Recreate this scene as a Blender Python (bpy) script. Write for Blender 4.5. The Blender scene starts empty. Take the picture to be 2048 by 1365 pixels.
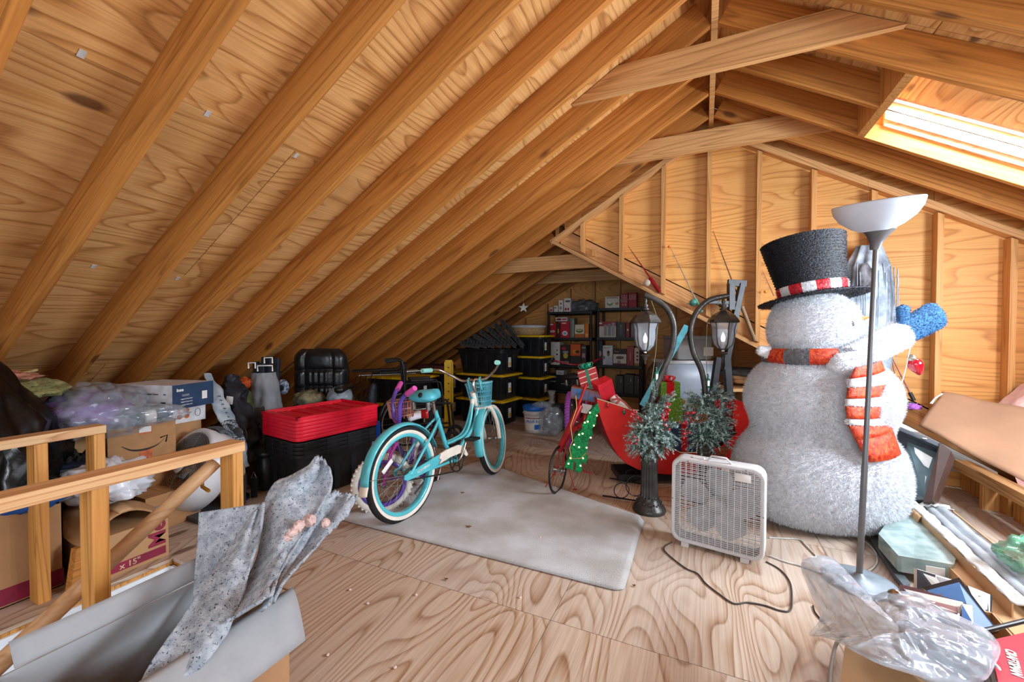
import bpy, math, random
from mathutils import Vector, Matrix, Euler, noise
random.seed(7)
PI = math.pi
SC = bpy.context.scene
COL = SC.collection

# ---------------------------------------------------------------- camera, world, daylight, exposure
FPX, YAW, PITCH, CAMZ = 828.0, 0.4339, -0.0202, 1.22
cd = bpy.data.cameras.new('camera'); cam = bpy.data.objects.new('camera', cd); COL.objects.link(cam)
cd.sensor_width = 36.0; cd.lens = FPX / 2048 * 36.0; cd.clip_start = 0.02; cd.clip_end = 200
cam.location = (0, 0, CAMZ); cam.rotation_euler = (PI/2 + PITCH, 0, YAW)
SC.camera = cam
vs = SC.view_settings
vs.view_transform = 'Standard'; vs.look = 'None'; vs.gamma = 1; vs.use_curve_mapping = False
vs.exposure = 0.5
w = bpy.data.worlds.new('daylight'); SC.world = w; w.use_nodes = True
bg = w.node_tree.nodes['Background']; bg.inputs[0].default_value = (0.78, 0.89, 1.0, 1); bg.inputs[1].default_value = 1.1

def area_light(name, loc, target, sx, sy, power, col=(1, 1, 1)):
    l = bpy.data.lights.new(name, 'AREA'); l.shape = 'RECTANGLE'; l.size = sx; l.size_y = sy
    l.energy = power; l.color = col
    o = bpy.data.objects.new(name, l); COL.objects.link(o); o.location = loc
    o.rotation_euler = (Vector(target) - Vector(loc)).to_track_quat('-Z', 'Y').to_euler()
    return o
# daylight in the visible roof window; side and rear lights are added, unseen fills
_n = Vector((-0.4998, 0, -0.8662))            # inward normal of the right slope
for nm, x, y, d, sx, sy, pw in (('roof_window_daylight', 1.71, 3.615, 0.275, 1.15, 0.16, 36), ('near_roof_window_daylight', 2.65, 2.53, 0.30, 1.35, 0.62, 125)):
    p = Vector((x, y, 3.155-0.577*(x-0.0445)+d)); l = area_light(nm, p, p+_n, sx, sy, pw, (0.80, 0.90, 1.0))
    if nm[0] == 'r': l.rotation_euler = Matrix(((0.8662, 0, 0.4998), (0, 1, 0), (-0.4998, 0, 0.8662))).to_euler()
    else: l.location += _n*0.32; l.rotation_euler = Vector((-5.0, -0.5, 0.2)).to_track_quat('-Z', 'Y').to_euler()  # added fill, shifted inward and aimed at the left slope
area_light('rear_fill_light', (0.6, -2.1, 1.5), (-1.2, 3.0, 1.0), 3.4, 1.5, 44, (0.86, 0.93, 1.0))  # added fill behind the camera, evens out the room

# ---------------------------------------------------------------- where a pixel of the photo meets a plane of the room
_fw = Vector((-math.sin(YAW)*math.cos(PITCH), math.cos(YAW)*math.cos(PITCH), math.sin(PITCH)))
_rt = Vector((math.cos(YAW), math.sin(YAW), 0)); _up = _rt.cross(_fw); CAM = Vector((0, 0, CAMZ))
def ray(x, y): return _rt*((x-1024)/FPX) - _up*((y-682.5)/FPX) + _fw
def aZ(x, y, z=0.0): d = ray(x, y); return CAM + d*((z-CAMZ)/d.z)
def aY(x, y, v): d = ray(x, y); return CAM + d*(v/d.y)
def aX(x, y, v): d = ray(x, y); return CAM + d*(v/d.x)
def aD(x, y, v): return CAM + ray(x, y)*v
def depth(p): return (Vector(p)-CAM).dot(_fw)
def aP(x, y, P0, n):                                    # meets the plane through P0 with normal n
    d = ray(x, y); return CAM + d*((Vector(P0)-CAM).dot(n)/d.dot(n))

# ---------------------------------------------------------------- materials
def lin(h):
    if isinstance(h, str):
        h = h.lstrip('#'); h = [int(h[i:i+2], 16)/255 for i in (0, 2, 4)]
        h = [c/12.92 if c <= 0.04045 else ((c+0.055)/1.055)**2.4 for c in h]
    return (h[0], h[1], h[2], 1)
_M = {}
def _new(name):
    m = bpy.data.materials.new(name); m.use_nodes = True
    nt = m.node_tree; b = nt.nodes['Principled BSDF']
    return m, nt, b
def N(nt, t, **k):
    n = nt.nodes.new(t)
    for a, v in k.items(): setattr(n, a, v)
    return n
def mixc(nt, fac, a, b, blend='MIX'):
    n = N(nt, 'ShaderNodeMix', data_type='RGBA', blend_type=blend)
    for i, v in ((0, fac), (6, a), (7, b)):
        if hasattr(v, 'links'): nt.links.new(v, n.inputs[i])
        else: n.inputs[i].default_value = v
    return n.outputs[2]
def ramp(nt, src, stops):
    r = N(nt, 'ShaderNodeValToRGB'); e = r.color_ramp.elements
    while len(e) < len(stops): e.new(0.5)
    for i, (p, c) in enumerate(stops): e[i].position = p; e[i].color = c
    nt.links.new(src, r.inputs[0]); return r.outputs[0]
def mth(nt, op, a, b=None):
    n = N(nt, 'ShaderNodeMath', operation=op)
    for i, v in enumerate((a, b)):
        if v is None: continue
        if hasattr(v, 'links'): nt.links.new(v, n.inputs[i])
        else: n.inputs[i].default_value = v
    return n.outputs[0]
def pm(name, col, rough=0.55, metal=0.0, var=0.12, scale=14, bump=0.0, bscale=60, trans=0.0, alpha=1.0, coat=0.0, col2=None, emit=0, sheen=0.0, ior=1.45):
    if name in _M: return _M[name]
    m, nt, b = _new(name); c = lin(col)
    tc = N(nt, 'ShaderNodeTexCoord'); nz = N(nt, 'ShaderNodeTexNoise'); nz.inputs['Scale'].default_value = scale; nz.inputs['Detail'].default_value = 4
    nt.links.new(tc.outputs['Object'], nz.inputs['Vector'])
    d = lin(col2) if col2 else tuple(v*(1-var*1.6) for v in c[:3]) + (1,)
    u = c if col2 else tuple(min(1, v*(1+var)) for v in c[:3]) + (1,)
    out = ramp(nt, nz.outputs['Fac'], [(0.36, d), (0.64, u)])
    nt.links.new(out, b.inputs['Base Color'])
    b.inputs['Roughness'].default_value = rough; b.inputs['Metallic'].default_value = metal
    b.inputs['Transmission Weight'].default_value = trans; b.inputs['Alpha'].default_value = alpha; b.inputs['IOR'].default_value = ior
    b.inputs['Coat Weight'].default_value = coat; b.inputs['Sheen Weight'].default_value = sheen
    if emit: nt.links.new(out, b.inputs['Emission Color']); b.inputs['Emission Strength'].default_value = emit
    if bump:
        n2 = N(nt, 'ShaderNodeTexNoise'); n2.inputs['Scale'].default_value = bscale; n2.inputs['Detail'].default_value = 5
        nt.links.new(tc.outputs['Object'], n2.inputs['Vector'])
        bp = N(nt, 'ShaderNodeBump'); bp.inputs['Strength'].default_value = bump; bp.inputs['Distance'].default_value = 0.01
        nt.links.new(n2.outputs['Fac'], bp.inputs['Height']); nt.links.new(bp.outputs[0], b.inputs['Normal'])
    _M[name] = m; return m

def wood(name, light, mid, dark, along='X', freq=9.0, stretch=0.10, sc=2.2, streak=0.35, knots=0.5, rough=0.62, per='object', cloud=0.3, grey=None):
    """Sawn or rotary-cut timber: growth rings as contour lines of a stretched noise, fine streaks, knots."""
    m, nt, b = _new(name); L = nt.links.new
    tc = N(nt, 'ShaderNodeTexCoord')
    if per == 'island': rnd = N(nt, 'ShaderNodeNewGeometry').outputs['Random Per Island']
    else: rnd = N(nt, 'ShaderNodeObjectInfo').outputs['Random']
    off = N(nt, 'ShaderNodeCombineXYZ')
    for i, k in enumerate((37.0, 71.0, 13.0)): L(mth(nt, 'MULTIPLY', rnd, k), off.inputs[i])
    ad = N(nt, 'ShaderNodeVectorMath', operation='ADD'); L(tc.outputs['Object'], ad.inputs[0]); L(off.outputs[0], ad.inputs[1])
    def scaled(v):
        mp = N(nt, 'ShaderNodeMapping'); L(ad.outputs[0], mp.inputs[0]); mp.inputs['Scale'].default_value = v; return mp.outputs[0]
    def vec(a, c): return {'X': (a, c, c), 'Y': (c, a, c), 'Z': (c, c, a)}[along]
    n1 = N(nt, 'ShaderNodeTexNoise'); L(scaled(vec(sc*stretch, sc)), n1.inputs['Vector'])
    n1.inputs['Scale'].default_value = 1.0; n1.inputs['Detail'].default_value = 1.5; n1.inputs['Roughness'].default_value = 0.4; n1.inputs['Distortion'].default_value = 0.35
    fr = mth(nt, 'FRACT', mth(nt, 'MULTIPLY', n1.outputs['Fac'], freq))
    c1 = ramp(nt, fr, [(0.0, lin(light)), (0.45, lin(light)), (0.74, lin(mid)), (0.90, lin(dark)), (1.0, lin(light))])
    n2 = N(nt, 'ShaderNodeTexNoise'); L(scaled(vec(2.5, 95)), n2.inputs['Vector']); n2.inputs['Scale'].default_value = 1.0; n2.inputs['Detail'].default_value = 3
    st = ramp(nt, n2.outputs['Fac'], [(0.33, lin(dark)), (0.62, lin(light))])
    c2 = mixc(nt, streak, c1, st)
    n3 = N(nt, 'ShaderNodeTexNoise'); L(scaled(vec(0.9, 2.0)), n3.inputs['Vector']); n3.inputs['Scale'].default_value = 1.0; n3.inputs['Detail'].default_value = 2
    c3 = mixc(nt, mth(nt, 'MULTIPLY', ramp(nt, n3.outputs['Fac'], [(0.40, (0, 0, 0, 1)), (0.68, (1, 1, 1, 1))]), cloud), c2, lin(grey or mid))
    if knots:
        vo = N(nt, 'ShaderNodeTexVoronoi'); L(scaled(vec(1.7, 4.2)), vo.inputs['Vector']); vo.inputs['Scale'].default_value = 1.0
        kf = ramp(nt, vo.outputs['Distance'], [(0.08, (1, 1, 1, 1)), (0.135, (0, 0, 0, 1))])
        sel = mth(nt, 'GREATER_THAN', N_sep(nt, vo.outputs['Color']), 1-knots)
        c3 = mixc(nt, mth(nt, 'MULTIPLY', kf, mth(nt, 'MULTIPLY', sel, 0.75)), c3, lin('#4a2208'))
    tint = mixc(nt, 1.0, c3, ramp(nt, rnd, [(0.0, (0.86, 0.84, 0.82, 1)), (0.5, (1, 1, 1, 1)), (1.0, (1.0, 0.93, 0.86, 1))]), 'MULTIPLY')
    L(tint, b.inputs['Base Color']); b.inputs['Roughness'].default_value = rough
    bp = N(nt, 'ShaderNodeBump'); bp.inputs['Strength'].default_value = 0.25; bp.inputs['Distance'].default_value = 0.004
    L(n2.outputs['Fac'], bp.inputs['Height']); L(bp.outputs[0], b.inputs['Normal'])
    _M[name] = m; return m
def N_sep(nt, c):
    s = N(nt, 'ShaderNodeSeparateColor'); nt.links.new(c, s.inputs[0]); return s.outputs[0]

W_FLOOR = wood('floor_plywood', '#d3c0ad', '#ba9b80', '#8c6544', 'Y', 30, 0.30, 2.3, 0.34, 0.12, 0.55, 'island', 0.5, '#cdc2ba')
W_ROOF = wood('roof_plywood', '#e9b979', '#d69e5a', '#a0682e', 'Y', 20, 0.20, 2.6, 0.34, 0.5, 0.7, 'island', 0.35, '#bb8044')
W_GABLE = wood('gable_plywood', '#ebb368', '#dfa052', '#b97630', 'X', 22, 0.16, 2.6, 0.30, 0.25, 0.6, 'island', 0.4, '#dfa262')
W_RAFT = wood('rafter_pine', '#cf8c42', '#ba7730', '#8a521a', 'X', 12, 0.04, 7, 0.45, 0.4, 0.6, 'object', 0.3)
W_STUD = wood('stud_pine', '#dfa968', '#d39a58', '#ad7436', 'Z', 10, 0.04, 8, 0.35, 0.4, 0.6, 'object', 0.2)
W_TIE = wood('tie_pine', '#dfac72', '#cf9a60', '#a27040', 'X', 12, 0.06, 7, 0.35, 0.4, 0.6, 'object', 0.2)
W_RAIL = wood('railing_pine', '#e2b682', '#d4a06a', '#a86e3a', 'X', 10, 0.06, 9, 0.3, 0.5, 0.5, 'object', 0.2)
W_POST = wood('post_pine', '#d99c50', '#c98b42', '#965e20', 'Z', 10, 0.06, 9, 0.3, 0.5, 0.5, 'object', 0.2)

# ---------------------------------------------------------------- mesh builder
def frame(p, q, up=(0, 0, 1)):
    p, q = Vector(p), Vector(q); z = (q-p).normalized(); u = Vector(up)
    if abs(z.dot(u)) > 0.98: u = Vector((1, 0, 0)) if abs(z.x) < .9 else Vector((0, 1, 0))
    x = u.cross(z).normalized(); y = z.cross(x)
    return x, y, z
class MB:
    def __init__(s): s.v = []; s.f = []; s.sm = []; s.mi = []; s.cur = 0
    def add(s, vs, fs, smooth=False, M=None):
        n = len(s.v)
        for v in vs: s.v.append(M @ Vector(v) if M is not None else Vector(v))
        for f in fs: s.f.append([i+n for i in f]); s.sm.append(smooth); s.mi.append(s.cur)
        return s
    def box(s, a, b, M=None):
        x0, y0, z0 = a; x1, y1, z1 = b
        v = [(x0,y0,z0),(x1,y0,z0),(x1,y1,z0),(x0,y1,z0),(x0,y0,z1),(x1,y0,z1),(x1,y1,z1),(x0,y1,z1)]
        return s.add(v, [(0,3,2,1),(4,5,6,7),(0,1,5,4),(1,2,6,5),(2,3,7,6),(3,0,4,7)], False, M)
    def cbox(s, c, d, M=None): return s.box([c[i]-d[i]/2 for i in range(3)], [c[i]+d[i]/2 for i in range(3)], M)
    def rbox(s, a, b, r, seg=3, M=None, zr=None):              # box with rounded vertical edges and a small chamfer top and bottom
        x0, y0, z0 = a; x1, y1, z1 = b; pts = []
        for cx, cy, a0 in ((x1-r, y1-r, 0), (x0+r, y1-r, 1), (x0+r, y0+r, 2), (x1-r, y0+r, 3)):
            for k in range(seg+1):
                t = (a0 + k/seg)*PI/2; pts.append((cx, cy, math.cos(t), math.sin(t)))
        zr = min(r*.5, (z1-z0)*.3) if zr is None else zr; rings = []
        for z, rr in ((z0, r-zr), (z0+zr, r), (z1-zr, r), (z1, r-zr)): rings.append([(cx+dx*rr, cy+dy*rr, z) for cx, cy, dx, dy in pts])
        return s.rings(rings, True, True, True, M, smooth=True)
    def rings(s, rings, closed=True, cap0=False, cap1=False, M=None, smooth=True):
        n = len(rings[0]); vs = [p for r in rings for p in r]; fs = []
        for i in range(len(rings)-1):
            for j in range(n if closed else n-1):
                k = (j+1) % n; fs.append((i*n+j, i*n+k, (i+1)*n+k, (i+1)*n+j))
        s.add(vs, fs, smooth, M)
        if cap0: s.add(rings[0], [tuple(range(n))[::-1]], False, M)
        if cap1: s.add(rings[-1], [tuple(range(n))], False, M)
        return s
    def bar(s, p, q, w, h, up=(0, 0, 1)):                       # rectangular bar from p to q: w sideways, h along up
        x, y, z = frame(p, q, up); p, q = Vector(p), Vector(q)
        r = [[c + x*(w/2*a) + y*(h/2*b) for a, b in ((-1,-1),(1,-1),(1,1),(-1,1))] for c in (p, q)]
        return s.rings(r, True, True, True, smooth=False)
    def tube(s, pts, r, seg=8, closed=False, cap=True, sy=1.0):
        P = [Vector(p) for p in pts]; n = len(P); R = r if isinstance(r, (list, tuple)) else [r]*n; rg = []
        px = None
        for i in range(n):
            if closed: t = P[(i+1) % n]-P[i-1]
            else: t = P[min(i+1, n-1)]-P[max(i-1, 0)]
            if t.length < 1e-9: t = Vector((0, 0, 1))
            t.normalize()
            if px is None:
                a = Vector((0, 0, 1)) if abs(t.z) < .9 else Vector((1, 0, 0)); px = a.cross(t).normalized()
            else:
                px = px - t*px.dot(t)
                px = px.normalized() if px.length > 1e-6 else t.orthogonal().normalized()
            py = t.cross(px)
            rg.append([P[i] + px*(math.cos(2*PI*k/seg)*R[i]) + py*(math.sin(2*PI*k/seg)*R[i]*sy) for k in range(seg)])
        if closed: rg.append(rg[0])
        return s.rings(rg, True, cap and not closed, cap and not closed)
    def lathe(s, prof, seg=24, M=None, sx=1.0, sy=1.0, flute=0, fd=0.0, caps=True):
        rg = []
        for r, z in prof:
            ring = []
            for k in range(seg):
                t = 2*PI*k/seg; rr = r*(1 - (fd*(0.5+0.5*math.cos(flute*t)) if flute else 0))
                ring.append((rr*math.cos(t)*sx, rr*math.sin(t)*sy, z))
            rg.append(ring)
        return s.rings(rg, True, caps and prof[0][0] > 1e-5, caps and prof[-1][0] > 1e-5, M)
    def ball(s, c, r, seg=14, M=None):
        rx, ry, rz = r if isinstance(r, (tuple, list)) else (r, r, r); rg = []; n = max(6, seg//2+1)
        for i in range(n+1):
            a = -PI/2 + PI*i/n; rg.append([(c[0]+rx*math.cos(a)*math.cos(2*PI*k/seg), c[1]+ry*math.cos(a)*math.sin(2*PI*k/seg), c[2]+rz*math.sin(a)) for k in range(seg)])
        return s.rings(rg, True, False, False, M)
    def prism(s, poly, h0, h1, plane='XZ', M=None, smooth=False):
        def P(a, b, h): return {'XZ': (a, h, b), 'XY': (a, b, h), 'YZ': (h, a, b)}[plane]
        n = len(poly); v = [P(a, b, h0) for a, b in poly] + [P(a, b, h1) for a, b in poly]
        f = [(i, (i+1) % n, n+(i+1) % n, n+i) for i in range(n)]
        s.add(v, f, smooth, M); s.add(v[:n], [tuple(range(n))[::-1]], False, M); return s.add(v[n:], [tuple(range(n))], False, M)
    def grid(s, fn, nu, nv, smooth=True, M=None, closeu=False, thick=0.0):
        v = [fn(i/nu, j/nv) for j in range(nv+1) for i in range(nu+(0 if closeu else 1))]; w = nu+(0 if closeu else 1); f = []
        for j in range(nv):
            for i in range(nu): k = (i+1) % w; f.append((j*w+i, j*w+k, (j+1)*w+k, (j+1)*w+i))
        return s.add(v, f, smooth, M)
    def build(s, name, m, parent=None, world=False, bevel=0.0, solid=0.0, sub=0):
        me = bpy.data.meshes.new(name)
        vs = s.v
        if world and parent is not None:
            inv = wmat(parent).inverted(); vs = [inv @ v for v in vs]
        me.from_pydata([tuple(v) for v in vs], [], s.f)
        me.polygons.foreach_set('use_smooth', s.sm)
        for k in (m if isinstance(m, (list, tuple)) else [m]): me.materials.append(k)
        if isinstance(m, (list, tuple)): me.polygons.foreach_set('material_index', s.mi)
        me.update()
        o = bpy.data.objects.new(name, me); COL.objects.link(o)
        if parent is not None: o.parent = parent
        if solid: md = o.modifiers.new('thickness', 'SOLIDIFY'); md.thickness = solid; md.offset = 0
        if bevel: md = o.modifiers.new('edges', 'BEVEL'); md.width = bevel; md.segments = 2; md.limit_method = 'ANGLE'
        if sub: md = o.modifiers.new('smooth', 'SUBSURF'); md.levels = sub; md.render_levels = sub
        return o
def wmat(o):
    m = Matrix.LocRotScale(o.location, o.rotation_euler.to_quaternion() if o.rotation_mode != 'QUATERNION' else o.rotation_quaternion, o.scale)
    return wmat(o.parent) @ m if o.parent else m
def tag(o, label=None, cat=None, group=None, kind=None):
    for k, v in (('label', label), ('category', cat), ('group', group), ('kind', kind)):
        if v: o[k] = v
    return o
def thing(name, label, cat, loc=(0, 0, 0), rotz=0.0, group=None, rot=None):
    o = bpy.data.objects.new(name, None); COL.objects.link(o); o.empty_display_size = 0.05
    o.location = loc; o.rotation_euler = rot if rot else (0, 0, rotz)
    return tag(o, label, cat, group)
def copy_tree(o, parent=None):
    c = o.copy(); COL.objects.link(c)
    if parent is not None: c.parent = parent
    for ch in list(o.children): copy_tree(ch, c)
    return c
def relabel(o, label, group=None):
    o['label'] = label
    if group: o['group'] = group
    return o
def rotM(ax, ang): return Matrix.Rotation(ang, 4, ax)
def T(*v): return Matrix.Translation(Vector(v))
def bez(P, n=12):                                             # smooth curve through the points (Catmull-Rom)
    P = [Vector(p) for p in P]; out = []
    for i in range(len(P)-1):
        a, b, c, d = P[max(i-1, 0)], P[i], P[i+1], P[min(i+2, len(P)-1)]
        for k in range(n):
            t = k/n; out.append(0.5*((2*b)+(c-a)*t+(2*a-5*b+4*c-d)*t*t+(3*b-a-3*c+d)*t**3))
    out.append(P[-1]); return out
def txt(name, s, size, m, parent, M, ext=0.0008, bold=0.0, align='CENTER', sx=1.0):
    cu = bpy.data.curves.new(name, 'FONT'); cu.body = s; cu.size = size; cu.extrude = ext; cu.offset = bold; cu.align_x = align; cu.align_y = 'CENTER'; cu.resolution_u = 3
    o = bpy.data.objects.new('tmp', cu); COL.objects.link(o); dg = bpy.context.evaluated_depsgraph_get()
    me = bpy.data.meshes.new_from_object(o.evaluated_get(dg)); bpy.data.objects.remove(o); bpy.data.curves.remove(cu)
    me.transform(M @ Matrix.Diagonal((sx, 1, 1, 1))); me.materials.clear(); me.materials.append(m); me.name = name
    t = bpy.data.objects.new(name, me); COL.objects.link(t)
    if parent is not None: t.parent = parent
    return t
def nz(x, y=0.0, z=0.0): return noise.noise(Vector((x, y, z)))
def fbm(p, o=3): return noise.fractal(Vector(p), 1.0, 2.0, o)
# ================================================================ THE SETTING
XR, HR, TN = 0.0445, 3.155, 0.577          # ridge line, height of the rafters' underside at the ridge, roof slope
VD = 0.2125                                 # rafter depth measured vertically
S16 = 0.4064
Y0 = 0.9105                                 # far edge of the first rafter in view
YG = 4.327                                  # front of the gable studs
YF = 6.62                                   # far wall
LRX, LRZ = -1.506, 2.243                    # lower ridge behind the gable
PITCHA = math.atan(TN); CP = math.cos(PITCHA)
def zl(x): return HR - TN*(XR-x)
def zr(x): return HR - TN*(x-XR)
def zlow(x): return LRZ - TN*(x-LRX)

# floor: plywood panels with the stair opening left out
fm = MB()
FX = [-5.6, -4.4, -2.6, -1.76, -0.58, 0.62, 1.84, 3.2]
FY = [-2.4, -0.8, 0.42, 1.64, 2.86, 4.08, 5.3, 6.7]
for i in range(len(FX)-1):
    for j in range(len(FY)-1):
        x0, x1, y0, y1 = FX[i], FX[i+1], FY[j], FY[j+1]
        if i == 2 and y0 < 1.0:
            if y1 <= 1.2: continue
            y0 = 1.24
        g = 0.0015
        fm.box((x0+g, y0+g, -0.018), (x1-g, y1-g, 0.0))
floor = fm.build('floor', W_FLOOR); tag(floor, kind='structure')
jm = MB()
jm.box((-5.6, 1.245, -0.25), (3.2, 6.7, -0.019)); jm.box((-5.6, -2.4, -0.25), (-2.6005, 1.24, -0.019)); jm.box((-1.755, -2.4, -0.25), (3.2, 1.24, -0.019))
jm.build('joists', W_POST, floor)
# stairwell lining
sw = MB(); sw.box((-2.60, -2.4, -2.4), (-2.588, 1.236, -0.034)); sw.box((-2.60, 1.225, -2.4), (-1.76, 1.237, -0.034)); sw.box((-1.772, -2.4, -2.4), (-1.76, 1.225, -0.034))
drywall = pm('white_drywall', '#e9eef2', 0.8, var=0.03)
tag(sw.build('wall_stairwell', drywall), kind='structure')
tag(MB().box((-2.6, -2.4, -2.45), (-1.76, 1.24, -2.4)).build('floor_lower', W_FLOOR), kind='structure')

# roof sheathing: panels 4 ft wide up the slope, 8 ft long along the ridge
cm = MB()
def slope_quad(mb, xa, xb, ya, yb, zf, th=0.012):
    n = 0.0020; sg = 1 if xb > xa else -1
    a, b = xa+sg*n, xb-sg*n
    vs = []
    for dz in (0, th):
        for x, y in ((a, ya+n), (b, ya+n), (b, yb-n), (a, yb-n)): vs.append((x, y, zf(x)+VD+dz))
    f = [(0,1,2,3),(4,7,6,5),(0,4,5,1),(1,5,6,2),(2,6,7,3),(3,7,4,0)]
    mb.add(vs, f)
SX = [XR, -0.99, -1.995, -3.045, -4.10, -5.15, -5.9]
SY = [[-2.5, -0.9, 1.54, 3.98, 6.42, 6.9], [-2.5, 0.32, 2.76, 5.2, 6.9]]
for i in range(len(SX)-1):
    ys = SY[i % 2]
    for j in range(len(ys)-1): slope_quad(cm, SX[i], SX[i+1], ys[j], ys[j+1], zl)
# right slope with the roof window opening
SKX0, SKX1, SKY0, SKY1 = 1.115, 2.30, 3.53, 3.70
BX0, BX1, BY0, BY1 = 1.95, 3.35, 2.18, 2.87
RX = [XR, 1.07, 2.12, 3.18, 4.3]
def rquad(x0, x1, y0, y1):
    if x1-x0 > .01 and y1-y0 > .01: slope_quad(cm, x0, x1, y0, y1, zr)
for i in range(len(RX)-1):
    for (y0, y1) in ((-2.5, BY0), (BY0, BY1), (BY1, SKY0), (SKY0, SKY1), (SKY1, YG+.09)):
        x0, x1 = RX[i], RX[i+1]
        if y0 == SKY0:
            rquad(x0, min(x1, SKX0), y0, y1); rquad(max(x0, SKX1), x1, y0, y1)
        elif y0 == BY0:
            rquad(x0, min(x1, BX0), y0, y1); rquad(max(x0, BX1), x1, y0, y1)
        else: rquad(x0, x1, y0, y1)
# lower roof's right slope behind the gable
for k in range(3):
    slope_quad(cm, LRX+k*1.3, LRX+(k+1)*1.3, YG+.16, 6.9, zlow)
ceiling = cm.build('ceiling', W_ROOF); tag(ceiling, kind='structure')
FELTP = pm('roofing_felt', '#16110c', .95)
rfm = MB()
def roof_felt(xa, xb, ya, yb, zf):
    rfm.add([(x, y, zf(x)+VD+dz) for dz in (.0125, .02) for x, y in ((xa, ya), (xb, ya), (xb, yb), (xa, yb))], [(0,1,2,3),(4,7,6,5),(0,4,5,1),(1,5,6,2),(2,6,7,3),(3,7,4,0)])
roof_felt(XR, -5.9, -2.5, 6.9, zl); roof_felt(LRX, LRX+3.9, YG+.16, 6.9, zlow)
for (a, b, c, d) in ((XR, 4.3, -2.5, BY0), (XR, BX0, BY0, BY1), (BX1, 4.3, BY0, BY1), (XR, 4.3, BY1, SKY0), (XR, SKX0, SKY0, SKY1), (SKX1, 4.3, SKY0, SKY1), (XR, 4.3, SKY1, YG+.09)): roof_felt(a, b, c, d, zr)
rfm.build('roofing_felt', FELTP, ceiling)

def rafter(x0, x1, zf, yfar, name='rafter', m=None, parent=None, dep=VD, th=0.038):
    """2x8 along the slope from x0 to x1 whose far face lies at yfar; local X runs along the grain."""
    L = abs(x1-x0)/CP; o_ = Vector((x0, yfar-th/2, zf(x0)))
    d = Vector((x1-x0, 0, zf(x1)-zf(x0))).normalized(); y = Vector((0, 1, 0)); z = d.cross(y)
    if z.z < 0: z = -z; y = -y
    M = Matrix.Identity(4)
    for i in range(3): M[i][0] = d[i]; M[i][1] = y[i]; M[i][2] = z[i]; M[i][3] = o_[i]
    o = MB().box((0, -th/2, 0), (L, th/2, dep*CP)).build(name, m or W_RAFT, parent or ceiling, bevel=0.002)
    o.matrix_local = M
    return o
for k in range(-8, 15):
    yf = Y0+k*S16
    top = XR-0.02 if yf < YG else (LRX-0.02)
    if yf > YF: break
    rafter(top, XR-5.4, zl, yf)
for k in range(-8, 9):
    yf = Y0+k*S16
    if k == 6: rafter(XR+0.02, 0.975, zr, yf)
    elif k == 4: rafter(XR+0.02, BX0-.065, zr, yf); rafter(BX1+.065, 4.2, zr, yf)
    else: rafter(XR+0.02, 4.2, zr, yf)
for k in range(9, 15):
    yf = Y0+k*S16
    if yf < YF: rafter(LRX+0.02, LRX+3.6, zlow, yf)
# ridge boards
MB().box((XR-0.019, -2.4, HR-0.02), (XR+0.019, YG+.085, HR+.21)).build('ridge_board', W_TIE, ceiling)
MB().box((LRX-0.019, YG+.13, LRZ-0.02), (LRX+0.019, YF, LRZ+.2)).build('ridge_board', W_TIE, ceiling)
# collar ties
def tie(y, z, h, zfL, zfR, xl, xr):
    a = MB(); zz = z+h
    def sl(zq, sgn): return XR + sgn*(HR+VD-zq)/TN
    if zfL: P = [(sl(z, -1)+.012, z), (sl(z, 1)-.012, z), (sl(zz, 1)-.012, zz), (sl(zz, -1)+.012, zz)]
    else: P = [(xl, z), (xr, z), (xr-.18, zz), (xl+.18, zz)]
    return a.prism(P, y-.038, y).build('collar_tie', W_TIE, ceiling, bevel=0.0015)
for k in (-4, -1, 2, 5, 8): tie(Y0+k*S16-.038, 2.837, .184, True, True, 0, 0)
for y in (4.50, 5.70): tie(y, 1.93, .16, False, False, -2.35, -0.66)
# roof window: header boards, curb, glazing
def slab_r(x0, x1, y0, y1, d0, d1, name, m, parent):         # slab on the right slope, d = distance above the rafters' underside
    a = MB(); vs = []
    for d in (d0, d1):
        for x, y in ((x0, y0), (x1, y0), (x1, y1), (x0, y1)): vs.append((x, y, zr(x)+d))
    a.add(vs, [(0,3,2,1),(4,5,6,7),(0,1,5,4),(1,2,6,5),(2,3,7,6),(3,0,4,7)])
    return a.build(name, m, parent)
W_FR = wood('window_pine', '#e8b488', '#dca072', '#b87a4c', 'X', 5, 0.06, 8, 0.2, 0.2, 0.4, 'object', 0.1)
gl = pm('window_glass', '#ffffff', 0.02, trans=1.0, var=0)
def roof_window(nm, x0, x1, y0, y1, d0, top, ka, kb):
    ya, yb = Y0+ka*S16, Y0+kb*S16-.038
    for x in (min(.975, x0) if ka == 5 else x0-.065, x1+.02): slab_r(x, x+.038, ya, yb, 0.0, VD, 'header', W_STUD, ceiling)
    w_ = bpy.data.objects.new(nm, None); COL.objects.link(w_); tag(w_, kind='structure')
    slab_r(x0, x1, y0-.025, y0, VD, top, 'window_frame', W_FR, w_)
    slab_r(x0, x1, y1, y1+.02, d0, top, 'window_frame', W_FR, w_)
    slab_r(x0-.022, x0, y0-.025, y1+.02, VD, top, 'window_frame', W_FR, w_)
    slab_r(x1, x1+.019, y0-.025, y1+.02, VD, top, 'window_frame', W_FR, w_)
    slab_r(x0, x1, y1-.018, y1, VD-.06, VD+.0, 'glazing_stop', W_FR, w_)
    slab_r(x0, x1, y0, y1, top-.010, top-.006, 'window_pane', gl, w_)
roof_window('window_1', SKX0, SKX1, SKY0, SKY1, VD-.10, .297, 5, 7)
roof_window('added_window', BX0, BX1, BY0, BY1, VD-.10, .32, 3, 5)  # unseen window, added to go with the side fill light

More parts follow.
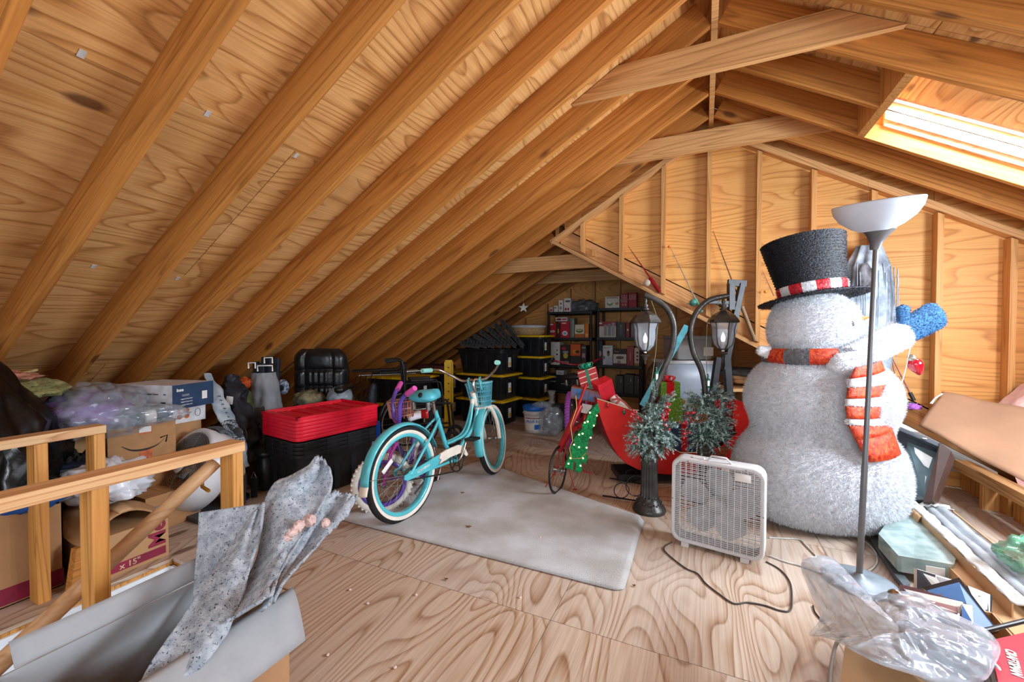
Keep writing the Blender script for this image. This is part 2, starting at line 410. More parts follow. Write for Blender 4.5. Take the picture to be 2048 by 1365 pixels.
# gable wall
gm = MB()
def gpoly(mb, pts, y0, y1): mb.prism(pts, y0, y1)
XA = LRX+.02
gy0, gy1 = YG+.089, YG+.101
xs_r = 0.438+.02
zs = 1.888
def diag(x): return zlow(x)+.186
xint = LRX + (LRZ+.186-zs)/TN
gpoly(gm, [(xint, zs+.0015), (xs_r-.0015, zs+.0015), (xs_r-.0015, zr(xs_r)+VD), (XR, zr(XR)+VD), (LRX+.1, zl(LRX+.1)+VD), (LRX+.1, diag(LRX+.1))], gy0, gy1)
gpoly(gm, [(xint, zs-.0015), (xs_r-.0015, diag(xs_r)), (xs_r-.0015, zs-.0015)], gy0, gy1)
gpoly(gm, [(xs_r+.0015, diag(xs_r)), (1.65, diag(1.65)), (1.65, zr(1.65)+VD), (xs_r+.0015, zr(xs_r)+VD)], gy0, gy1)
gpoly(gm, [(1.653, diag(1.65)), (2.2, 0.1), (4.2, 0.1), (4.2, zr(4.2)+VD), (1.653, zr(1.653)+VD)], gy0, gy1)
wall = gm.build('wall_gable', W_GABLE); tag(wall, kind='structure')
MB().prism([(LRX+.1, zlow(LRX+.1)+.12), (1.65, zlow(1.65)+.12), (2.2, .1), (4.2, .1), (4.2, zr(4.2)+VD), (XR, zr(XR)+VD), (LRX+.1, zl(LRX+.1)+VD)], gy1+.028, gy1+.036).build('seam_light_block', pm('roofing_felt', '#16110c'), wall)  # added dark backing, keeps outside light from showing through the panel seams
for k in range(-1, 12):
    x = -.7961+k*S16
    if x < LRX+.3: continue
    zt = (zl(x) if x < XR else zr(x+.038))-.055
    zb = zlow(x)+.02 if x < 1.9 else 0.03
    if zt-zb < .1: continue
    o = MB().prism([(0, 0), (.038, -.022 if x < 1.9 else 0), (.038, zt-zb+(.022 if x < XR else -.022)), (0, zt-zb)], 0, .089).build('stud', W_STUD, wall, bevel=0.0015)
    o.location = (x, YG, zb)
def plate(xa, za, xb, zb, th, name, m, y0=YG, y1=YG+.089, parent=None):
    d = Vector((xb-xa, 0, zb-za)); L = d.length; d.normalize(); y = Vector((0, 1, 0)); z = d.cross(y)
    if z.z < 0: z = -z; 
    M = Matrix.Identity(4); yy = z.cross(d)
    for i in range(3): M[i][0] = d[i]; M[i][1] = yy[i]; M[i][2] = z[i]; M[i][3] = (xa, (y0+y1)/2, za)[i]
    o = MB().box((0, -(y1-y0)/2, 0), (L, (y1-y0)/2, th)).build(name, m, parent or wall, bevel=0.0015); o.matrix_local = M; return o
plate(LRX-.02, zl(LRX-.02)-.062, XR, zl(XR)-.062, .054, 'top_plate', W_TIE)
plate(XR, zr(XR)-.062, 4.1, zr(4.1)-.062, .054, 'top_plate', W_TIE)
plate(LRX-.02, LRZ+.01-.048, 2.3, zlow(2.3)-.048+.01, .036, 'bottom_plate', W_TIE, YG-.01, YG+.16)
plate(LRX+.05, zlow(LRX+.05)+.0, 1.9, zlow(1.9)+.0, .150, 'valley_rafter', W_TIE, YG+.0895, YG+.125)
MB().cbox((-1.07, YG+.06, 2.07), (.035, .04, .07)).build('block', W_STUD, wall)
# far wall with its studs
fw_ = MB().prism([(-5.6, 0), (2.2, 0), (2.2, .2), (LRX, LRZ+VD), (-5.6, .0)], YF+.09, YF+.1)
wf = fw_.build('wall_far', W_GABLE); tag(wf, kind='structure')
for k in range(-5, 6):
    x = -1.64+k*S16; zt = (zl(x) if x < LRX else zlow(x))
    if zt > .15: MB().box((0, 0, 0), (.038, .089, zt)).build('stud', W_STUD, wf).location = (x, YF, 0)
# knee wall on the right, and the side beyond it
kw = bpy.data.objects.new('wall_right', None); COL.objects.link(kw); tag(kw, kind='structure'); kw.location = (1.75, 2, 0)
kx = 1.75
W_KN = wood('kneewall_pine', '#e6bd88', '#d7a263', '#a86f35', 'Y', 7, 0.06, 9, 0.3, 0.3, 0.6, 'object', 0.15)
MB().box((kx, -.5, .21), (kx+.089, 4.30, .248)).build('top_plate', W_KN, kw, world=True, bevel=.002)
MB().box((kx, -.5, .171), (kx+.089, 4.30, .209)).build('top_plate', W_KN, kw, world=True, bevel=.002)
for k in range(7):
    MB().box((kx+.001, 3.93-k*.61, .0), (kx+.088, 3.968-k*.61, .170)).build('stud', W_STUD, kw, world=True)
    MB().box((kx+.089, 3.85-k*.61, -.16), (kx+.127, 4.41-k*.61, .15)).build('joist_blocking', W_POST, kw, world=True)
MB().box((kx+.13, -.5, -.25), (4.4, 4.4, -.2)).build('floor_eave', W_POST)
tag(bpy.data.objects['floor_eave'], kind='structure')

# eaves and ends closed
tag(MB().box((-5.45, -2.5, -.02), (-5.42, 6.7, .25)).build('wall_left', W_GABLE), kind='structure')
tag(MB().box((4.35, -2.5, -.2), (4.38, 4.45, .9)).build('wall_eave', W_GABLE), kind='structure')
tag(MB().box((1.4, YG+.1, -.2), (4.3, YG+.112, .12)).build('wall_gable_foot', W_GABLE), kind='structure')
# ================================================================ BICYCLES
CR = Vector((_rt.x, _rt.y, 0))                # camera right and forward on the floor, for reading sizes only
TEAL = pm('teal_paint', '#58c3cf', 0.28, var=0.06, coat=0.5); CREAM = pm('cream_paint', '#efe6d8', 0.35, var=0.04)
BLACKR = pm('black_rubber', '#1b1b1c', 0.75, var=0.2, bump=0.3, bscale=200); CHROME = pm('chrome', '#c9c4bd', 0.22, 1.0, var=0.08)
STEEL = pm('dull_steel', '#9b9994', 0.35, 0.9); BLACKP = pm('black_plastic', '#191a1c', 0.42, var=0.15); REDL = pm('red_lens', '#b01818', 0.2)
WHITEP = pm('white_plastic', '#e9e9e6', 0.4, var=0.03); GREYP = pm('grey_plastic', '#8d9094', 0.5)
def arc(cx, cz, r, a0, a1, n=20, y=0.0): return [(cx+r*math.cos(a0+(a1-a0)*i/n), y, cz+r*math.sin(a0+(a1-a0)*i/n)) for i in range(n+1)]
def wheel(root, name, c, R, tw, rim_w, tyre, rimm, wall=None, M=None, spokes=36, knob=0):
    M = (M or Matrix()) @ T(*c)
    def circ(r, n=56, y=0): return [M @ Vector((r*math.cos(2*PI*i/n), y, r*math.sin(2*PI*i/n))) for i in range(n)]
    t = MB(); t.tube(circ(R-tw/2), tw/2, 10, True)
    if knob:
        for i in range(knob):
            a = 2*PI*i/knob; q = M @ rotM('Y', -a) @ T(R-.004, 0, 0); t.cbox((0, 0, 0), (.012, tw*.75, .012), q)
    o = t.build(name, tyre, root)
    if wall:
        wb = MB()
        for sg in (-1, 1):
            n = 56; rg = []
            for rr, yy in ((R-tw*.98, .33), (R-tw*.80, .46), (R-tw*.55, .515), (R-tw*.38, .46)):
                rg.append([M @ Vector((rr*math.cos(2*PI*i/n), sg*tw*yy, rr*math.sin(2*PI*i/n))) for i in range(n)])
            wb.rings(rg)
        wb.build('whitewall', wall, o)
    rb = MB(); n = 56; rg = []
    ri = R-tw-rim_w
    for rr, yy in ((R-tw+.004, .40), (R-tw, .46), (ri+.003, .40), (ri, .2), (ri, -.2), (ri+.003, -.40), (R-tw, -.46), (R-tw+.004, -.40), (R-tw+.004, .40)):
        rg.append([M @ Vector((rr*math.cos(2*PI*i/n), tw*yy, rr*math.sin(2*PI*i/n))) for i in range(n)])
    rb.rings(rg); rb.build('rim', rimm, o)
    sb = MB()
    for i in range(spokes):
        a = 2*PI*i/spokes; sg = 1 if i % 2 else -1; b = a + (0.75 if (i//2) % 2 else -0.75)
        sb.tube([M @ Vector((ri*math.cos(a), 0, ri*math.sin(a))), M @ Vector((.022*math.cos(b), sg*.028, .022*math.sin(b)))], .0011, 4)
    sb.build('spokes', STEEL, o)
    hb = MB(); hb.lathe([(.012, -.045), (.024, -.04), (.024, -.03), (.014, -.022), (.014, .022), (.024, .03), (.024, .04), (.008, .045), (.008, .06)], 14, M @ rotM('X', PI/2)); hb.build('hub', STEEL, o)
    return o
def grips(root, M, pts_end, pts_in, r, m):
    g = MB(); g.tube([M @ Vector(pts_in), M @ Vector(pts_end)], [r, r*.95], 12); return g.build('grip', m, root)
def saddle(root, c, L, W, H, m, under=True):
    g = MB(); rg = []
    prof = [(-.5, .12, .0), (-.48, .62, .3), (-.40, .90, .8), (-.25, 1.0, 1.0), (-.05, .86, .95), (.12, .52, .9), (.30, .30, .9), (.44, .24, .8), (.5, .12, .35)]
    for x, wd, h in prof:
        ring = []
        for k in range(14):
            a = 2*PI*k/14; yy = math.cos(a)*W/2*wd; zz = math.sin(a); zz = (zz*H*.55*h if zz > 0 else zz*H*.35*h)
            ring.append((c[0]+x*L, c[1]+yy, c[2]+zz))
        rg.append(ring)
    g.rings(rg, True, True, True); s = g.build('saddle', m, root)
    if under:
        u = MB()
        for sg in (-1, 1):
            u.tube([(c[0]-L*.34, sg*W*.3, c[2]-H*.3+(.0)), (c[0]-L*.34, sg*W*.3, c[2]-H*.3-.05)], .014, 8)
            u.tube([(c[0]-L*.34, sg*W*.3, c[2]-.085), (c[0]-.01, sg*.02, c[2]-.085), (c[0]+L*.42, 0, c[2]-H*.2)], .004, 6)
            for q in range(4): u.tube([(c[0]-L*.34+.017*math.cos(t*PI/4), sg*W*.3+.017*math.sin(t*PI/4), c[2]-.045-q*.011) for t in range(8)], .002, 4, True)
        u.build('saddle_springs', STEEL, s)
    return s

# ---- teal cruiser
A_, B_ = aZ(811, 1042), aZ(986, 947)
hd = math.atan2(B_.y-A_.y, B_.x-A_.x); WB = (B_-A_).length
bk = thing('cruiser_bicycle', 'turquoise and cream beach cruiser bicycle with a basket, leaning on the rug', 'bicycle', (A_.x, A_.y, 0), rot=(-math.radians(3), 0, hd))
R = .305
ST = T(WB-.07, 0, .62) @ rotM('Y', math.radians(-20)) @ rotM('Z', math.radians(13)) @ rotM('Y', math.radians(20)) @ T(-(WB-.07), 0, -.62)
wheel(bk, 'rear_wheel', (0, 0, R), R, .050, .020, BLACKR, TEAL, CREAM)
wheel(bk, 'front_wheel', (WB, 0, R), R, .050, .020, BLACKR, TEAL, CREAM, ST)
BBx, BBz = .50, .268
fr = MB()
hb0, hb1 = Vector((WB-.185, 0, .585)), Vector((WB-.25, 0, .735))
fr.tube(bez([hb0+Vector((0, 0, .02)), (WB-.26, 0, .46), (.64, 0, .355), (BBx, 0, BBz)], 8), .0165, 10)
for sg in (-1, 1): fr.tube(bez([hb1-Vector((.0, 0, .04)), (WB-.31, sg*.012, .52), (.64, sg*.016, .42), (.43, sg*.016, .40)], 8), .0115, 8)
fr.tube([(BBx, 0, BBz), (.43, 0, .40), (.335, 0, .66)], .0165, 10)
for sg in (-1, 1):
    fr.tube(bez([(.355, sg*.018, .60), (.22, sg*.05, .50), (0, sg*.062, R)], 6), .0095, 8)
    fr.tube(bez([(BBx-.02, sg*.035, BBz), (.2, sg*.055, .285), (0, sg*.062, R)], 6), .0105, 8)
    fr.lathe([(.026, -.003), (.026, .003)], 12, T(0, sg*.062, R) @ rotM('X', PI/2))
fr.lathe([(.026, -.036), (.026, .036)], 14, T(BBx, 0, BBz) @ rotM('X', PI/2))
fr.build('frame', TEAL, bk)
ht = MB(); ht.tube([hb0, hb1], .021, 12); ht.tube([hb1-Vector((.0, 0, .06)), hb0+Vector((-.10, 0, -.02))], [.02, .012], 8); ht.build('head_tube', CREAM, bk)
sp = MB(); sp.tube([(.335, 0, .64), (.315, 0, .73)], .0125, 10); sp.build('seat_post', CHROME, bk)
fk = MB()
for sg in (-1, 1):
    fk.tube([ST @ Vector(p) for p in bez([(WB-.18, sg*.035, .61), (WB-.12, sg*.068, .575), (WB-.035, sg*.072, .45), (WB, sg*.066, R)], 8)], .017, 8)
fk.tube([ST @ Vector((WB-.18, -.045, .60)), ST @ Vector((WB-.18, .045, .60))], .02, 8)
fk.build('fork', CREAM, bk)
def fender(name, c, a0, a1, M, m, tip=None):
    g = MB(); n = 30; rg = []
    for i in range(n+1):
        a = a0+(a1-a0)*i/n; ring = []
        for k in range(7):
            t = -PI*.42+PI*.84*k/6; rr = R+.012+.022*math.cos(t)-.010; yy = .037*math.sin(t)
            ring.append(M @ Vector((c[0]+rr*math.cos(a), yy, c[2]+rr*math.sin(a))))
        rg.append(ring)
    g.rings(rg, closed=False); o = g.build(name, m, bk, solid=.002)
    if tip:
        g = MB(); rg = []
        for i in range(5):
            a = a1+(.16)*i/4; g_ = []
            for k in range(7):
                t = -PI*.42+PI*.84*k/6; rr = R+.012+.022*math.cos(t)-.010+.004*i; g_.append(M @ Vector((c[0]+rr*math.cos(a), .037*math.sin(t), c[2]+rr*math.sin(a))))
            rg.append(g_)
        g.rings(rg, closed=False); g.build('fender_tip', tip, o, solid=.002)
    return o
rf = fender('rear_fender', (0, 0, R), .32, PI-.05, Matrix(), TEAL, CREAM)
fender('front_fender', (WB, 0, R), 1.25, PI+.25, ST, TEAL, None)
stay = MB()
for sg in (-1, 1): stay.tube([(0, sg*.062, R), (-R*.93-.02, sg*.037, R+.05)], .002, 5)
stay.build('fender_stay', STEEL, rf)
ref = MB().prism([(-.33+.00, .03), (-.33+.03, .0), (-.2, .12), (-.21, .15)], -.003, .003, 'XZ')
rfl = MB(); rfl.rbox((-.05, -.003, -.014), (.05, .003, .014), .0029, 2, T(-.15, -.02, R+.09) @ rotM('Y', math.radians(-36))); rfl.build('wheel_reflector', WHITEP, bk)
cg = MB(); pts = [(-.055, .336), (.10, .358), (.36, .395), (.50, .398), (.57, .37), (.61, .30), (.59, .295), (.54, .335), (.40, .335), (.12, .30), (-.03, .296), (-.06, .31)]
cg.prism(pts, -.068, -.060); co = cg.build('chain_guard', TEAL, bk, bevel=.001); co.location.z = -.02
cg2 = MB(); cg2.prism([(.29, .386), (.36, .397), (.50, .400), (.57, .372), (.612, .30), (.59, .293), (.54, .335), (.40, .335), (.27, .318), (.30, .345), (.27, .36)], -.0695, -.0585); cg2.build('cream_cover', CREAM, co)
RED = pm('red_pinstripe', '#c8443c', 0.4)
MB().tube([(.27, -.07, .32), (.295, -.07, .345), (.272, -.07, .358), (.29, -.07, .384)], .0022, 5).build('pinstripe', RED, co)
txt('lettering', 'SCHWINN', .026, pm('silver_print', '#d6e6e6', 0.4), co, T(.115, -.0690, .332) @ rotM('Y', math.radians(-9)) @ rotM('X', PI/2), bold=.0006)
cr = MB(); cr.tube([(BBx+.085*math.cos(2*PI*i/30), -.052, BBz+.085*math.sin(2*PI*i/30)) for i in range(30)], .006, 6, True)
cr.tube([(BBx+.045*math.cos(2*PI*i/20), -.052, BBz+.045*math.sin(2*PI*i/20)) for i in range(20)], .004, 6, True)
for i in range(5):
    a = 2*PI*i/5; cr.bar((BBx+.02*math.cos(a), -.052, BBz+.02*math.sin(a)), (BBx+.085*math.cos(a), -.052, BBz+.085*math.sin(a)), .012, .004, (0, 1, 0))
crk = cr.build('crankset', pm('dark_steel', '#3b3b3a', 0.4, 0.7), bk)
pa = math.radians(62)
e1 = Vector((BBx+.165*math.cos(pa), -.085, BBz+.165*math.sin(pa))); e2 = Vector((BBx-.165*math.cos(pa), .085, BBz-.165*math.sin(pa)))
MB().tube(bez([(BBx, -.06, BBz), (BBx+.04*math.cos(pa), -.085, BBz+.04*math.sin(pa)), e1], 5), .010, 8).build('crank_arm', CHROME, crk)
MB().tube(bez([(BBx, .06, BBz), (BBx-.03*math.cos(pa), .085, BBz-.03*math.sin(pa)), e2], 5), .010, 8).build('crank_arm', CHROME, crk)
for e, sg in ((e1, -1), (e2, 1)):
    p_ = MB(); c = e+Vector((0, sg*.055, 0))
    for dx in (-.035, .035): p_.cbox((c.x+dx, c.y, c.z), (.016, .085, .018))
    for dy in (-.038, 0, .038): p_.cbox((c.x, c.y+dy, c.z), (.07, .010, .016))
    p_.build('pedal', BLACKP, crk)
ch = MB()
for z1, z2 in ((BBz+.085, R+.035), (BBz-.085, R-.035)): ch.bar((BBx, -.052, z1), (0, -.052, z2), .006, .008)
ch.tube([(0+.035*math.cos(t), -.052, R+.035*math.sin(t)) for t in [2*PI*i/14 for i in range(14)]], .005, 6, True)
ch.build('chain', pm('dark_steel', '#3b3b3a'), bk)
sd = saddle(bk, (.27, 0, .770), .235, .22, .10, pm('turquoise_vinyl', '#55b9c8', 0.35, var=0.05))
MB().lathe([(.018, 0), (.016, .004), (0, .005)], 12, T(.155, -.03, .795) @ rotM('Y', math.radians(-70))).build('vinyl_badge', BLACKP, sd)
MB().rbox((-.012, -.03, -.03), (.012, .03, .03), .011, 3, T(.225, 0, .655)).build('tail_reflector', REDL, bk)
stm = MB(); stm.tube([ST @ hb1, ST @ Vector((WB-.28, 0, .80)), ST @ Vector((WB-.26, 0, .835))], .0125, 10); stm.build('stem', CHROME, bk)
hbm = MB()
for sg in (-1, 1):
    P = bez([(WB-.26, sg*.01, .838), (WB-.255, sg*.10, .835), (WB-.27, sg*.19, .89), (WB-.34, sg*.26, .945), (WB-.45, sg*.295, .955)], 8)
    hbm.tube([ST @ p for p in P], .011, 10)
hbo = hbm.build('handlebar', CHROME, bk)
MINT = pm('mint_rubber', '#8fd3c6', 0.6)
for sg in (-1, 1): grips(hbo, ST, (WB-.52, sg*.31, .957), (WB-.42, sg*.287, .953), .0185, MINT)
bsk = MB(); BKM = pm('turquoise_basket', '#7cc3cf', 0.45, col2='#4da3b6')
def bring(z, sx, sy, n=28): sx *= .74; sy *= .74; return [ST @ Vector((WB-.165+sx*math.copysign(abs(math.cos(t))**.6, math.cos(t)), sy*math.copysign(abs(math.sin(t))**.6, math.sin(t)), z)) for t in [2*PI*i/n for i in range(n)]]
for z, k in ((.61, .72), (.65, .77), (.69, .82), (.73, .87), (.77, .92), (.80, 1.0)): bsk.tube(bring(z, .095*k, .145*k), .005 if z < .8 else .010, 5, True)
t0, t1 = bring(.61, .095*.72, .145*.72, 34), bring(.80, .095, .145, 34)
for a, b in zip(t0, t1): bsk.bar(a, b, .010, .003)
bsk.add(bring(.61, .068, .104), [tuple(range(28))], False)
bo = bsk.build('basket', BKM, bk)
for sg in (-1, 1): MB().tube([ST @ Vector(p) for p in ((WB-.235, sg*.05, .80), (WB-.245, sg*.05, .855), (WB-.27, sg*.05, .835), (WB-.24, sg*.05, .75))], .010, 6, sy=.4).build('basket_strap', TEAL, bo)
ks = MB(); ks.tube([(.36, .04, .24), (.30, .20, .045)], .008, 8); ks.build('kickstand', STEEL, bk)

# ---- child's purple bicycle behind the cruiser
KF, KR = aZ(777, 1029), aZ(850, 968)
hd = math.atan2(KF.y-KR.y, KF.x-KR.x); W2 = (KF-KR).length; W2 = max(W2, .5)
kb = thing('child_bicycle', "child's purple bicycle with white tyres and pink grips behind the cruiser", 'bicycle', (KR.x, KR.y, 0), rot=(math.radians(4), 0, hd))
PUR = pm('purple_paint', '#5c3fa0', 0.3, var=0.08, coat=0.4); MAG = pm('magenta_paint', '#a8308f', 0.3, var=0.08, coat=0.4); WT = pm('white_tyre', '#dcd6cb', 0.7, var=0.05)
r2 = .202
S2 = T(W2-.05, 0, 0) @ rotM('Z', math.radians(-52)) @ T(-(W2-.05), 0, 0)
wheel(kb, 'rear_wheel', (0, 0, r2), r2, .05, .02, WT, PUR, None, None, 20, 40); wheel(kb, 'front_wheel', (W2, 0, r2), r2, .05, .02, WT, PUR, None, S2, 20, 40)
g = MB(); g.tube(bez([(W2-.13, 0, .47), (W2*.5, 0, .30), (.2, 0, .26)], 8), .018, 10); g.tube([(.2, 0, .22), (.12, 0, .50)], .015, 10)
for sg in (-1, 1): g.tube([(.2, sg*.03, .22), (0, sg*.05, r2)], .009, 8); g.tube([(.13, sg*.02, .46), (0, sg*.05, r2)], .008, 8)
g.build('frame', PUR, kb)
g = MB()
for sg in (-1, 1): g.tube([S2 @ Vector(p) for p in ((W2-.10, sg*.045, .46), (W2-.06, sg*.05, .40), (W2, sg*.05, r2))], .013, 8)
g.tube([S2 @ Vector((W2-.10, -.05, .46)), S2 @ Vector((W2-.10, .05, .46))], .016, 8); g.build('fork', MAG, kb)
g = MB(); g.tube([S2 @ Vector((W2-.10, 0, .44)), S2 @ Vector((W2-.125, 0, .60))], .015, 8)
for sg in (-1, 1): g.tube([S2 @ p for p in bez([(W2-.12, 0, .60), (W2-.12, sg*.10, .62), (W2-.13, sg*.13, .74), (W2-.16, sg*.17, .80)], 6)], .015, 8)
hh = g.build('handlebar', PUR, kb)
for sg in (-1, 1): grips(hh, S2, (W2-.21, sg*.25, .845), (W2-.17, sg*.18, .805), .019, pm('pink_rubber', '#cf4fa4', 0.5))
saddle(kb, (.08, 0, .56), .22, .15, .07, pm('white_vinyl', '#d9d4dd', 0.5), False)
for dx, y_ in ((.10, -.12), (-.10, .12)):
    g = MB(); g.tube([(.2, math.copysign(.05, y_), .24), (.2+dx*.6, math.copysign(.07, y_), .24-dx)], .008, 6); g.cbox((.2+dx*.6, y_, .24-dx), (.07, .08, .02))
    g.build('pedal', pm('violet_plastic', '#8a5a9a', 0.5), kb)
g = MB()
for z, k in ((.62, .85), (.67, .92), (.72, 1.0)): g.tube([Vector((W2-.27+.08*k*math.cos(t), .10*k*math.sin(t), z)) for t in [2*PI*i/20 for i in range(20)]], .006, 5, True)
for i in range(20):
    t = 2*PI*i/20; g.bar(Vector((W2-.27+.068*math.cos(t), .085*math.sin(t), .60)), Vector((W2-.27+.08*math.cos(t), .10*math.sin(t), .72)), .008, .003)
g.build('basket', pm('orange_wicker', '#c98a5a', 0.7, col2='#8b5a86'), kb)

# ---- girl's bicycle with purple tyres near the bucket
PR = aZ(1150, 906); hdg = math.radians(90) + math.atan2(-(1150-1024), FPX) + YAW + math.radians(-9)
pb = thing('purple_tyre_bicycle', 'red bicycle with bright purple tyres and black saddle behind the green lighted tree', 'bicycle', (PR.x, PR.y, 0), rot=(math.radians(-5), 0, hdg))
PT = pm('purple_rubber', '#a34fb4', 0.55, var=0.06); DKF = pm('crimson_paint', '#8e1a34', 0.3, coat=0.5)
r3 = .31; W3 = 1.0
wheel(pb, 'rear_wheel', (0, 0, r3), r3, .05, .02, PT, BLACKP, None, None, 32, 64)
S3 = T(W3-.1, 0, 0) @ rotM('Z', .3) @ T(-(W3-.1), 0, 0)
wheel(pb, 'front_wheel', (W3, 0, r3), r3, .05, .02, PT, BLACKP, None, S3, 32, 64)
g = MB(); g.tube(bez([(W3-.18, 0, .66), (.6, 0, .42), (.42, 0, .28)], 8), .018, 10); g.tube([(.42, 0, .28), (.29, 0, .64)], .015, 10)
for sg in (-1, 1): g.tube([(.42, sg*.04, .28), (0, sg*.06, r3)], .009, 8); g.tube([(.31, sg*.02, .58), (0, sg*.06, r3)], .008, 8)
g.build('frame', DKF, pb)
g = MB()
for sg in (-1, 1): g.tube([S3 @ Vector(p) for p in ((W3-.14, sg*.05, .66), (W3-.09, sg*.055, .52), (W3, sg*.055, r3))], .013, 8)
g.tube([S3 @ Vector((W3-.14, -.05, .66)), S3 @ Vector((W3-.14, .05, .66))], .015, 8); g.build('fork', DKF, pb)
g = MB(); g.tube([(W3-.17, 0, .64), (W3-.20, 0, .84)], .012, 8)
for sg in (-1, 1): g.tube(bez([(W3-.2, 0, .84), (W3-.19, sg*.12, .85), (W3-.24, sg*.26, .90), (W3-.32, sg*.30, .91)], 6), .012, 8)
hh = g.build('handlebar', DKF, pb)
for sg in (-1, 1): grips(hh, Matrix(), (W3-.42, sg*.31, .91), (W3-.32, sg*.30, .91), .017, BLACKP)
saddle(pb, (.24, 0, .75), .25, .19, .08, BLACKP)

# ---- red metal ornament bicycle standing on the rug
C0, C1 = aZ(1098, 1001), aZ(1150, 935)
hd = math.atan2(C0.y-C1.y, C0.x-C1.x)
ob = thing('ornament_bicycle', 'small red metal display bicycle on spindly legs holding a blue plaid crate', 'ornament', (C0.x, C0.y, 0), 0)
def wv(px, py, d): return aD(px, py, d)
REDM = pm('red_metal', '#b3222a', 0.35, var=0.15)
d0 = depth(C0); cw = aD(1116, 952, d0+.12)
dir_ = Vector((.06, 1.0, 0)).normalized()
Mw = Matrix(((dir_.x, -dir_.y, 0, cw.x-C0.x), (dir_.y, dir_.x, 0, cw.y-C0.y), (0, 0, 1, .182), (0, 0, 0, 1)))
wheel(ob, 'front_wheel', (0, 0, 0), .178, .014, .006, BLACKP, pm('black_rim', '#222222'), None, Mw, 18)
g = MB()
def seg(mb, pts, r=.006): mb.tube([aD(x, y, d)-C0 for x, y, d in pts], r, 6)
for off in (-6, 6):
    seg(g, [(1116+off, 952, d0+.12), (1124+off, 905, d0+.15), (1135+off, 868, d0+.2)], .006)
seg(g, [(1135, 868, d0+.2), (1150, 830, d0+.3), (1172, 770, d0+.42)], .012)
seg(g, [(1135, 868, d0+.2), (1160, 852, d0+.45), (1186, 800, d0+.5)], .020)
seg(g, [(1152, 905, d0+.25), (1178, 800, d0+.45)], .010)
seg(g, [(1118, 903, d0+.15), (1160, 812, d0+.3)], .026)
seg(g, [(1122, 930, d0+.15), (1158, 940, d0+.2), (1185, 948, d0+.25)], .005)
g.build('frame', REDM, ob)
for a, b in (((1118, 932, d0+.12), (1088, 979, 3.17)), ((1138, 940, d0+.25), (1150, 980, 3.15))):
    g = MB(); q = aZ(b[0], b[1]); g.tube([aD(*a)-C0, q-C0], .004, 6); g.cbox((q-C0), (.03, .02, .006)); g.build('leg', REDM, ob)
g = MB(); P0 = aD(1172, 800, d0+.48)-C0
Mc = T(*P0) @ rotM('Z', YAW-.25) @ rotM('Y', math.radians(8))
g.box((-.13, -.08, -.0), (.12, .08, .10), Mc); cb = g.build('crate', pm('crate_wood', '#8a4a30', 0.7), ob, bevel=.003)
g = MB()
for i in range(5):
    for j in range(2): g.box((-.125+i*.049, -.0835, .01+j*.042), (-.125+i*.049+.046, -.080, .01+j*.042+.040), Mc)
g.build('plaid_patches', pm('blue_plaid', '#3f6f9c', 0.7, scale=9, col2='#8a4b3a'), cb)
g = MB(); g.box((-.02, -.10, -.095), (.06, -.085, -.02), Mc); g.build('white_tag', WHITEP, cb)
# ================================================================ TOTES, SHELVES AND THE BACK OF THE ATTIC
TBLK = pm('tote_black', '#1d1f23', 0.38, var=0.12); YEL = pm('tote_yellow', '#e0b414', 0.45, var=0.08); REDT = pm('tote_red', '#e01230', 0.38, var=0.05)
def make_tote(label, L, W, H, lid=True, group=None, taper=.05, sticker=True):
    """Origin at the front right floor corner; length runs to -x, width to +y."""
    t = thing('storage_tote', label, 'storage tote', group=group)
    g = MB(); e = .035
    def ring(k, z, r=.04):
        x0, x1, y0, y1 = -L+e+k, -e-k, e+k, W-e-k; pts = []
        for cx, cy, a0 in ((x1-r, y1-r, 0), (x0+r, y1-r, 1), (x0+r, y0+r, 2), (x1-r, y0+r, 3)):
            for q in range(5): a = (a0+q/4)*PI/2; pts.append((cx+r*math.cos(a), cy+r*math.sin(a), z))
        return pts
    g.rings([ring(taper, 0.0), ring(taper*.9, .012), ring(.012, H*.80), ring(0.0, H*.82), ring(.0, H-.022)], True, True, False)
    for i in range(4):
        x = -L*.82+i*L*.21; g.box((x, e+.006, H*.15), (x+.05, e+.022, H*.8)); 
    for i in range(2):
        y = W*.3+i*W*.3; g.box((-e-.022, y, H*.15), (-e-.004, y+.05, H*.8))
    g.box((-L*.62, e-.012, H*.80), (-L*.38, e+.01, H*.92)); g.box((-e-.01, W*.38, H*.80), (-e+.014, W*.62, H*.92))
    g.build('body', TBLK, t, bevel=.002)
    if lid:
        g = MB(); g.rbox((-L, 0, H-.026), (0, W, H-.008), .045, 4); g.rbox((-L+.03, .03, H-.012), (-.03, W-.03, H), .04, 4)
        for i in range(5):
            x = -L*.93+i*L*.19; g.box((x, -.004, H-.020), (x+L*.10, .03, H-.001))
        for i in range(3): y = W*.1+i*W*.3; g.box((-.03, y, H-.020), (.004, y+W*.2, H-.001))
        g.build('lid', YEL, t)
    if sticker:
        g = MB(); g.box((-e+.0005, W*.34, H*.28), (-e+.004, W*.46, H*.66)); s = g.build('sticker', WHITEP, t)
        MB().box((-e+.002, W*.36, H*.33), (-e+.0052, W*.44, H*.47)).build('sticker_print', YEL, s)
    return t
def put_totes(proto, corner, rot, n, H, labels, first=True):
    for i in range(n):
        o = proto if (i == 0 and first) else copy_tree(proto)
        o.location = (corner.x, corner.y, i*(H+.001)); o.rotation_euler = (0, 0, rot); relabel(o, labels[i])
rot = math.radians(-6)
big = make_tote('x', .80, .55, .335, group='black totes with yellow lids in the back stacks')
CL = aZ(1006, 857)
put_totes(big, CL, rot, 2, .335, ['black tote with yellow lid, bottom of the left tall stack', 'black tote with yellow lid, middle of the left tall stack beside the yellow post'])
op = make_tote('black open tote holding tipped black trays, top of the left tall stack', .80, .55, .335, lid=False)
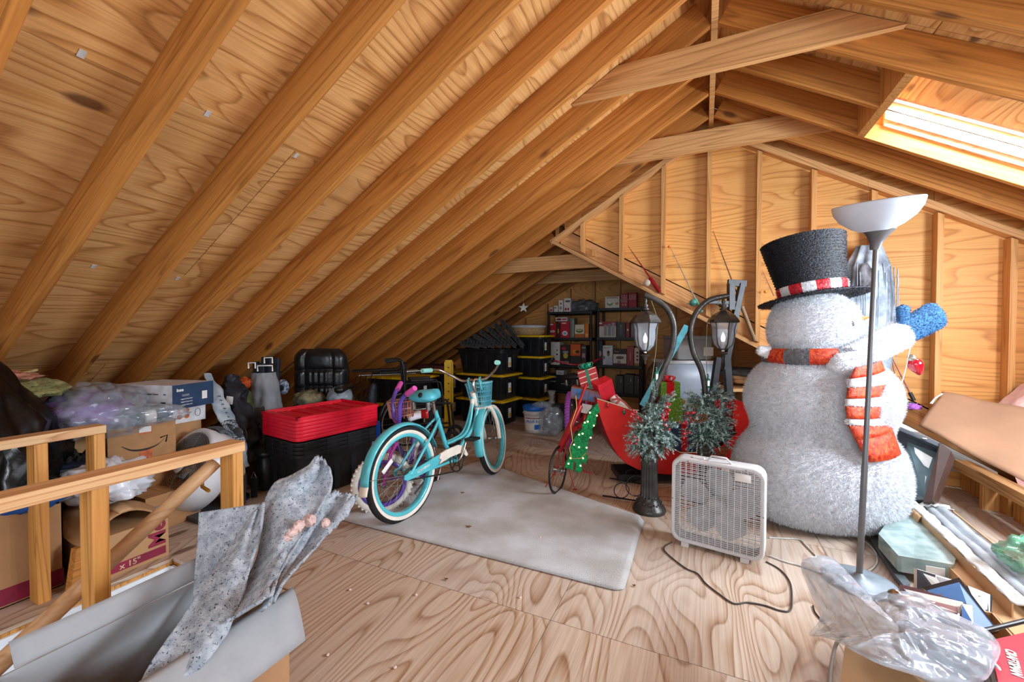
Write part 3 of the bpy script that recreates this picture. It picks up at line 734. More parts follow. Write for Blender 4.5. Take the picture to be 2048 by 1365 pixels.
op.location = (CL.x, CL.y, 2*.336); op.rotation_euler = (0, 0, rot)
g = MB(); g.rbox((-.80, 0, .315), (0, .55, .333), .045, 4); g.rbox((-.77, .03, .32), (-.03, .52, .3345), .04, 4); g.build('rim', TBLK, op)
med = make_tote('x', .62, .44, .295, group='black totes with yellow lids in the back stacks', sticker=True)
CM = aD(1084, 880, 5.72); CM.z = 0
put_totes(med, CM, rot, 4, .295, ['smaller black tote with yellow lid, bottom of the four beside the shelves', 'smaller black tote with yellow lid, second from the floor beside the shelves',
          'smaller black tote with yellow lid, third from the floor beside the shelves', 'smaller black tote with yellow lid under the cushioned basket'])
# tipped nest of black trays on the left stack
no_ = aD(985, 690, 5.45); nx = thing('nested_trays', 'tipped nest of black ribbed trays on top of the tall tote stack', 'trays', (no_.x, no_.y, .336*2+.345), rot=(0, 0, YAW))
def qn(px, py): p = aD(px, py, 5.45)-nx.location; return Vector((p.dot(Vector((_rt.x, _rt.y, 0))), 0, p.z))
for i in range(7):
    t = i/6; A_, B_ = qn(1003-80*t, 642+46*t), qn(1046-88*t, 697+1*t); A_.z = max(A_.z, B_.z+.05); B_.z = max(B_.z, .02)
    g = MB(); d_ = (B_-A_); g.bar(A_+Vector((0, .2, 0)), B_+Vector((0, .2, 0)), .42, .062, Vector((d_.z, 0, -d_.x)))
    for q in range(6): y = .0+q*.075; g.bar(A_+Vector((-.02, y, .02)), B_+Vector((-.02, y, .02)), .02, .04, Vector((d_.z, 0, -d_.x)))
    for q in range(7): p = A_.lerp(B_, q/6)+Vector((0, -.012, .0)); g.cbox((p.x, p.y, p.z), (.016, .012, .05))
    g.build('tray', pm('tray_black', '#0c0d0f', .6), nx)
# two stacks nearer, behind the red lids
bb = copy_tree(big); CB = aD(836, 900, 4.96); CB.z = 0
bb.location = (CB.x, CB.y, 0); relabel(bb, 'black tote with yellow lid, lower one behind the wheelchair'); bb.rotation_euler = (0, 0, math.radians(5))
b2 = copy_tree(bb); b2.location = (CB.x, CB.y, .336); relabel(b2, 'black tote with yellow lid, upper one behind the wheelchair, below the folding frames')
CB2 = aD(892, 900, 5.75); CB2.z = 0
b3 = copy_tree(bb); b3.location = (CB2.x, CB2.y, 0); b3.rotation_euler = (0, 0, rot); relabel(b3, 'black tote on the floor behind the wheelchair and left of the yellow post')
b4 = copy_tree(bb); b4.location = (CB2.x, CB2.y, .336); b4.rotation_euler = (0, 0, rot); relabel(b4, 'black tote with yellow lid under the maroon cushion')
g = MB(); g.rbox((-.36, -.2, 0), (.14, .2, .07), .08, 5)
q = tag(g.build('cushion', pm('maroon_fabric', '#55292a', 0.9, bump=.4), bevel=.01), 'maroon seat cushion lying on a black tote near the rafters', 'cushion'); q.location = (CB2.x-.25, CB2.y+.28, .674)
# yellow post (upright plastic panel)
yp = aD(898, 850, 5.25); yb = thing('yellow_panel', 'upright yellow plastic panel with bolt holes beside the tote stacks', 'panel', (yp.x, yp.y, 0), YAW)
g = MB(); g.prism([(-.055, 0), (.055, 0), (.055, .84), (.04, .875), (-.04, .875), (-.055, .84)], -.02, .02); g.box((-.055, -.03, 0), (-.04, .03, .85)); g.box((.04, -.03, 0), (.055, .03, .85))
g.build('panel', YEL, yb, bevel=.003)
g = MB()
for i in range(8): g.lathe([(.010, 0), (.010, .004)], 10, T(0, -.024, .08+i*.1) @ rotM('X', PI/2))
g.build('bolt_hole', pm('hole_brown', '#6b4a12'), yb)
# basket with cushion on the right tote stack
bp = Vector((CM.x-.33, CM.y+.22, 4*.296+.002)); bt = thing('cushioned_basket', 'woven basket with a grey-white cushion on the tote stack beside the shelves', 'basket', bp, rot)
g = MB(); g.lathe([(.20, 0), (.245, .03), (.25, .10), (.235, .105)], 32, None, 1.15, .85); g.build('basket', pm('wicker', '#b79a70', 0.85, bump=.8, bscale=45, col2='#8f6f49', scale=60), bt)
g = MB(); g.lathe([(.235, .10), (.27, .12), (.25, .14), (.12, .15), (0, .15)], 32, None, 1.15, .85); g.build('cushion', pm('grey_white_fabric', '#b9b9bd', 0.95), bt)

# ---------------- nested black totes under six red lids
CA = aZ(597, 1012); ra = math.radians(-8)
gr = 'stack of black totes with red lids'
for i in range(4):
    t = thing('black_tote', ['lowest black tote under the red lids, the one reaching the floor', 'second black tote nested below the red lids, its rim just above the lowest', 'third black tote nested below the red lids', 'uppermost black tote, its rim directly under the red lids'][i], 'storage tote', (CA.x, CA.y, i*.03), ra, gr)
    g = MB(); H_ = .355; Wt, Lt = .50, .70
    def ring(k, z, r=.06):
        x0, x1, y0, y1 = -Wt+k, -k, k, Lt-k; pts = []
        for cx, cy, a0 in ((x1-r, y1-r, 0), (x0+r, y1-r, 1), (x0+r, y0+r, 2), (x1-r, y0+r, 3)):
            for q in range(5): a = (a0+q/4)*PI/2; pts.append((cx+r*math.cos(a), cy+r*math.sin(a), z))
        return pts
    if i == 0: g.rings([ring(.055, 0), ring(.05, .01), ring(.02, H_-.045), ring(.0, H_-.04), ring(-.004, H_-.012), ring(.0, H_-.01), ring(.014, H_-.010)], True, True, False)
    else: g.rings([ring(.021+.0, H_-.055), ring(.02, H_-.042), ring(.0, H_-.038), ring(-.004, H_-.012), ring(.0, H_-.01), ring(.014, H_-.010)], True, False, False)
    for (u0, u1) in ((.04, .16), (.22, .30), (.40, .52), (.60, .66)):
        g.box((-.001, u0, H_-.040), (.006, u1, H_-.013))
    for (u0, u1) in ((.06, .12), (.19, .23), (.33, .42)): g.box((-u1, -.006, H_-.040), (-u0, .001, H_-.013))
    if i == 0:
        for u in (.12, .2, .30, .45, .58): g.box((-.034, u, .02), (-.026, u+.05, H_-.05))
        for u in (.10, .22, .34): g.box((-u-.05, .026, .02), (-u, .036, H_-.05))
    g.build('body', TBLK, t, bevel=.002)
for i in range(6):
    t = thing('tote_lid', 'flat red tote lid, ' + ['lowest of the six, resting on the black tote rim', 'second from the bottom of the six', 'third from the bottom of the six', 'third from the top of the six', 'second from the top of the six', 'topmost of the six with its ribbed top showing'][i], 'tote lid', (CA.x, CA.y, .447+i*.0255), ra, 'red lids stacked on the black totes')
    g = MB(); g.rbox((-.51, -.01, 0), (.01, .71, .0245), .06, 5, zr=.002)
    if i == 5:
        for (a, b, c, d) in ((-.50, 0, -.47, .70), (-.03, 0, 0, .70), (-.50, 0, 0, .03), (-.50, .67, 0, .70)): g.box((a, b, .02), (c, d, .045))
        for q in range(5): g.box((-.43, .07+q*.12, .024), (-.07, .15+q*.12, .034))
        for q in (-.44, -.07): g.box((q, .06, .024), (q+.02, .64, .040))
    g.build('lid', REDT, t, bevel=.0015)

# ---------------- black shelving units and their boxes
ZY = 6.10
SHF = pm('shelf_black', '#1a1b1e', 0.45)
def z4(x, y): return 1060+x/5.687, 560+y/5.687
def shelf_unit(xl, xr, tops, label, scal=False):
    a = aY(*z4(xl, 700), ZY); b = aY(*z4(xr, 700), ZY)
    t = thing('shelving_unit', label, 'shelving unit', ((a.x+b.x)/2, ZY+.2, 0))
    hw = (b.x-a.x)/2
    for sx in (-1, 1):
        for sy in (-.19, .19):
            g = MB(); zt = aY(*z4(xl, tops[0]), ZY).z
            g.lathe([(.019, 0), (.019, zt)], 10, T(sx*(hw-.02), sy, 0)); g.build('post', SHF, t)
    zz = []
    for y in tops:
        z = aY(*z4((xl+xr)/2, y), ZY).z; zz.append(z)
        g = MB(); g.box((-hw, -.205, z-.045), (hw, .205, z-.035)); g.box((-hw, -.205, z-.045), (hw, -.19, z)); g.box((-hw, .19, z-.045), (hw, .205, z)); g.box((-hw, -.2, z-.012), (hw, .2, z-.001))
        n = 9
        if scal:
            for q in range(n): g.prism([(-hw+.02+q*2*hw/n, z-.003), (-hw+.02+q*2*hw/n+.04, z-.003), (-hw+.02+q*2*hw/n+.033, z-.04), (-hw+.02+q*2*hw/n+.008, z-.04)], -.210, -.2045)
        g.build('shelf', SHF, t)
    return t, zz
u1, z1 = shelf_unit(200, 705, [362, 660, 975, 1262], 'black plastic shelving unit, the left one nearest the tote stacks')
u2, z2 = shelf_unit(755, 1275, [318, 656, 975, 1292], 'black plastic shelving unit, the right one behind the hanging lantern', True)
CARD = pm('cardboard', '#b98b5e', 0.85, var=0.06, bump=.15, bscale=30)
def colm(h): return pm('print_'+h.strip('#'), h, 0.5, var=0.05)
def shelf_box(x0, y0, x1, y1, z, col, label, prints=(), dp=.16, text=None, tcol='#f2f2ee', tsz=.02, name='product_box', yo=0.0, lean=0.0):
    Yf = ZY+.02+yo; a = aY(*z4(x0, y1), Yf); b = aY(*z4(x1, y0), Yf); w_, h_ = b.x-a.x-.004, abs(b.z-aY(*z4(x1, y1), Yf).z)
    t = thing(name, label, 'box', ((a.x+b.x)/2, Yf+dp/2, z+.001), lean, 'boxed goods on the black shelves')
    MB().box((-w_/2, -dp/2, 0), (w_/2, dp/2, h_)).build('carton', colm(col), t, bevel=.001)
    for i, (kind, u0, v0, u1, v1, c) in enumerate(prints):
        g = MB(); X0, X1, Z0, Z1 = -w_/2+u0*w_, -w_/2+u1*w_, v0*h_, v1*h_; yy = -dp/2-.0008-.0004*i
        if kind == 'r': g.box((X0, yy, Z0), (X1, -dp/2+.0002, Z1))
        else:
            n = 18; cx, cz, rx, rz = (X0+X1)/2, (Z0+Z1)/2, (X1-X0)/2, (Z1-Z0)/2
            g.prism([(cx+rx*math.cos(2*PI*k/n), cz+rz*math.sin(2*PI*k/n)) for k in range(n)], yy, -dp/2+.0002)
        g.build('printed_picture', colm(c), t)
    if text:
        for (s, u, v, sz) in text: txt('lettering', s, sz, colm(tcol), t, T(-w_/2+u*w_, -dp/2-.0026, v*h_) @ rotM('X', PI/2), bold=.0004)
    return t
B = shelf_box; zt = z1[0]
B(220, 305, 262, 358, zt, '#d9b8ae', 'tiny pinkish box at the left end of the left top shelf', [('r', .2, .2, .8, .6, '#b0403c')])
B(270, 288, 320, 358, zt, '#e4dfd8', 'small cream box beside the tiny pinkish one on the top shelf', [('r', .1, .55, .6, .8, '#8a8078')])
B(325, 225, 377, 358, zt, '#e9e4dd', 'tall narrow white box on the left top shelf', [('r', .25, .2, .7, .45, '#9a9086'), ('c', .3, .6, .7, .8, '#7b6d60')])
B(385, 205, 464, 358, zt, '#e6ddd6', 'tall white box with red dots left of the grey plastic bag', [('c', .1, .08, .45, .3, '#a83238'), ('c', .5, .08, .8, .3, '#a83238'), ('r', .2, .7, .9, .85, '#6d625a')])
z_ = z1[1]
B(216, 487, 297, 655, z_, '#c01522', 'red appliance box with a small white oval picture on the second shelf', [('c', .15, .35, .85, .5, '#eee6de'), ('c', .3, .38, .7, .47, '#b0a79c'), ('r', .15, .85, .6, .93, '#f0dcd8')], dp=.2)
B(299, 492, 342, 655, z_, '#3a2018', 'dark brown box squeezed between two red appliance boxes', [('r', .35, .3, .7, .62, '#c49a4c')], dp=.2)
bx = B(344, 472, 450, 657, z_, '#c3142a', 'red appliance box showing a white machine, below the flat car box', [('c', .2, .12, .8, .42, '#e9eef2'), ('c', .33, .18, .67, .34, '#8fb6cc'), ('r', .15, .86, .62, .93, '#f3dede')], dp=.22)
hh_ = aY(*z4(400, 472), ZY+.02).z-aY(*z4(400, 657), ZY+.02).z
B(292, 424, 425, 468, z_+hh_+.004, '#dcdcdc', 'flat white and red toy car box lying on the red appliance box', [('c', .05, .2, .5, .8, '#7a1a26'), ('r', .55, .3, .95, .7, '#c02a3a')], dp=.2)
B(453, 430, 505, 655, z_, '#74766e', 'narrow grey-green box beside the red appliance box', [('r', .55, .05, .9, .9, '#9aa49a')])
B(508, 505, 618, 656, z_, '#e3d9bf', 'white box with a green dish picture on the second shelf', [('r', 0, 0, 1, .30, '#c8682a'), ('c', .12, .38, .88, .68, '#4d6b3a'), ('c', .2, .5, .8, .64, '#c9c27a')], dp=.2)
B(621, 497, 668, 656, z_, '#dd7a14', 'bright orange box at the right end of the second shelf', [('r', .2, .1, .75, .3, '#f0c070')], dp=.2)
z_ = z1[2]
B(236, 712, 340, 972, z_, '#dcd8d0', 'tall white box with small black tool pictures on the third shelf', [('c', .12, .1, .45, .32, '#3a3a38'), ('c', .6, .08, .8, .2, '#4a4a46'), ('c', .6, .42, .8, .5, '#2c2c2a'), ('c', .62, .62, .8, .68, '#2c2c2a')], dp=.2)
B(346, 745, 454, 972, z_, '#2b1c1a', 'dark box with a red oval and a yellow jug picture', [('c', .08, .76, .6, .92, '#b3202a'), ('c', .3, .34, .8, .62, '#c9b23a'), ('c', .2, .6, .85, .72, '#8fa0a0'), ('r', .1, .05, .9, .2, '#8a8a80')], dp=.2)
B(457, 730, 575, 972, z_, '#d8591a', 'orange box with a dark lower half on the third shelf', [('r', 0, 0, 1, .46, '#2d2a2a'), ('c', .2, .55, .8, .75, '#e0902a'), ('c', .5, .58, .9, .72, '#2a2422')], dp=.2)
B(582, 740, 640, 972, z_, '#3b3436', 'dark grey box with a pink panel at the right end of the third shelf', [('r', .15, .4, .8, .62, '#b58690'), ('r', .1, .85, .9, .93, '#8c8c8c')], dp=.2)
z_ = z1[3]
kb1 = B(192, 1088, 520, 1258, z_, '#17181c', 'wide black carton with white lettering on the lowest visible shelf', [], dp=.24, text=[('TYPHUR', .2, .85, .032), ('12PCS SET', .2, .55, .022), ('KITCHEN', .6, .42, .02)], tcol='#d9d9dd')
hh_ = aY(*z4(400, 1088), ZY+.02).z-aY(*z4(400, 1258), ZY+.02).z
B(296, 1034, 386, 1085, z_+hh_+.003, '#c4c6ca', 'small silver-grey box lying on the black lettered carton', [('r', .2, .3, .8, .5, '#8d8f96')], dp=.2)
# unit two
z_ = z2[0]
B(853, 185, 1019, 314, z_, '#dcd6c6', 'white box with a green bowl picture on the right top shelf', [('c', .12, .2, .55, .6, '#6d8a5a'), ('c', .17, .35, .5, .62, '#e6e3d6'), ('c', .7, .25, .95, .5, '#c98a5a'), ('r', .1, .86, .9, .93, '#7b746a')], dp=.18)
B(1029, 150, 1115, 314, z_, '#9c2230', 'dark red box of close white lettering, left of the pair on the right top shelf', [('c', .2, .12, .4, .3, '#c99a6a'), ('c', .55, .12, .8, .3, '#c99a6a')], text=[('FOR A', .5, .82, .03), ('TABLE', .5, .68, .03), ('ALWAYS', .5, .54, .03), ('GOOD', .5, .41, .03)], tcol='#d8a8a4')
B(1119, 140, 1212, 314, z_, '#a31e2e', 'dark red box with one lettered heading, right of the red pair on the top shelf', [], text=[('ENJOY', .5, .78, .036), ('YOUR', .5, .66, .036), ('FOOD', .5, .54, .036)], tcol='#d8a8a4')
z_ = z2[1]
t = B(757, 470, 980, 652, z_, '#cfc3b4', 'cream and red box with a picture of steel tumblers', [('r', 0, .70, 1, 1, '#9c2a34'), ('r', .38, .1, .54, .8, '#8f8f92'), ('r', .58, .1, .74, .86, '#85858a'), ('r', .78, .1, .94, .92, '#9c9ca0'), ('r', .05, .84, .28, .94, '#e8e4dc')], dp=.2)
B(986, 482, 1086, 652, z_, '#3d3a3a', 'charcoal box with a faint bottle picture beside the tumblers box', [('r', .35, .15, .65, .7, '#55514f'), ('c', .38, .72, .62, .84, '#8b8682')], dp=.2)
B(1089, 480, 1134, 652, z_, '#8f1f26', 'narrow red box with a white mark beside the charcoal box', [('c', .25, .42, .75, .58, '#e0cfc9')], dp=.2)
B(1142, 500, 1210, 652, z_, '#6b5c56', 'grey-brown box behind the hanging lantern', [('r', .2, .1, .8, .9, '#84736c')], dp=.2)
z_ = z2[2]
B(748, 706, 824, 972, z_, '#24242b', 'black box with a pale curved picture at the left of the right third shelf', [('c', .2, .35, .9, .6, '#a8908c')], dp=.2)
t = B(826, 750, 941, 972, z_, '#d4d6da', 'white box showing a person in a white jacket', [('r', .35, 0, .95, .42, '#b9c4d2'), ('c', .42, .44, .72, .70, '#8d6048'), ('c', .42, .60, .72, .74, '#3a2a22'), ('r', .1, .84, .8, .92, '#b9b2a8')], dp=.2)
B(945, 790, 1098, 972, z_, '#d8d0c0', 'black and cream box with a frying pan picture', [('r', 0, .70, 1, 1, '#241c18'), ('c', .2, .38, .82, .58, '#5a5650'), ('c', .3, .12, .6, .3, '#9c948a'), ('r', 0, 0, 1, .12, '#5a2a26')], dp=.2, text=[('Pure', .25, .86, .03)], tcol='#d8a03c')
B(1101, 752, 1180, 972, z_, '#a13a3a', 'brick-red box with a pale vertical word on the right third shelf', [('r', .42, .25, .6, .7, '#c9776c')], dp=.2)
B(1184, 768, 1262, 972, z_, '#d2c3ad', 'cream box with three dark red dots on the right third shelf', [('c', .3, .68, .65, .8, '#5c2a26'), ('c', .3, .48, .65, .6, '#7a2a26'), ('c', .3, .28, .65, .4, '#7a2a26'), ('r', 0, 0, 1, .14, '#a8834a')], dp=.2)
z_ = z2[3]
for i, (x0, x1, yt) in enumerate(((968, 1062, 1092), (1068, 1180, 1074), (1183, 1254, 1080))):
    B(x0, yt, x1, 1290, z_, '#4f4c4f', 'grey glassware carton on the lowest right shelf, ' + ['left of three', 'middle of three', 'right of three'][i], [('r', .66, .62, .76, .82, '#a9a7a9'), ('r', .7, .25, .72, .62, '#8a888a')], dp=.2)
B(826, 1030, 862, 1130, z_, '#b9bcc4', 'small pale grey box at the back of the lowest right shelf', [], yo=.05)
# grey plastic bag on the left top shelf
def blob(name, c, r, m, seed=0, amp=.25, fr=3.0, seg=40, flat=0.3, parent=None, pinch=None, crease=.5, ly=None):
    g = MB(); n = seg//2; rg = []
    for i in range(n+1):
        a = -PI/2+PI*i/n; ring = []
        for k in range(seg):
            b = 2*PI*k/seg; d = Vector((math.cos(a)*math.cos(b), math.cos(a)*math.sin(b), math.sin(a)))
            p = d*fr+Vector((seed*7.1, seed*3.3, 0)); f = 1+amp*fbm(p, 3)+amp*crease*(.5-abs(noise.noise(p*2.7)))*1.2
            z = d.z*f
            if z < -flat: z = -flat-(z+flat)*.08*-1 if False else -flat
            if pinch and d.z > .4: k_ = (d.z-.4)/.6; f *= 1-pinch*k_*k_; z = d.z*(1+.5*k_)
            ring.append((c[0]+d.x*f*r[0], c[1]+d.y*f*r[1], c[2]+z*r[2]))
        rg.append(ring)
    g.rings(rg, True); return g.build(name, m, parent)
PBAG = pm('grey_clear_plastic', '#6c6f76', 0.25, var=.2, alpha=.85, coat=.3)
pbp = aY(*z4(590, 320), ZY+.15)
o = blob('plastic_bag', (0, 0, .075), (.22, .13, .10), PBAG, 3, .35, 2.2, flat=.72); o.location = (pbp.x, ZY+.16, z1[0]+.002); tag(o, 'grey plastic bag slumped on the left top shelf', 'plastic bag')

# white star hung from a rafter
sp_ = aD(1047, 616, 5.9); g = MB(); pts = []
for i in range(10): r_ = .075 if i % 2 == 0 else .030; a = PI/2+i*PI/5; pts.append((r_*math.cos(a), r_*math.sin(a)))
g.prism(pts, -.006, .006); o = g.build('star_ornament', pm('white_wood', '#e2e0dc', 0.6), bevel=.002); o.location = sp_; o.rotation_euler = (0, 0, YAW); tag(o, 'small white five-pointed star hanging from the rafters', 'ornament')
g = MB(); zr_ = zl(sp_.x); g.tube([(0, 0, .07), (0, 0, max(.1, zr_-sp_.z))], .0012, 4); g.build('string', WHITEP, o)
# ================================================================ RUG, SNOWMAN, LAMPS, SLEIGH, FAN
RUG = pm('rug_wool', '#e4e7ec', 0.95, var=0.0, col2='#bfbcb6', scale=3.4, bump=.9, bscale=260, sheen=.3)
nt = RUG.node_tree
def rug_mesh():
    g = MB(); c = [aZ(640, 1062), aZ(1247, 1187), aZ(1287, 1040), aZ(905, 922)]
    c[3] = Vector((-1.93, 3.42, 0)); c[0] = Vector((-2.18, 1.95, 0))
    nu, nv = 60, 50
    def P(u, v):
        # rounded corners
        a = c[0].lerp(c[1], u); b = c[3].lerp(c[2], u); p = a.lerp(b, v)
        ex, ey = min(u, 1-u)*2.2, min(v, 1-v)*1.2; r = .06
        if ex < r and ey < r:
            dx, dy = r-ex, r-ey; L_ = math.hypot(dx, dy)
            if L_ > r: k = (1-r/L_); p = p + ((c[1]-c[0])/2.2*(dx*k)*(1 if u < .5 else -1)) + ((c[3]-c[0])/1.2*(dy*k)*(1 if v < .5 else -1))
        z = .010+.006*(.5+.5*fbm((p.x*1.6, p.y*1.6, 0), 2))
        if u > .8 and v > .72: z += .025*max(0, math.sin((v-.72)*11))*(u-.8)*5
        e = min(u, 1-u, v, 1-v)
        return Vector((p.x, p.y, z if e > .001 else .002))
    g.grid(P, nu, nv); return g
rg_ = tag(rug_mesh().build('rug', RUG), 'stained pale grey rug remnant on the plywood under the bicycles', 'rug')
md = rg_.modifiers.new('t', 'SOLIDIFY'); md.thickness = .008; md.offset = 1

# ---- snowman
sc_ = aD(1637, 900, 2.72); SNX, SNY = sc_.x, sc_.y; SD = 2.72
sn = thing('snowman_figure', 'life-size fuzzy white snowman in a black top hat and striped scarf, one arm raised', 'snowman', (SNX, SNY, 0), YAW)
def sl(px, py, dy=0.0):                          # photo reading to the figure's own frame
    d = (SD+dy); p = aD(px, py, d); q = p-Vector((SNX, SNY, 0)); return Vector((q.dot(CR), q.dot(Vector((-CR.y, CR.x, 0))), q.z))
FUR = pm('white_tinsel', '#e0e3e9', 0.5, var=0.05, scale=30, bump=.5, bscale=120, sheen=.5)
def fur(mb, L, dens, seed=1, lean=(0, 0, -.3)):
    """short tinsel tufts standing out of every face already in the mesh"""
    rnd = random.Random(seed); vs = mb.v[:]; fs = mb.f[:]; nv, nf = [], []
    for f in fs:
        P = [vs[i] for i in f]
        if len(P) < 3: continue
        n = (P[1]-P[0]).cross(P[2]-P[0]); ar = n.length*(.5 if len(P) == 3 else 1)
        if ar < 1e-9: continue
        n.normalize(); k = ar*dens; k = int(k)+(1 if rnd.random() < k-int(k) else 0)
        for _ in range(k):
            a, b = rnd.random(), rnd.random()
            if len(P) == 4: p = P[0].lerp(P[1], a).lerp(P[3].lerp(P[2], a), b)
            else:
                if a+b > 1: a, b = 1-a, 1-b
                p = P[0]+(P[1]-P[0])*a+(P[2]-P[0])*b
            d = (n+Vector((rnd.uniform(-.7, .7), rnd.uniform(-.7, .7), rnd.uniform(-.7, .7)))+Vector(lean)).normalized()
            s_ = d.orthogonal().normalized(); s_.rotate(Matrix.Rotation(rnd.random()*6.28, 3, d)); l = L*rnd.uniform(.5, 1.2)
            i = len(nv); nv += [p-s_*.0018, p+s_*.0018, p+d*l]; nf.append((i, i+1, i+2))
    return mb.add(nv, nf, False)
def ell(z, rx, cx=0.0, ky=.78, cy=0.0, n=48, bump_=.0):
    return [(cx+rx*math.cos(2*PI*k/n), cy+rx*ky*math.sin(2*PI*k/n), z) for k in range(n)]
def smooth_prof(P, n=5): return bez([(a, b, c) for a, b, c in P], n)
g = MB()
SHR = .022
prof = [(.30, .015, -.005), (.43, .05, -.005), (.505, .14, -.01), (.530, .25, -.015), (.525, .36, -.015), (.485, .48, -.01), (.425, .565, -.005), (.43, .64, 0), (.462, .73, 0), (.468, .82, 0), (.44, .91, 0), (.385, .985, -.005), (.30, 1.04, -.01), (.275, 1.075, -.01), (.285, 1.11, -.01), (.315, 1.17, -.02), (.325, 1.25, -.02), (.31, 1.33, -.02), (.27, 1.40, -.02), (.20, 1.45, -.02), (.10, 1.475, -.02)]
rgs = []
for r_, z, cx in smooth_prof(prof, 4): rgs.append(ell(z, max(.05, r_-SHR-(.034 if z > 1.12 else 0)), cx-(.026 if z > 1.05 else 0)))
g.rings(rgs, True, True, True); fur(g, .022, 30000, 3); g.build('body', FUR, sn)
HATM = pm('black_tinsel', '#1d2330', 0.5, var=.3, scale=40, bump=.8, bscale=90, col2='#0e1016'); REDF = pm('red_tinsel', '#c81f2c', 0.4, var=.2, scale=60, bump=.5)
ORG = pm('orange_red_glitter', '#e8602c', 0.35, 0.1, var=.3, scale=55, bump=.5, bscale=200, col2='#b81c18')
GRF = pm('grey_fur', '#6f7075', 0.8, var=.2, scale=40, bump=.8)
# hat: tilted
hc = sl(1627, 596); HM = T(*hc) @ rotM('Y', math.radians(-6)) @ rotM('X', math.radians(-9))
g = MB(); g.lathe([(.20, .0), (.33, -.012), (.338, -.004), (.20, .018), (.0, .018)], 40, HM, 1, .8); fur(g, .012, 9000, 5); hat = g.build('hat', HATM, sn)
g = MB(); rr = []
for i in range(41):
    t = i/40; r_ = .188+(.250-.188)*t; z = .01+.385*t
    rr.append((r_+(.009 if i % 2 else -.006), z))
g.lathe(rr+[(.22, .397), (0, .392)], 40, HM, 1, .8, caps=False); fur(g, .006, 12000, 6); g.build('crown', HATM, hat)
for i in range(16):
    g = MB(); n = 5; a0, a1 = 2*PI*i/16, 2*PI*(i+1)/16; rg = []
    for z, r_ in ((.015, .196), (.03, .204), (.07, .210), (.085, .206)):
        rg.append([HM @ Vector((r_*math.cos(a0+(a1-a0)*k/n), .8*r_*math.sin(a0+(a1-a0)*k/n), z)) for k in range(n+1)])
    g.rings(rg, closed=False); fur(g, .010, 14000, i); g.build('hat_band', REDF if i % 2 else FUR, hat)
# collar scarf
for i in range(14):
    g = MB(); n = 6; a0, a1 = 2*PI*i/14, 2*PI*(i+1)/14; rg = []
    for z, r_ in ((1.03, .305), (1.045, .335), (1.08, .345), (1.115, .338), (1.13, .31)):
        rg.append([(-.01+r_*math.cos(a0+(a1-a0)*k/n), .8*r_*math.sin(a0+(a1-a0)*k/n), z+.012*math.cos(a0+(a1-a0)*k/n)) for k in range(n+1)])
    g.rings(rg, closed=False); fur(g, .008, 9000, i+40); g.build('scarf_band', ORG if i % 2 else GRF, sn)
# scarf tail: bands hanging from the right shoulder
tl = [(1715, 742, 1765, 728), (1700, 772, 1782, 765), (1697, 800, 1776, 800), (1700, 832, 1768, 835), (1716, 862, 1785, 852), (1735, 893, 1797, 880)]
W_ = [ORG, FUR, ORG, FUR, ORG, FUR, ORG, FUR, ORG]
tl = [((1712, 735), (1760, 722)), ((1700, 758), (1768, 742)), ((1697, 775), (1776, 768)), ((1694, 798), (1773, 790)), ((1692, 812), (1781, 812)), ((1696, 838), (1768, 834)), ((1697, 850), (1778, 850)), ((1712, 880), (1783, 860)), ((1738, 925), (1800, 908))]
for i in range(8):
    (a, b), (c, d) = tl[i], tl[i+1]
    g = MB(); p = [sl(*a, -.40), sl(*b, -.27), sl(*d, -.28), sl(*c, -.41)]
    off = Vector((0, .03, 0)); off2 = Vector((0, -.012, 0))
    def Pq(u, v, p=p): q = p[0].lerp(p[1], u).lerp(p[3].lerp(p[2], u), v); return q+Vector((0, -.03*math.sin(PI*u), 0))
    g.grid(Pq, 6, 3); n = len(g.v); 
    fu = i % 2 == 1 and i < 7
    if fu: fur(g, .018, 26000, i+70)
    g.build('scarf_tail', FUR if fu else ORG, sn, solid=.014)
# raised arm, mitten, thumb
sh, el = sl(1668, 738, -.26), sl(1800, 669, -.16)
g = MB(); ax = (el-sh).normalized(); x, y, z = frame(sh, el, (0, 1, 0)); rg = []
for t, r_ in ((-.05, .03), (0.0, .07), (.06, .088), (.2, .085), (.5, .080), (.8, .084), (1.0, .088), (1.03, .07)):
    c = sh.lerp(el, t); rg.append([c+x*(r_*math.cos(2*PI*k/20))+y*(r_*.8*math.sin(2*PI*k/20)) for k in range(20)])
g.rings(rg, True, True, True); fur(g, .016, 30000, 9); g.build('arm', FUR, sn)
BLU = pm('blue_knit', '#1d4876', 0.75, var=.35, scale=60, bump=1.0, bscale=90, col2='#34709f')
def capsule(name, A, B, r0, r1, m, kx=1.0, ky=.55, parent=sn, fl=.012):
    x, y, z = frame(A, B, (0, 1, 0)); rg = []
    for i in range(11):
        t = i/10; f = math.sqrt(max(0, 1-((t-.82)/.18)**2)) if t > .82 else 1; f = max(f, .04); r_ = (r0+(r1-r0)*min(1, t/.8))*f
        c = Vector(A).lerp(Vector(B), t); rg.append([c+x*(r_*kx*math.cos(2*PI*k/20))+y*(r_*ky*math.sin(2*PI*k/20)) for k in range(20)])
    g = MB(); g.rings(rg, True, True, True)
    if fl: fur(g, fl, 12000, 11)
    return g.build(name, m, parent)
mt = capsule('mitten', sl(1797, 671, -.16), sl(1884, 624, -.16), .076, .088, BLU)
capsule('mitten_thumb', sl(1806, 652, -.19), sl(1806, 610, -.19), .036, .040, BLU, parent=mt)
capsule('small_hand', sl(1538, 705, -.02), sl(1514, 700, -.02), .042, .03, FUR)
g = MB(); a, b = sl(1698, 642, -.14), sl(1741, 634, -.17); g.tube([a, a.lerp(b, .5), b], [.024, .016, .003], 10); g.build('carrot_nose', pm('orange_tinsel', '#e2761e', .5, bump=.6), sn)
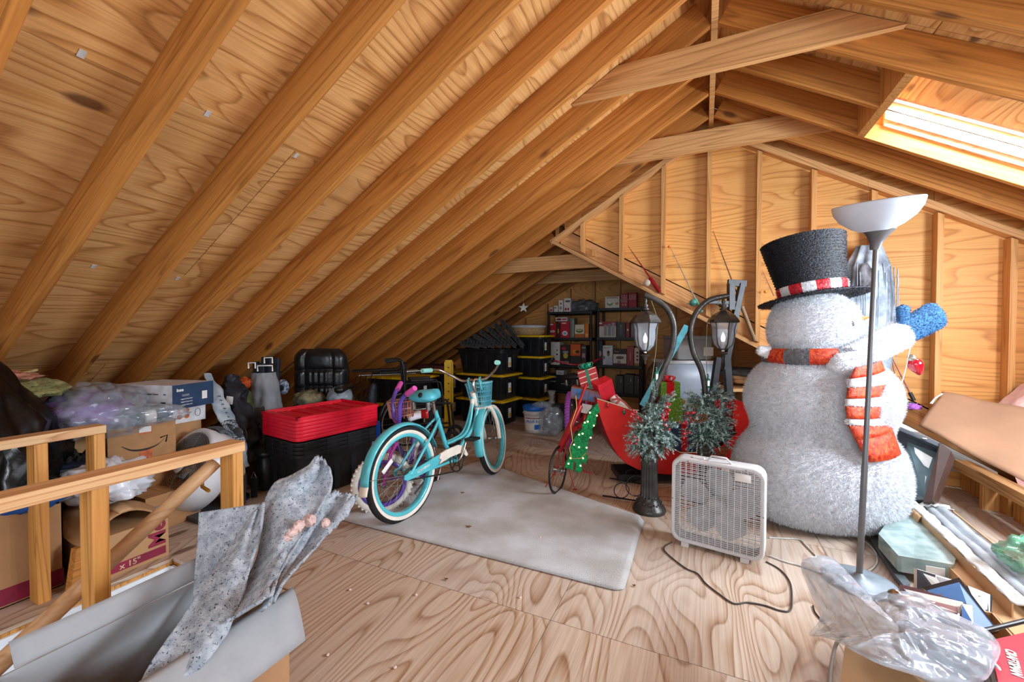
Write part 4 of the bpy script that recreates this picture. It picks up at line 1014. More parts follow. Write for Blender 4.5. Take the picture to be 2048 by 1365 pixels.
for (x_, y_, dy) in ((1703, 648, -.20),): 
    g = MB(); g.ball(sl(x_, y_, dy), (.008, .02, .020), 10); g.build('eye', BLACKP, sn)
g = MB(); g.tube([sl(1702, 658, -.20), sl(1706, 668, -.19)], .005, 6); g.build('mouth', BLACKP, sn)
# string of bulb ornaments from the mitten
LN = pm('white_cord', '#dcdcd8', .7)
cr_ = MB(); pts = [(1822, 690), (1818, 705), (1812, 735), (1800, 780), (1782, 820), (1775, 850)]
lg = thing('bulb_garland', 'white cord of large glass bulbs hanging from the snowman mitten', 'light garland', aD(1822, 690, 2.55))
gp = aD(1822, 690, 2.55); cr_.tube([aD(x, y, 2.55)-gp for x, y in pts], .0028, 6); cr_.build('cord', LN, lg)
def bulb(px, py, d, ang, m, sc, label=None, parent=None, org=None):
    M = T(*(aD(px, py, d)-org)) @ rotM('Z', YAW) @ rotM('Y', ang)
    g = MB(); g.lathe([(0, -.085), (.012, -.078), (.030, -.045), (.040, -.015), (.036, .010), (.020, .028), (.014, .032)], 18, M @ Matrix.Scale(sc, 4)); o = g.build('glass_bulb', m, parent)
    g = MB(); g.lathe([(.020, .026), (.022, .034), (.020, .050), (.010, .058)], 14, M @ Matrix.Scale(sc, 4)); g.build('bulb_cap', pm('cap_silver', '#b9b4a4', .3, .8), o); return o
bulb(1829, 727, 2.55, math.radians(-28), pm('red_glass', '#c41227', .08, coat=1.0, var=.05), .98, parent=lg, org=gp)
bulb(1801, 803, 2.55, math.radians(-8), pm('green_glass', '#2f5a50', .08, coat=1.0, var=.1), .9, parent=lg, org=gp)
bulb(1782, 862, 2.55, math.radians(4), pm('yellow_glass', '#b5a42a', .08, coat=1.0, var=.1), .72, parent=lg, org=gp)

# ---- torchiere floor lamp
LB = aZ(1718, 1166); lt = aD(1752, 486, 2.06)
fl = thing('floor_lamp', 'grey torchiere floor lamp with a frosted white glass bowl before the snowman', 'floor lamp', (LB.x, LB.y, 0))
LGR = pm('lamp_grey', '#77797c', .35, .5, var=.05)
MB().lathe([(.145, 0), (.145, .012), (.12, .020), (.03, .030), (.012, .05)], 36).build('base', pm('base_grey', '#8d9aa5', .4, .2), fl)
top = lt-Vector((LB.x, LB.y, 0)); g = MB(); p0 = aD(1712, 1150, 2.045)-Vector((LB.x, LB.y, 0)); g.tube([(0, 0, .03), tuple(Vector((0, 0, .03)).lerp(top, .33))], .0135, 12); g.tube([tuple(Vector((0, 0, .03)).lerp(top, .32)), tuple(top)], .0115, 12); g.build('pole', LGR, fl)
TL = T(*top) @ rotM('Z', YAW) @ rotM('Y', math.radians(3)) @ rotM('X', math.radians(7))
MB().lathe([(.020, -.035), (.026, .0), (.040, .03), (.066, .065), (.068, .069), (.060, .066), (.0, .03)], 28, TL).build('cone', LGR, fl)
FROST = pm('frosted_glass', '#d3e0f0', .45, var=.02)
FROST.node_tree.nodes['Principled BSDF'].inputs['Subsurface Weight'].default_value = .08
MB().lathe([(.06, .058), (.10, .078), (.145, .115), (.170, .155), (.178, .19), (.176, .195), (.165, .158), (.14, .12), (.09, .085), (.0, .07)], 44, TL @ rotM('Y', math.radians(-9))).build('glass_bowl', FROST, fl)

# ---- box fan
F0, F1 = aZ(1341, 1085), aZ(1529, 1137); fa = math.atan2(F1.y-F0.y, F1.x-F0.x); FW = (F1-F0).length; FH = .50
bf = thing('box_fan', 'white square box fan with a carrying handle standing before the snowman', 'fan', (F0.x, F0.y, 0), rot=(math.radians(-2), 0, fa))
WH = pm('fan_white', '#d9dadc', .45, var=.03)
def rrect(x0, x1, z0, z1, r, y, n=6):
    pts = []
    for cx, cz, a0 in ((x1-r, z1-r, 0), (x0+r, z1-r, 1), (x0+r, z0+r, 2), (x1-r, z0+r, 3)):
        for q in range(n+1): a = (a0+q/n)*PI/2; pts.append((cx+r*math.cos(a), y, cz+r*math.sin(a)))
    return pts
zb = .018
g = MB(); o1, o2 = (0, FW, zb, FH, .055), (.020, FW-.020, zb+.020, FH-.020, .045)
R_ = [rrect(*o2, .004), rrect(.006, FW-.006, zb+.006, FH-.006, .052, -.004), rrect(*o1, .006), rrect(*o1, .115), rrect(.006, FW-.006, zb+.006, FH-.006, .052, .125), rrect(*o2, .120), rrect(*o2, .004)]
g.rings(R_); hs = g.build('housing', WH, bf)
for yy, nm in ((.000, 'front_grille'), (.118, 'back_grille')):
    g = MB(); n = 42 if yy < .05 else 22
    for i in range(n):
        z = zb+.024+(FH-zb-.048)*i/(n-1); ins = .012
        g.bar((.016, yy+.003, z), (FW-.016, yy+.003, z), .0030, .0024)
    for i in range(15): x = .02+(FW-.04)*i/14; g.bar((x, yy-.001, zb+.016), (x, yy-.001, FH-.016), .003, .003)
    g.build(nm, WH, bf)
cx, cz = FW/2, (zb+FH)/2
g = MB(); g.lathe([(.0, -.02), (.045, -.018), (.05, .0), (.05, .03), (0, .03)], 24, T(cx, .055, cz) @ rotM('X', PI/2))
for i in range(5):
    a = 2*PI*i/5+.25; rg = []
    for t in range(9):
        r_ = .04+.155*t/8; wd = (.030+.115*math.sin(PI*min(1, t/8*.62+.12)))*(1 if t < 8 else .72); tw = .45-.25*t/8; ring = []
        for s_ in range(7):
            q = (s_/6-.5)*wd; ring.append((cx+r_*math.cos(a)-q*math.sin(a), .055+q*tw+.002, cz+r_*math.sin(a)+q*math.cos(a)))
        rg.append(ring)
    g.rings(rg, closed=False)
g.build('blades', pm('blade_white', '#b4b8bd', .4), bf)
MB().lathe([(.055, .0), (.055, .05), (0, .05)], 20, T(cx, .115, cz) @ rotM('X', PI/2)).build('motor', GREYP, bf)
g = MB(); g.tube([(FW*.40, .035, FH-.002), (FW*.44, .03, FH+.030), (FW*.60, .03, FH+.028), (FW*.66, .035, FH-.002)], .009, 8, sy=.6); g.build('handle', WH, bf)
MB().rbox((FW*.22, .03, FH-.002), (FW*.36, .07, FH+.006), .008, 2).build('switch_plate', WH, bf)
for x in (.07, FW-.10): MB().prism([(-.02, 0), (.02, 0), (.02, .022), (-.02, .022)], -.01, .12).build('foot', WH, bf).location = (x+.01, 0, 0)
g = MB()
for x, z in ((.09, FH-.012), (FW-.09, FH-.012), (.008, cz), (FW-.008, cz)): g.lathe([(.004, 0), (.004, .002)], 8, T(x, -.005, z) @ rotM('X', PI/2))
g.build('screws', STEEL, bf)
MB().rbox((FW*.70, -.0035, FH-.075), (FW*.86, -.001, FH-.035), .001, 1).build('badge', WHITEP, bf)

# ---- street lamp decorations
BRZ = pm('lamp_bronze', '#45423f', .33, .35, var=.25, bump=.25, bscale=70)
SMOK = pm('lantern_glass', '#c8d2dc', .06, alpha=.26, coat=1.0, var=0)
def hexr(r, z, n=6, rot_=0.0, sub=1): return [(r*math.cos(2*PI*k/n+rot_), r*math.sin(2*PI*k/n+rot_), z) for k in range(n)]
def street_lamp(label, base, dl, stem, lan, sgn, cord_px):
    t = thing('street_lamp', label, 'street lamp', (base.x, base.y, 0), YAW)
    def q(px, py, dd=0.0): p = aD(px, py, dl+dd)-Vector((base.x, base.y, 0)); return Vector((p.dot(CR), p.dot(Vector((-CR.y, CR.x, 0))), p.z))
    MB().lathe([(.108, 0), (.112, .012), (.106, .03), (.082, .055), (.075, .075), (.066, .085), (.064, .10)], 36).build('foot', BRZ, t)
    g = MB(); g.lathe([(.064, .10), (.058, .115), (.053, .35), (.056, .36)], 64, None, flute=16, fd=.20); g.build('fluted_column', BRZ, t)
    g = MB(); g.lathe([(.062, .36), (.064, .372), (.054, .38), (.052, .385), (.072, .42), (.082, .455), (.084, .47), (.074, .482), (.05, .49), (.036, .52), (.03, .545), (.018, .56)], 32); fur_ = g
    for i in range(40):
        a = 2*PI*i/40; g.ball((.071*math.cos(a), .071*math.sin(a), .415+.012*(i % 3)), .0075, 6)
    g.build('capital', BRZ, t); g = MB()
    for i in range(30):
        a = 2*PI*i/30; g.ball((.082*math.cos(a), .082*math.sin(a), .058+.008*(i % 2)), .0065, 6)
    g.build('beaded_ring', BRZ, t)
    P = [Vector((0, 0, .54))]+[q(*s) for s in stem]
    MB().tube(bez(P, 8), .0195, 12).build('curved_stem', BRZ, t)
    lx, ty, by = lan; top = q(lx, ty); bot = q(lx, by); H = top.z-bot.z; L = thing_part = None
    M = T(top.x, top.y, bot.z)
    g = MB(); g.lathe([(0, .0), (.008, .01), (.006, .025), (.016, .04), (.012, .055), (.03, .062), (.032, .07)], 16, M)
    rr = [(H*.27, .075), (H*.36, .155)]
    g2 = MB(); k_ = H/.40
    prof = [(.028, .085), (.058, .115), (.068, .16), (.068, .21), (.082, .257)]
    prof = [(r*k_*.92, z*k_) for r, z in prof]
    for i in range(6):
        a = PI/6+2*PI*i/6; g.tube([M @ Vector((r*math.cos(a), r*math.sin(a), z)) for r, z in prof], .0042, 6)
    g.tube([M @ Vector(v) for v in hexr(prof[0][0], prof[0][1], 6, PI/6)], .006, 6, True); g.tube([M @ Vector(v) for v in hexr(prof[-1][0], prof[-1][1], 6, PI/6)], .005, 6, True)
    L = g.build('lantern', BRZ, t)
    g2.rings([[M @ Vector(v) for v in hexr(r-.002, z, 6, PI/6)] for r, z in prof], smooth=False); g2.build('lantern_glass', SMOK, L, solid=.0015)
    g3 = MB(); cap = [(.098, .25), (.110, .254), (.104, .268), (.078, .298), (.040, .318), (.020, .326)]
    g3.rings([[M @ Vector(v) for v in hexr(r*k_*.84, z*k_, 6, PI/6)] for r, z in cap], smooth=False)
    g3.lathe([(.020*k_, .328*k_), (.024*k_, .335*k_), (.012*k_, .345*k_), (.018*k_, .355*k_), (.008*k_, .37*k_), (.012*k_, .38*k_), (.006*k_, .40*k_)], 14, M); g3.build('lantern_roof', BRZ, L)
    g4 = MB(); g4.lathe([(.010, .08), (.012, .12), (.012, .15)], 10, M); g4.build('bulb_socket', WHITEP, L)
    g5 = MB(); g5.lathe([(.010, .15), (.016, .17), (.013, .19), (.003, .215), (0, .222)], 12, M); g5.build('bulb', pm('flame_bulb', '#fbfbf6', .3, emit=1.2), L)
    g6 = MB(); P = [q(*c) for c in cord_px]; g6.tube(P, .0022, 5); g6.build('cord', pm('green_cord', '#8a8a60', .6), t)
    return t, q
PINE = pm('pine_green', '#4f7d6c', .7, var=.3, scale=30, col2='#2c4c3c'); FRST = pm('frosted_needle', '#dbe8e6', .7, var=.1, scale=40, col2='#8fb3aa')
BERRY = pm('red_berry', '#b5303c', .25, var=.2, coat=.6); CONE = pm('pine_cone', '#8a6242', .8, var=.3, scale=60)
def spray(mb, mb2, o_, d, L, rnd, n=34, nl=.030, frost=.5):
    d = d.normalized(); x = d.orthogonal().normalized(); y = d.cross(x)
    for i in range(n):
        t = i/n; c = o_+d*L*t+Vector((0, 0, -.02*t*t)); a = rnd.random()*6.28; s_ = (x*math.cos(a)+y*math.sin(a))
        v = (s_+d*.7).normalized()*nl*(1-.4*t)*rnd.uniform(.7, 1.2); w_ = v.cross(d).normalized()*.0021
        tgt = mb2 if rnd.random() < frost*(.3+t) else mb
        tgt.add([c-w_, c+w_, c+v], [(0, 1, 2)], False)
def wreath(t, q, centers, berries, cones, seed, sprays, dense=1.0):
    rnd = random.Random(seed); g, g2 = MB(), MB()
    for (px, py, r) in centers:
        c = q(px, py, -.02)
        for k in range(int(46*dense)):
            d = Vector((rnd.uniform(-1, 1), rnd.uniform(-1, .7), rnd.uniform(-.8, .8))).normalized()
            spray(g, g2, c+d*r*.15, d, r*.95, rnd, 46, .026, .62)
    for (px, py, px2, py2) in sprays:
        a, b = q(px, py, -.03), q(px2, py2, -.05)
        for k in range(6): 
            j = Vector((rnd.uniform(-.02, .02),)*3); spray(g, g2, a+j, (b-a)+j*2, (b-a).length*rnd.uniform(.8, 1.05), rnd, 60, .030, .8)
    o = g.build('pine_sprig', PINE, t); g2.build('frosted_needles', FRST, o)
    for (px, py, n) in berries:
        c = q(px, py, -.10); g = MB()
        for i in range(n): g.ball(c+Vector((rnd.uniform(-.03, .03), rnd.uniform(-.02, .02), rnd.uniform(-.03, .03))), .0095, 8)
        g.build('berry_cluster', BERRY, t)
    for (px, py, ang) in cones:
        c = q(px, py, -.11); g = MB(); M = T(*c) @ rotM('Y', ang)
        for i in range(9):
            z = -.045+.011*i; r_ = .020*math.sin(PI*(i+1.2)/11)+.004
            for k in range(8): a = 2*PI*k/8+i*.4; g.ball((0, 0, 0), (.0075, .0075, .003), 6, M @ T(r_*math.cos(a), r_*math.sin(a), z))
        g.build('pine_cone', CONE, t)
b1 = aZ(1298, 1028)
b1 = aD(1298, 1022, 2.84); b1.z = 0
l1, q1 = street_lamp('dark bronze street lamp with a fluted base and a lantern hanging to the left', b1, 2.84,
    [(1303, 860), (1304, 800), (1322, 750), (1343, 700), (1348, 655), (1337, 622), (1312, 600), (1288, 590)], (1291, 597, 730), -1,
    [(1300, 594), (1316, 640), (1312, 700), (1304, 760), (1296, 850), (1298, 885)])
wreath(l1, q1, [(1300, 850, .12), (1282, 862, .11), (1322, 862, .12), (1300, 885, .12), (1278, 888, .09), (1325, 885, .08), (1308, 815, .07)], [(1268, 828, 7), (1327, 832, 9), (1270, 880, 6), (1333, 815, 5), (1335, 855, 5)], [], 5, [(1310, 800, 1303, 755), (1318, 810, 1350, 785), (1316, 805, 1340, 795), (1300, 880, 1296, 906)])
b2_ = aD(1410, 1005, 3.0); b2_.z = 0
l2, q2 = street_lamp('dark bronze street lamp whose lantern hangs to the right, base hidden by the fan', b2_, 2.95,
    [(1414, 860), (1412, 800), (1404, 745), (1387, 705), (1381, 665), (1390, 630), (1416, 602), (1456, 592)], (1447, 598, 726), 1,
    [(1440, 600), (1414, 650), (1412, 700), (1414, 760), (1408, 820), (1405, 870)])
wreath(l2, q2, [(1405, 800, .13), (1395, 830, .13), (1432, 830, .13), (1400, 870, .13), (1432, 872, .13), (1415, 845, .13), (1440, 800, .10)], [(1437, 808, 8), (1382, 825, 8), (1450, 815, 4), (1376, 840, 5), (1372, 872, 4)], [(1401, 837, math.radians(78)), (1444, 905, math.radians(50))], 8, [(1415, 790, 1440, 768), (1425, 795, 1446, 775), (1385, 800, 1372, 790)])
# small green bulb lights on the lamp cords
for px, py, dd, ww in ((1313, 752, 2.84, 'left'), (1416, 765, 2.95, 'right')):
    p = aD(px, py, dd); t = thing('night_light', 'green clip light with a small white window on the %s lamp cord' % ww, 'light', p, YAW)
    MB().rbox((-.012, -.010, -.04), (.012, .010, .025), .004, 2).build('case', pm('green_plastic', '#1e7a66', .4), t)
    MB().box((-.006, -.0115, -.025), (.006, -.009, .012)).build('lens', pm('lit_lens', '#e9f2ee', .3, emit=.8), t)
    MB().tube([(0, 0, .025), (0, 0, .05), (-.003, 0, .06)], .005, 8).build('plug', pm('green_plastic', '#1e7a66'), t)

# ---- sleigh
SDp = 3.32; so = aD(1340, 949, SDp); so.z = 0
sg_ = thing('sleigh', 'bright red sleigh with curled ends holding presents behind the lamp posts', 'sleigh', (so.x, so.y, 0), YAW)
def qs(px, py, d=SDp): p = aD(px, py, d)-Vector((so.x, so.y, 0)); return Vector((p.dot(CR), p.dot(Vector((-CR.y, CR.x, 0))), p.z))
out_ = [(1193, 797), (1196, 822), (1204, 845), (1213, 868), (1224, 892), (1237, 913), (1254, 928), (1276, 939), (1310, 947), (1350, 950), (1400, 948), (1440, 940), (1468, 925), (1485, 900), (1495, 865), (1497, 820), (1488, 806), (1470, 800), (1464, 815), (1464, 840), (1472, 868), (1440, 896), (1400, 905), (1360, 905), (1330, 890), (1305, 862), (1292, 845), (1276, 830), (1262, 820), (1240, 812), (1216, 804)]
poly = [(qs(*p).x, qs(*p).z) for p in out_]
SRED = pm('sleigh_red', '#e02a22', .35, var=.10, scale=5, coat=.4, col2='#cc1f1c')
SDK = pm('sleigh_dark_red', '#8c1a20', .4, var=.1)
MB().prism(poly, -.006, .006).build('side_panel', SRED, sg_); MB().prism([(x, z) for x, z in poly], .40, .412).build('side_panel', SDK, sg_)
def sheet(idx, name, m):
    g = MB(); rg = [[(poly[i][0], .0, poly[i][1]), (poly[i][0], .40, poly[i][1])] for i in idx]; g.rings(rg, closed=False, smooth=True); return g.build(name, m, sg_, solid=.006)
sheet(list(range(0, 16)), 'shell', SDK)
sheet([16, 17, 18, 19, 20], 'back_curl', SDK)
g = MB(); g.tube([(poly[i % len(poly)][0], -.008, poly[i % len(poly)][1]) for i in list(range(22, 31))+[0]], .004, 6); g.build('trim_cord', pm('trim_tan', '#d9c9a0', .6), sg_)
g = MB(); g.box((-.40, .03, .02), (.02, .30, .07)); g.build('runner_plinth', BLACKP, sg_)
# sleigh presents
def gift(label, px0, py0, px1, py1, d, dp, col, rib, bowm, zrot=0.0, bandx=(.42, .58), lidc=None, tiltv=0.0, hb=True):
    a, b = aD(px0, py1, d), aD(px1, py0, d); c = (a+b)/2; w_ = (b-a).dot(CR); h_ = b.z-a.z
    t = thing('gift_box', label, 'gift box', (c.x, c.y, a.z), rot=(0, tiltv, YAW+zrot))
    MB().box((-w_/2, 0, 0), (w_/2, dp, h_)).build('box', col, t, bevel=.003)
    if bandx:
        MB().box((-w_/2+bandx[0]*w_, -.002, 0), (-w_/2+bandx[1]*w_, dp+.002, h_+.002)).build('ribbon', rib, t)
    if bowm:
        g = MB()
        for k in range(6):
            aa = 2*PI*k/6; L = .05
            P = [Vector((0, dp/2, h_)), Vector((L*.6*math.cos(aa), dp/2+L*.6*math.sin(aa), h_+.045)), Vector((L*1.25*math.cos(aa), dp/2+L*1.25*math.sin(aa), h_+.035)), Vector((L*.9*math.cos(aa), dp/2+L*.9*math.sin(aa), h_+.008)), Vector((0, dp/2, h_+.003))]
            g.tube(bez(P, 5), .016, 6, sy=.18)
        g.build('bow', bowm, t)
    return t
GRN = pm('green_glitter', '#88ad3a', .35, .2, var=.4, scale=90, col2='#3d6a22'); REDG = pm('red_glitter', '#d01622', .3, .2, var=.3, scale=120)
BLG = pm('blue_grey_glitter', '#3a4763', .4, .2, var=.4, scale=100, col2='#27304a'); TQ = pm('turquoise_print', '#4fb3cf', .5)
gift('glittery green gift box with a red ribbon and a shiny red bow on top', 1322, 765, 1361, 795, 3.45, .14, GRN, REDG, pm('red_satin', '#d8232c', .2, coat=.6), 0, (.30, .68))
gift('taller green glitter gift box below the one with the red bow', 1328, 797, 1366, 850, 3.44, .16, GRN, REDG, None, 0, (0.0, .22))
gift('large blue-grey glitter gift box with a red band and blue rim inside the sleigh', 1318, 849, 1400, 905, 3.36, .26, BLG, REDG, None, 0, (.54, .70))
t = gift('grey gift box with a turquoise band at the right end of the sleigh', 1440, 803, 1468, 880, 3.42, .2, pm('grey_glitter', '#8d93a3', .4, .2, scale=90, var=.3), TQ, None, 0, None)
MB().box((-.07, -.003, .29), (.06, .203, .32)).build('turquoise_band', TQ, t)
q = gift('red and gold striped gift box with a large green bow in the sleigh front', 1166, 738, 1204, 790, 3.45, .15, pm('red_wrap', '#b3222c', .5, var=.1), pm('green_ribbon', '#0e6e4e', .35), pm('green_bow', '#149a78', .25, coat=.5), math.radians(-12), (.42, .58), tiltv=math.radians(-14))
g = MB()
for i in range(5): g.prism([(-.075, .015+i*.045), (.075, .035+i*.045), (.075, .042+i*.045), (-.075, .022+i*.045)], -.0015, .0)
g.build('gold_stripes', pm('cream_stripe', '#e8d8b0', .5), q)
MB().box((-.06, .0, 0), (.08, .10, .16)).build('x', REDG).name = 'red_book'
rb_ = bpy.data.objects['red_book']; p_ = aD(1216, 800, 3.42); rb_.location = p_; rb_.rotation_euler = (math.radians(12), math.radians(-22), YAW+.3)
tag(rb_, 'red envelope-like card box leaning at the sleigh front beside the white sack', 'box'); rb_.data.materials[0] = pm('card_red', '#d3202f', .5)
# sack with white cloth at the sleigh's front seat
g = MB(); P = [qs(1226, 794, 3.45), qs(1240, 812, 3.42), qs(1258, 828, 3.40), qs(1276, 845, 3.42)]
g.tube(bez(P, 6), [.03+.035*math.sin(PI*min(1, (i+3)/20)) for i in range(19)], 14, sy=.7)
sk = g.build('sack', pm('cream_cloth', '#e9e0d6', .9, bump=.6, bscale=18), None)
sk.location = (so.x, so.y, 0); sk.rotation_euler = (0, 0, YAW); tag(sk, 'cream cloth sack with red trim bulging over the sleigh rim', 'sack')
g = MB(); g.tube([qs(1223, 800, 3.36), qs(1238, 798, 3.34), qs(1250, 806, 3.34), qs(1262, 820, 3.34), qs(1275, 832, 3.34)], .008, 6); g.tube([qs(1232, 790, 3.36), qs(1238, 802, 3.34), qs(1230, 812, 3.34)], .010, 6)
g.build('red_trim', pm('dusty_red', '#c05a58', .8), sk)
for px, py, m, nm in ((1216, 810, pm('red_glass', '#c41227'), 'small red bulb hanging on the sleigh front rim'), (1248, 824, pm('green_glass', '#2f5a50'), 'small dark green bulb hanging on the sleigh rim')):
    p = aD(px, py, SDp-.03); t = thing('bulb_ornament', nm, 'ornament', p)
    bulb(px, py, SDp-.03, 0, m, .34, parent=t, org=p)
# green lighted tree leaning before the ornament bicycle
TD = 3.05; tp = aD(1150, 940, TD); tt = thing('lighted_tree', 'green glitter cut-out tree with small clear lights leaning on the red display bicycle', 'lighted tree', tp, YAW)
def qt(px, py, d=TD): p = aD(px, py, d)-tp; return (p.dot(CR), p.z)
tree_o = [(1194, 806), (1199, 822), (1192, 828), (1190, 848), (1183, 856), (1184, 868), (1176, 878), (1172, 905), (1175, 912), (1170, 928), (1162, 922), (1163, 942), (1150, 944), (1151, 925), (1146, 922), (1145, 940), (1128, 934), (1134, 920), (1140, 905), (1142, 900), (1138, 895), (1148, 885), (1146, 878), (1158, 862), (1164, 858), (1163, 848), (1172, 838), (1176, 826), (1184, 816)]
TGR = pm('tree_green', '#12a35a', .25, .25, var=.45, scale=70, col2='#0a6b3c')
tree2 = [qt(*p) for p in tree_o]
MB().prism(tree2, -.02, .02).build('tree_panel', TGR, tt, bevel=.004)
g = MB(); lt_ = [(1178, 824), (1192, 830), (1168, 844), (1174, 842), (1186, 850), (1164, 866), (1157, 868), (1180, 874), (1147, 888), (1157, 893), (1172, 894), (1140, 915), (1165, 915), (1160, 930), (1136, 926)]
for px, py in lt_:
    x, z = qt(px, py); o = MB().lathe([(.006, 0), (.006, .006), (.003, .014), (0, .018)], 8, T(x, -.021, z) @ rotM('X', PI/2)).build('mini_light', pm('warm_mini_light', '#ffe9b0', .3, emit=2.0), tt)
g.tube([(*[(qt(px, py)[0]), -.026, qt(px, py)[1]],) for px, py in ((1150, 790), (1152, 815), (1140, 850), (1144, 880), (1138, 895), (1142, 915), (1160, 915), (1170, 905))], .003, 5); g.build('light_wire', pm('gold_wire', '#d9b86a', .5), tt)
# turquoise boards leaning behind the sleigh
def stick(label, cat, name, a, b, w_, h_, m, up=(0, 0, 1)):
    a, b = Vector(a), Vector(b); t = thing(name, label, cat, a); MB().bar((0, 0, 0), b-a, w_, h_, up).build('board', m, t, bevel=.002); return t
TQB = pm('turquoise_board', '#5fb4c2', .5)
a, b = aD(1284, 812, 3.95), aD(1374, 652, 3.95); stick('long turquoise painted board leaning between the two lamp stems', 'board', 'painted_board', a, b, .055, .02, TQB, (0, 1, 0))
# ================================================================ RIGHT SIDE
# fishing rods on the gable wall
def rod(label, a, b, r0, r1, m, reel=None, bob=None, grip=None, ry=YG-.02):
    A, Bq = aY(*a, ry), aY(*b, ry+.07); t = thing('fishing_rod', label, 'fishing rod', A)
    D_ = Bq-A; MB().tube([(0, 0, 0), D_*.5, D_], [r0, (r0+r1)/2, r1], 8).build('shaft', m, t)
    if grip: MB().tube([D_*.0, D_*grip[0]], r0*1.9, 10).build('grip', grip[1], t)
    if reel:
        c = aY(*reel[0], ry-.03)-A; g = MB(); g.ball(c, (.034, .028, .034), 14); o = g.build('reel', reel[1], t)
        MB().tube([c+Vector((-.03, -.02, 0)), c+Vector((-.055, -.025, -.015))], .006, 6).build('crank_handle', STEEL, o)
    g = MB()
    for k in (.3, .5, .68, .84): c = D_*k+Vector((-.012, -.006, 0)); g.tube([c+Vector((.007*math.cos(q*PI/4), 0, .007*math.sin(q*PI/4))) for q in range(8)], .0014, 4, True)
    g.build('line_guides', STEEL, t)
    if bob:
        c = aY(*bob[0], ry-.01)-A; MB().ball(c, .013, 10).build('bobber', bob[1], t)
    return t
rod('red fishing rod with a white reel on the sloping plate, leftmost of the rods', (1320, 585), (1256, 492), .010, .002, pm('rod_red', '#8e1220', .3, coat=.5), ((1294, 566), pm('reel_white', '#c9b8a8', .4)), None, (.30, pm('rod_red', '#8e1220')))
rod('thin silver fishing rod with a green reel and grip below an orange float', (1404, 625), (1340, 494), .007, .002, pm('rod_silver', '#a9a59a', .35, .4), ((1386, 606), pm('reel_green', '#4f8f86', .35)), ((1338, 494), pm('bobber_orange', '#d3602a', .4)), (.20, pm('grip_green', '#4f9a7a', .6)))
rod('dark brown fishing rod with a cork handle behind the metal bracket', (1510, 682), (1426, 462), .009, .002, pm('rod_brown', '#5a3628', .4), None, None, (.30, pm('cork', '#8d7458', .8)))
rod('short pinkish fishing rod with a yellow bobber left of the snowman hat', (1548, 592), (1524, 540), .005, .0015, pm('rod_pink', '#b06a58', .4), None, ((1531, 584), pm('bobber_yellow', '#e0a030', .4)))
rod('reddish fishing rod standing right of the snowman, its handle by the cardboard', (1828, 802), (1782, 712), .007, .003, pm('rod_red2', '#93525a', .4), ((1822, 812), pm('reel_dark', '#34383c', .4)), None, (.18, BLACKP))
rod('short dark red fishing rod leaning behind the grey costume', (1796, 782), (1784, 722), .006, .003, pm('rod_red2', '#93525a'), None)
p = aY(1824, 816, YG-.12); o = blob('feather_lure', (0, 0, 0), (.05, .03, .03), pm('purple_feather', '#a05ab0', .7), 4, .5, 4); o.location = p; tag(o, 'tuft of purple feathers beside the rod handle', 'lure')
# steel bracket behind the right lantern
DST = pm('dark_bracket', '#2e3034', .45, .2, var=.2)
br = aD(1448, 800, 3.75); bt_ = thing('steel_bracket', 'tall dark steel folding bracket standing behind the right lantern', 'bracket', (br.x, br.y, 0), YAW)
def qb(px, py, d=3.75): p = aD(px, py, d)-Vector((br.x, br.y, 0)); return Vector((p.dot(CR), p.dot(Vector((-CR.y, CR.x, 0))), p.z))
for a, b, w_ in (((1462, 568), (1462, 620), .055), ((1484, 568), (1468, 640), .05), ((1452, 705), (1458, 790), .06), ((1436, 715), (1425, 790), .05), ((1476, 608), (1450, 740), .045)):
    g = MB(); g.bar(qb(*a), qb(*b), w_, .05, (0, 1, 0)); g.build('steel_arm', DST, bt_, bevel=.003)
g = MB(); g.bar(qb(1456, 566), qb(1492, 568), .06, .03, (0, 1, 0)); g.bar(qb(1410, 605), qb(1472, 606), .03, .04, (0, 1, 0)); g.bar(qb(1440, 612), qb(1472, 612), .03, .03, (0, 1, 0)); g.build('top_plate', DST, bt_, bevel=.003)
MB().lathe([(.016, 0), (.020, .01), (.012, .02)], 12, T(*qb(1409, 606)) @ rotM('Y', -PI/2)).build('white_cap', WHITEP, bt_)
g = MB(); g.bar(qb(1446, 790), Vector((qb(1446, 790).x, qb(1446, 790).y, 0)), .09, .05, (0, 1, 0)); g.build('leg', DST, bt_, bevel=.003)
# grey plastic bins behind the lamps
def bin_(label, px0, px1, py0, py1, d, col, lid=None, dp=.4, name='storage_bin', zr=0):
    a, b = aD(px0, py1, d), aD(px1, py0, d); c = (a+b)/2; w_ = (b-a).dot(CR); h_ = b.z-a.z
    t = thing(name, label, 'storage bin', (c.x, c.y, a.z), YAW+zr)
    g = MB(); g.rbox((-w_/2+.01, 0, 0), (w_/2-.01, dp, h_-.03), .03, 4); g.build('body', col, t)
    g = MB(); g.rbox((-w_/2, -.01, h_-.035), (w_/2, dp+.01, h_), .035, 4, zr=.004); g.build('lid', lid or col, t)
    return t
G1 = pm('bin_clear_grey', '#a3a3a0', .4, var=.08, scale=4); G2 = pm('bin_blue_grey', '#a9b4c4', .35, var=.06, scale=5); G3 = pm('bin_lid_white', '#d3d3d6', .4)
bb_ = aD(1380, 835, 4.35)
bs = bin_('pale blue-grey plastic bin with a white rim behind the lamp stems', 1330, 1430, 722, 800, 4.25, G2, G3, .45)
t_ = bin_('taupe-grey plastic bin with a white sticker, stacked highest behind the lamps', 1352, 1428, 672, 720, 4.30, G1, pm('bin_lid_grey', '#9c9b98', .4), .4)
MB().box((.09, -.002, .04), (.19, .0, .13)).build('sticker', WHITEP, t_)
cb_ = bin_('brown cardboard carton under the blue-grey bin behind the sleigh', 1340, 1440, 800, 812, 4.25, CARD, None, .45, 'carton')
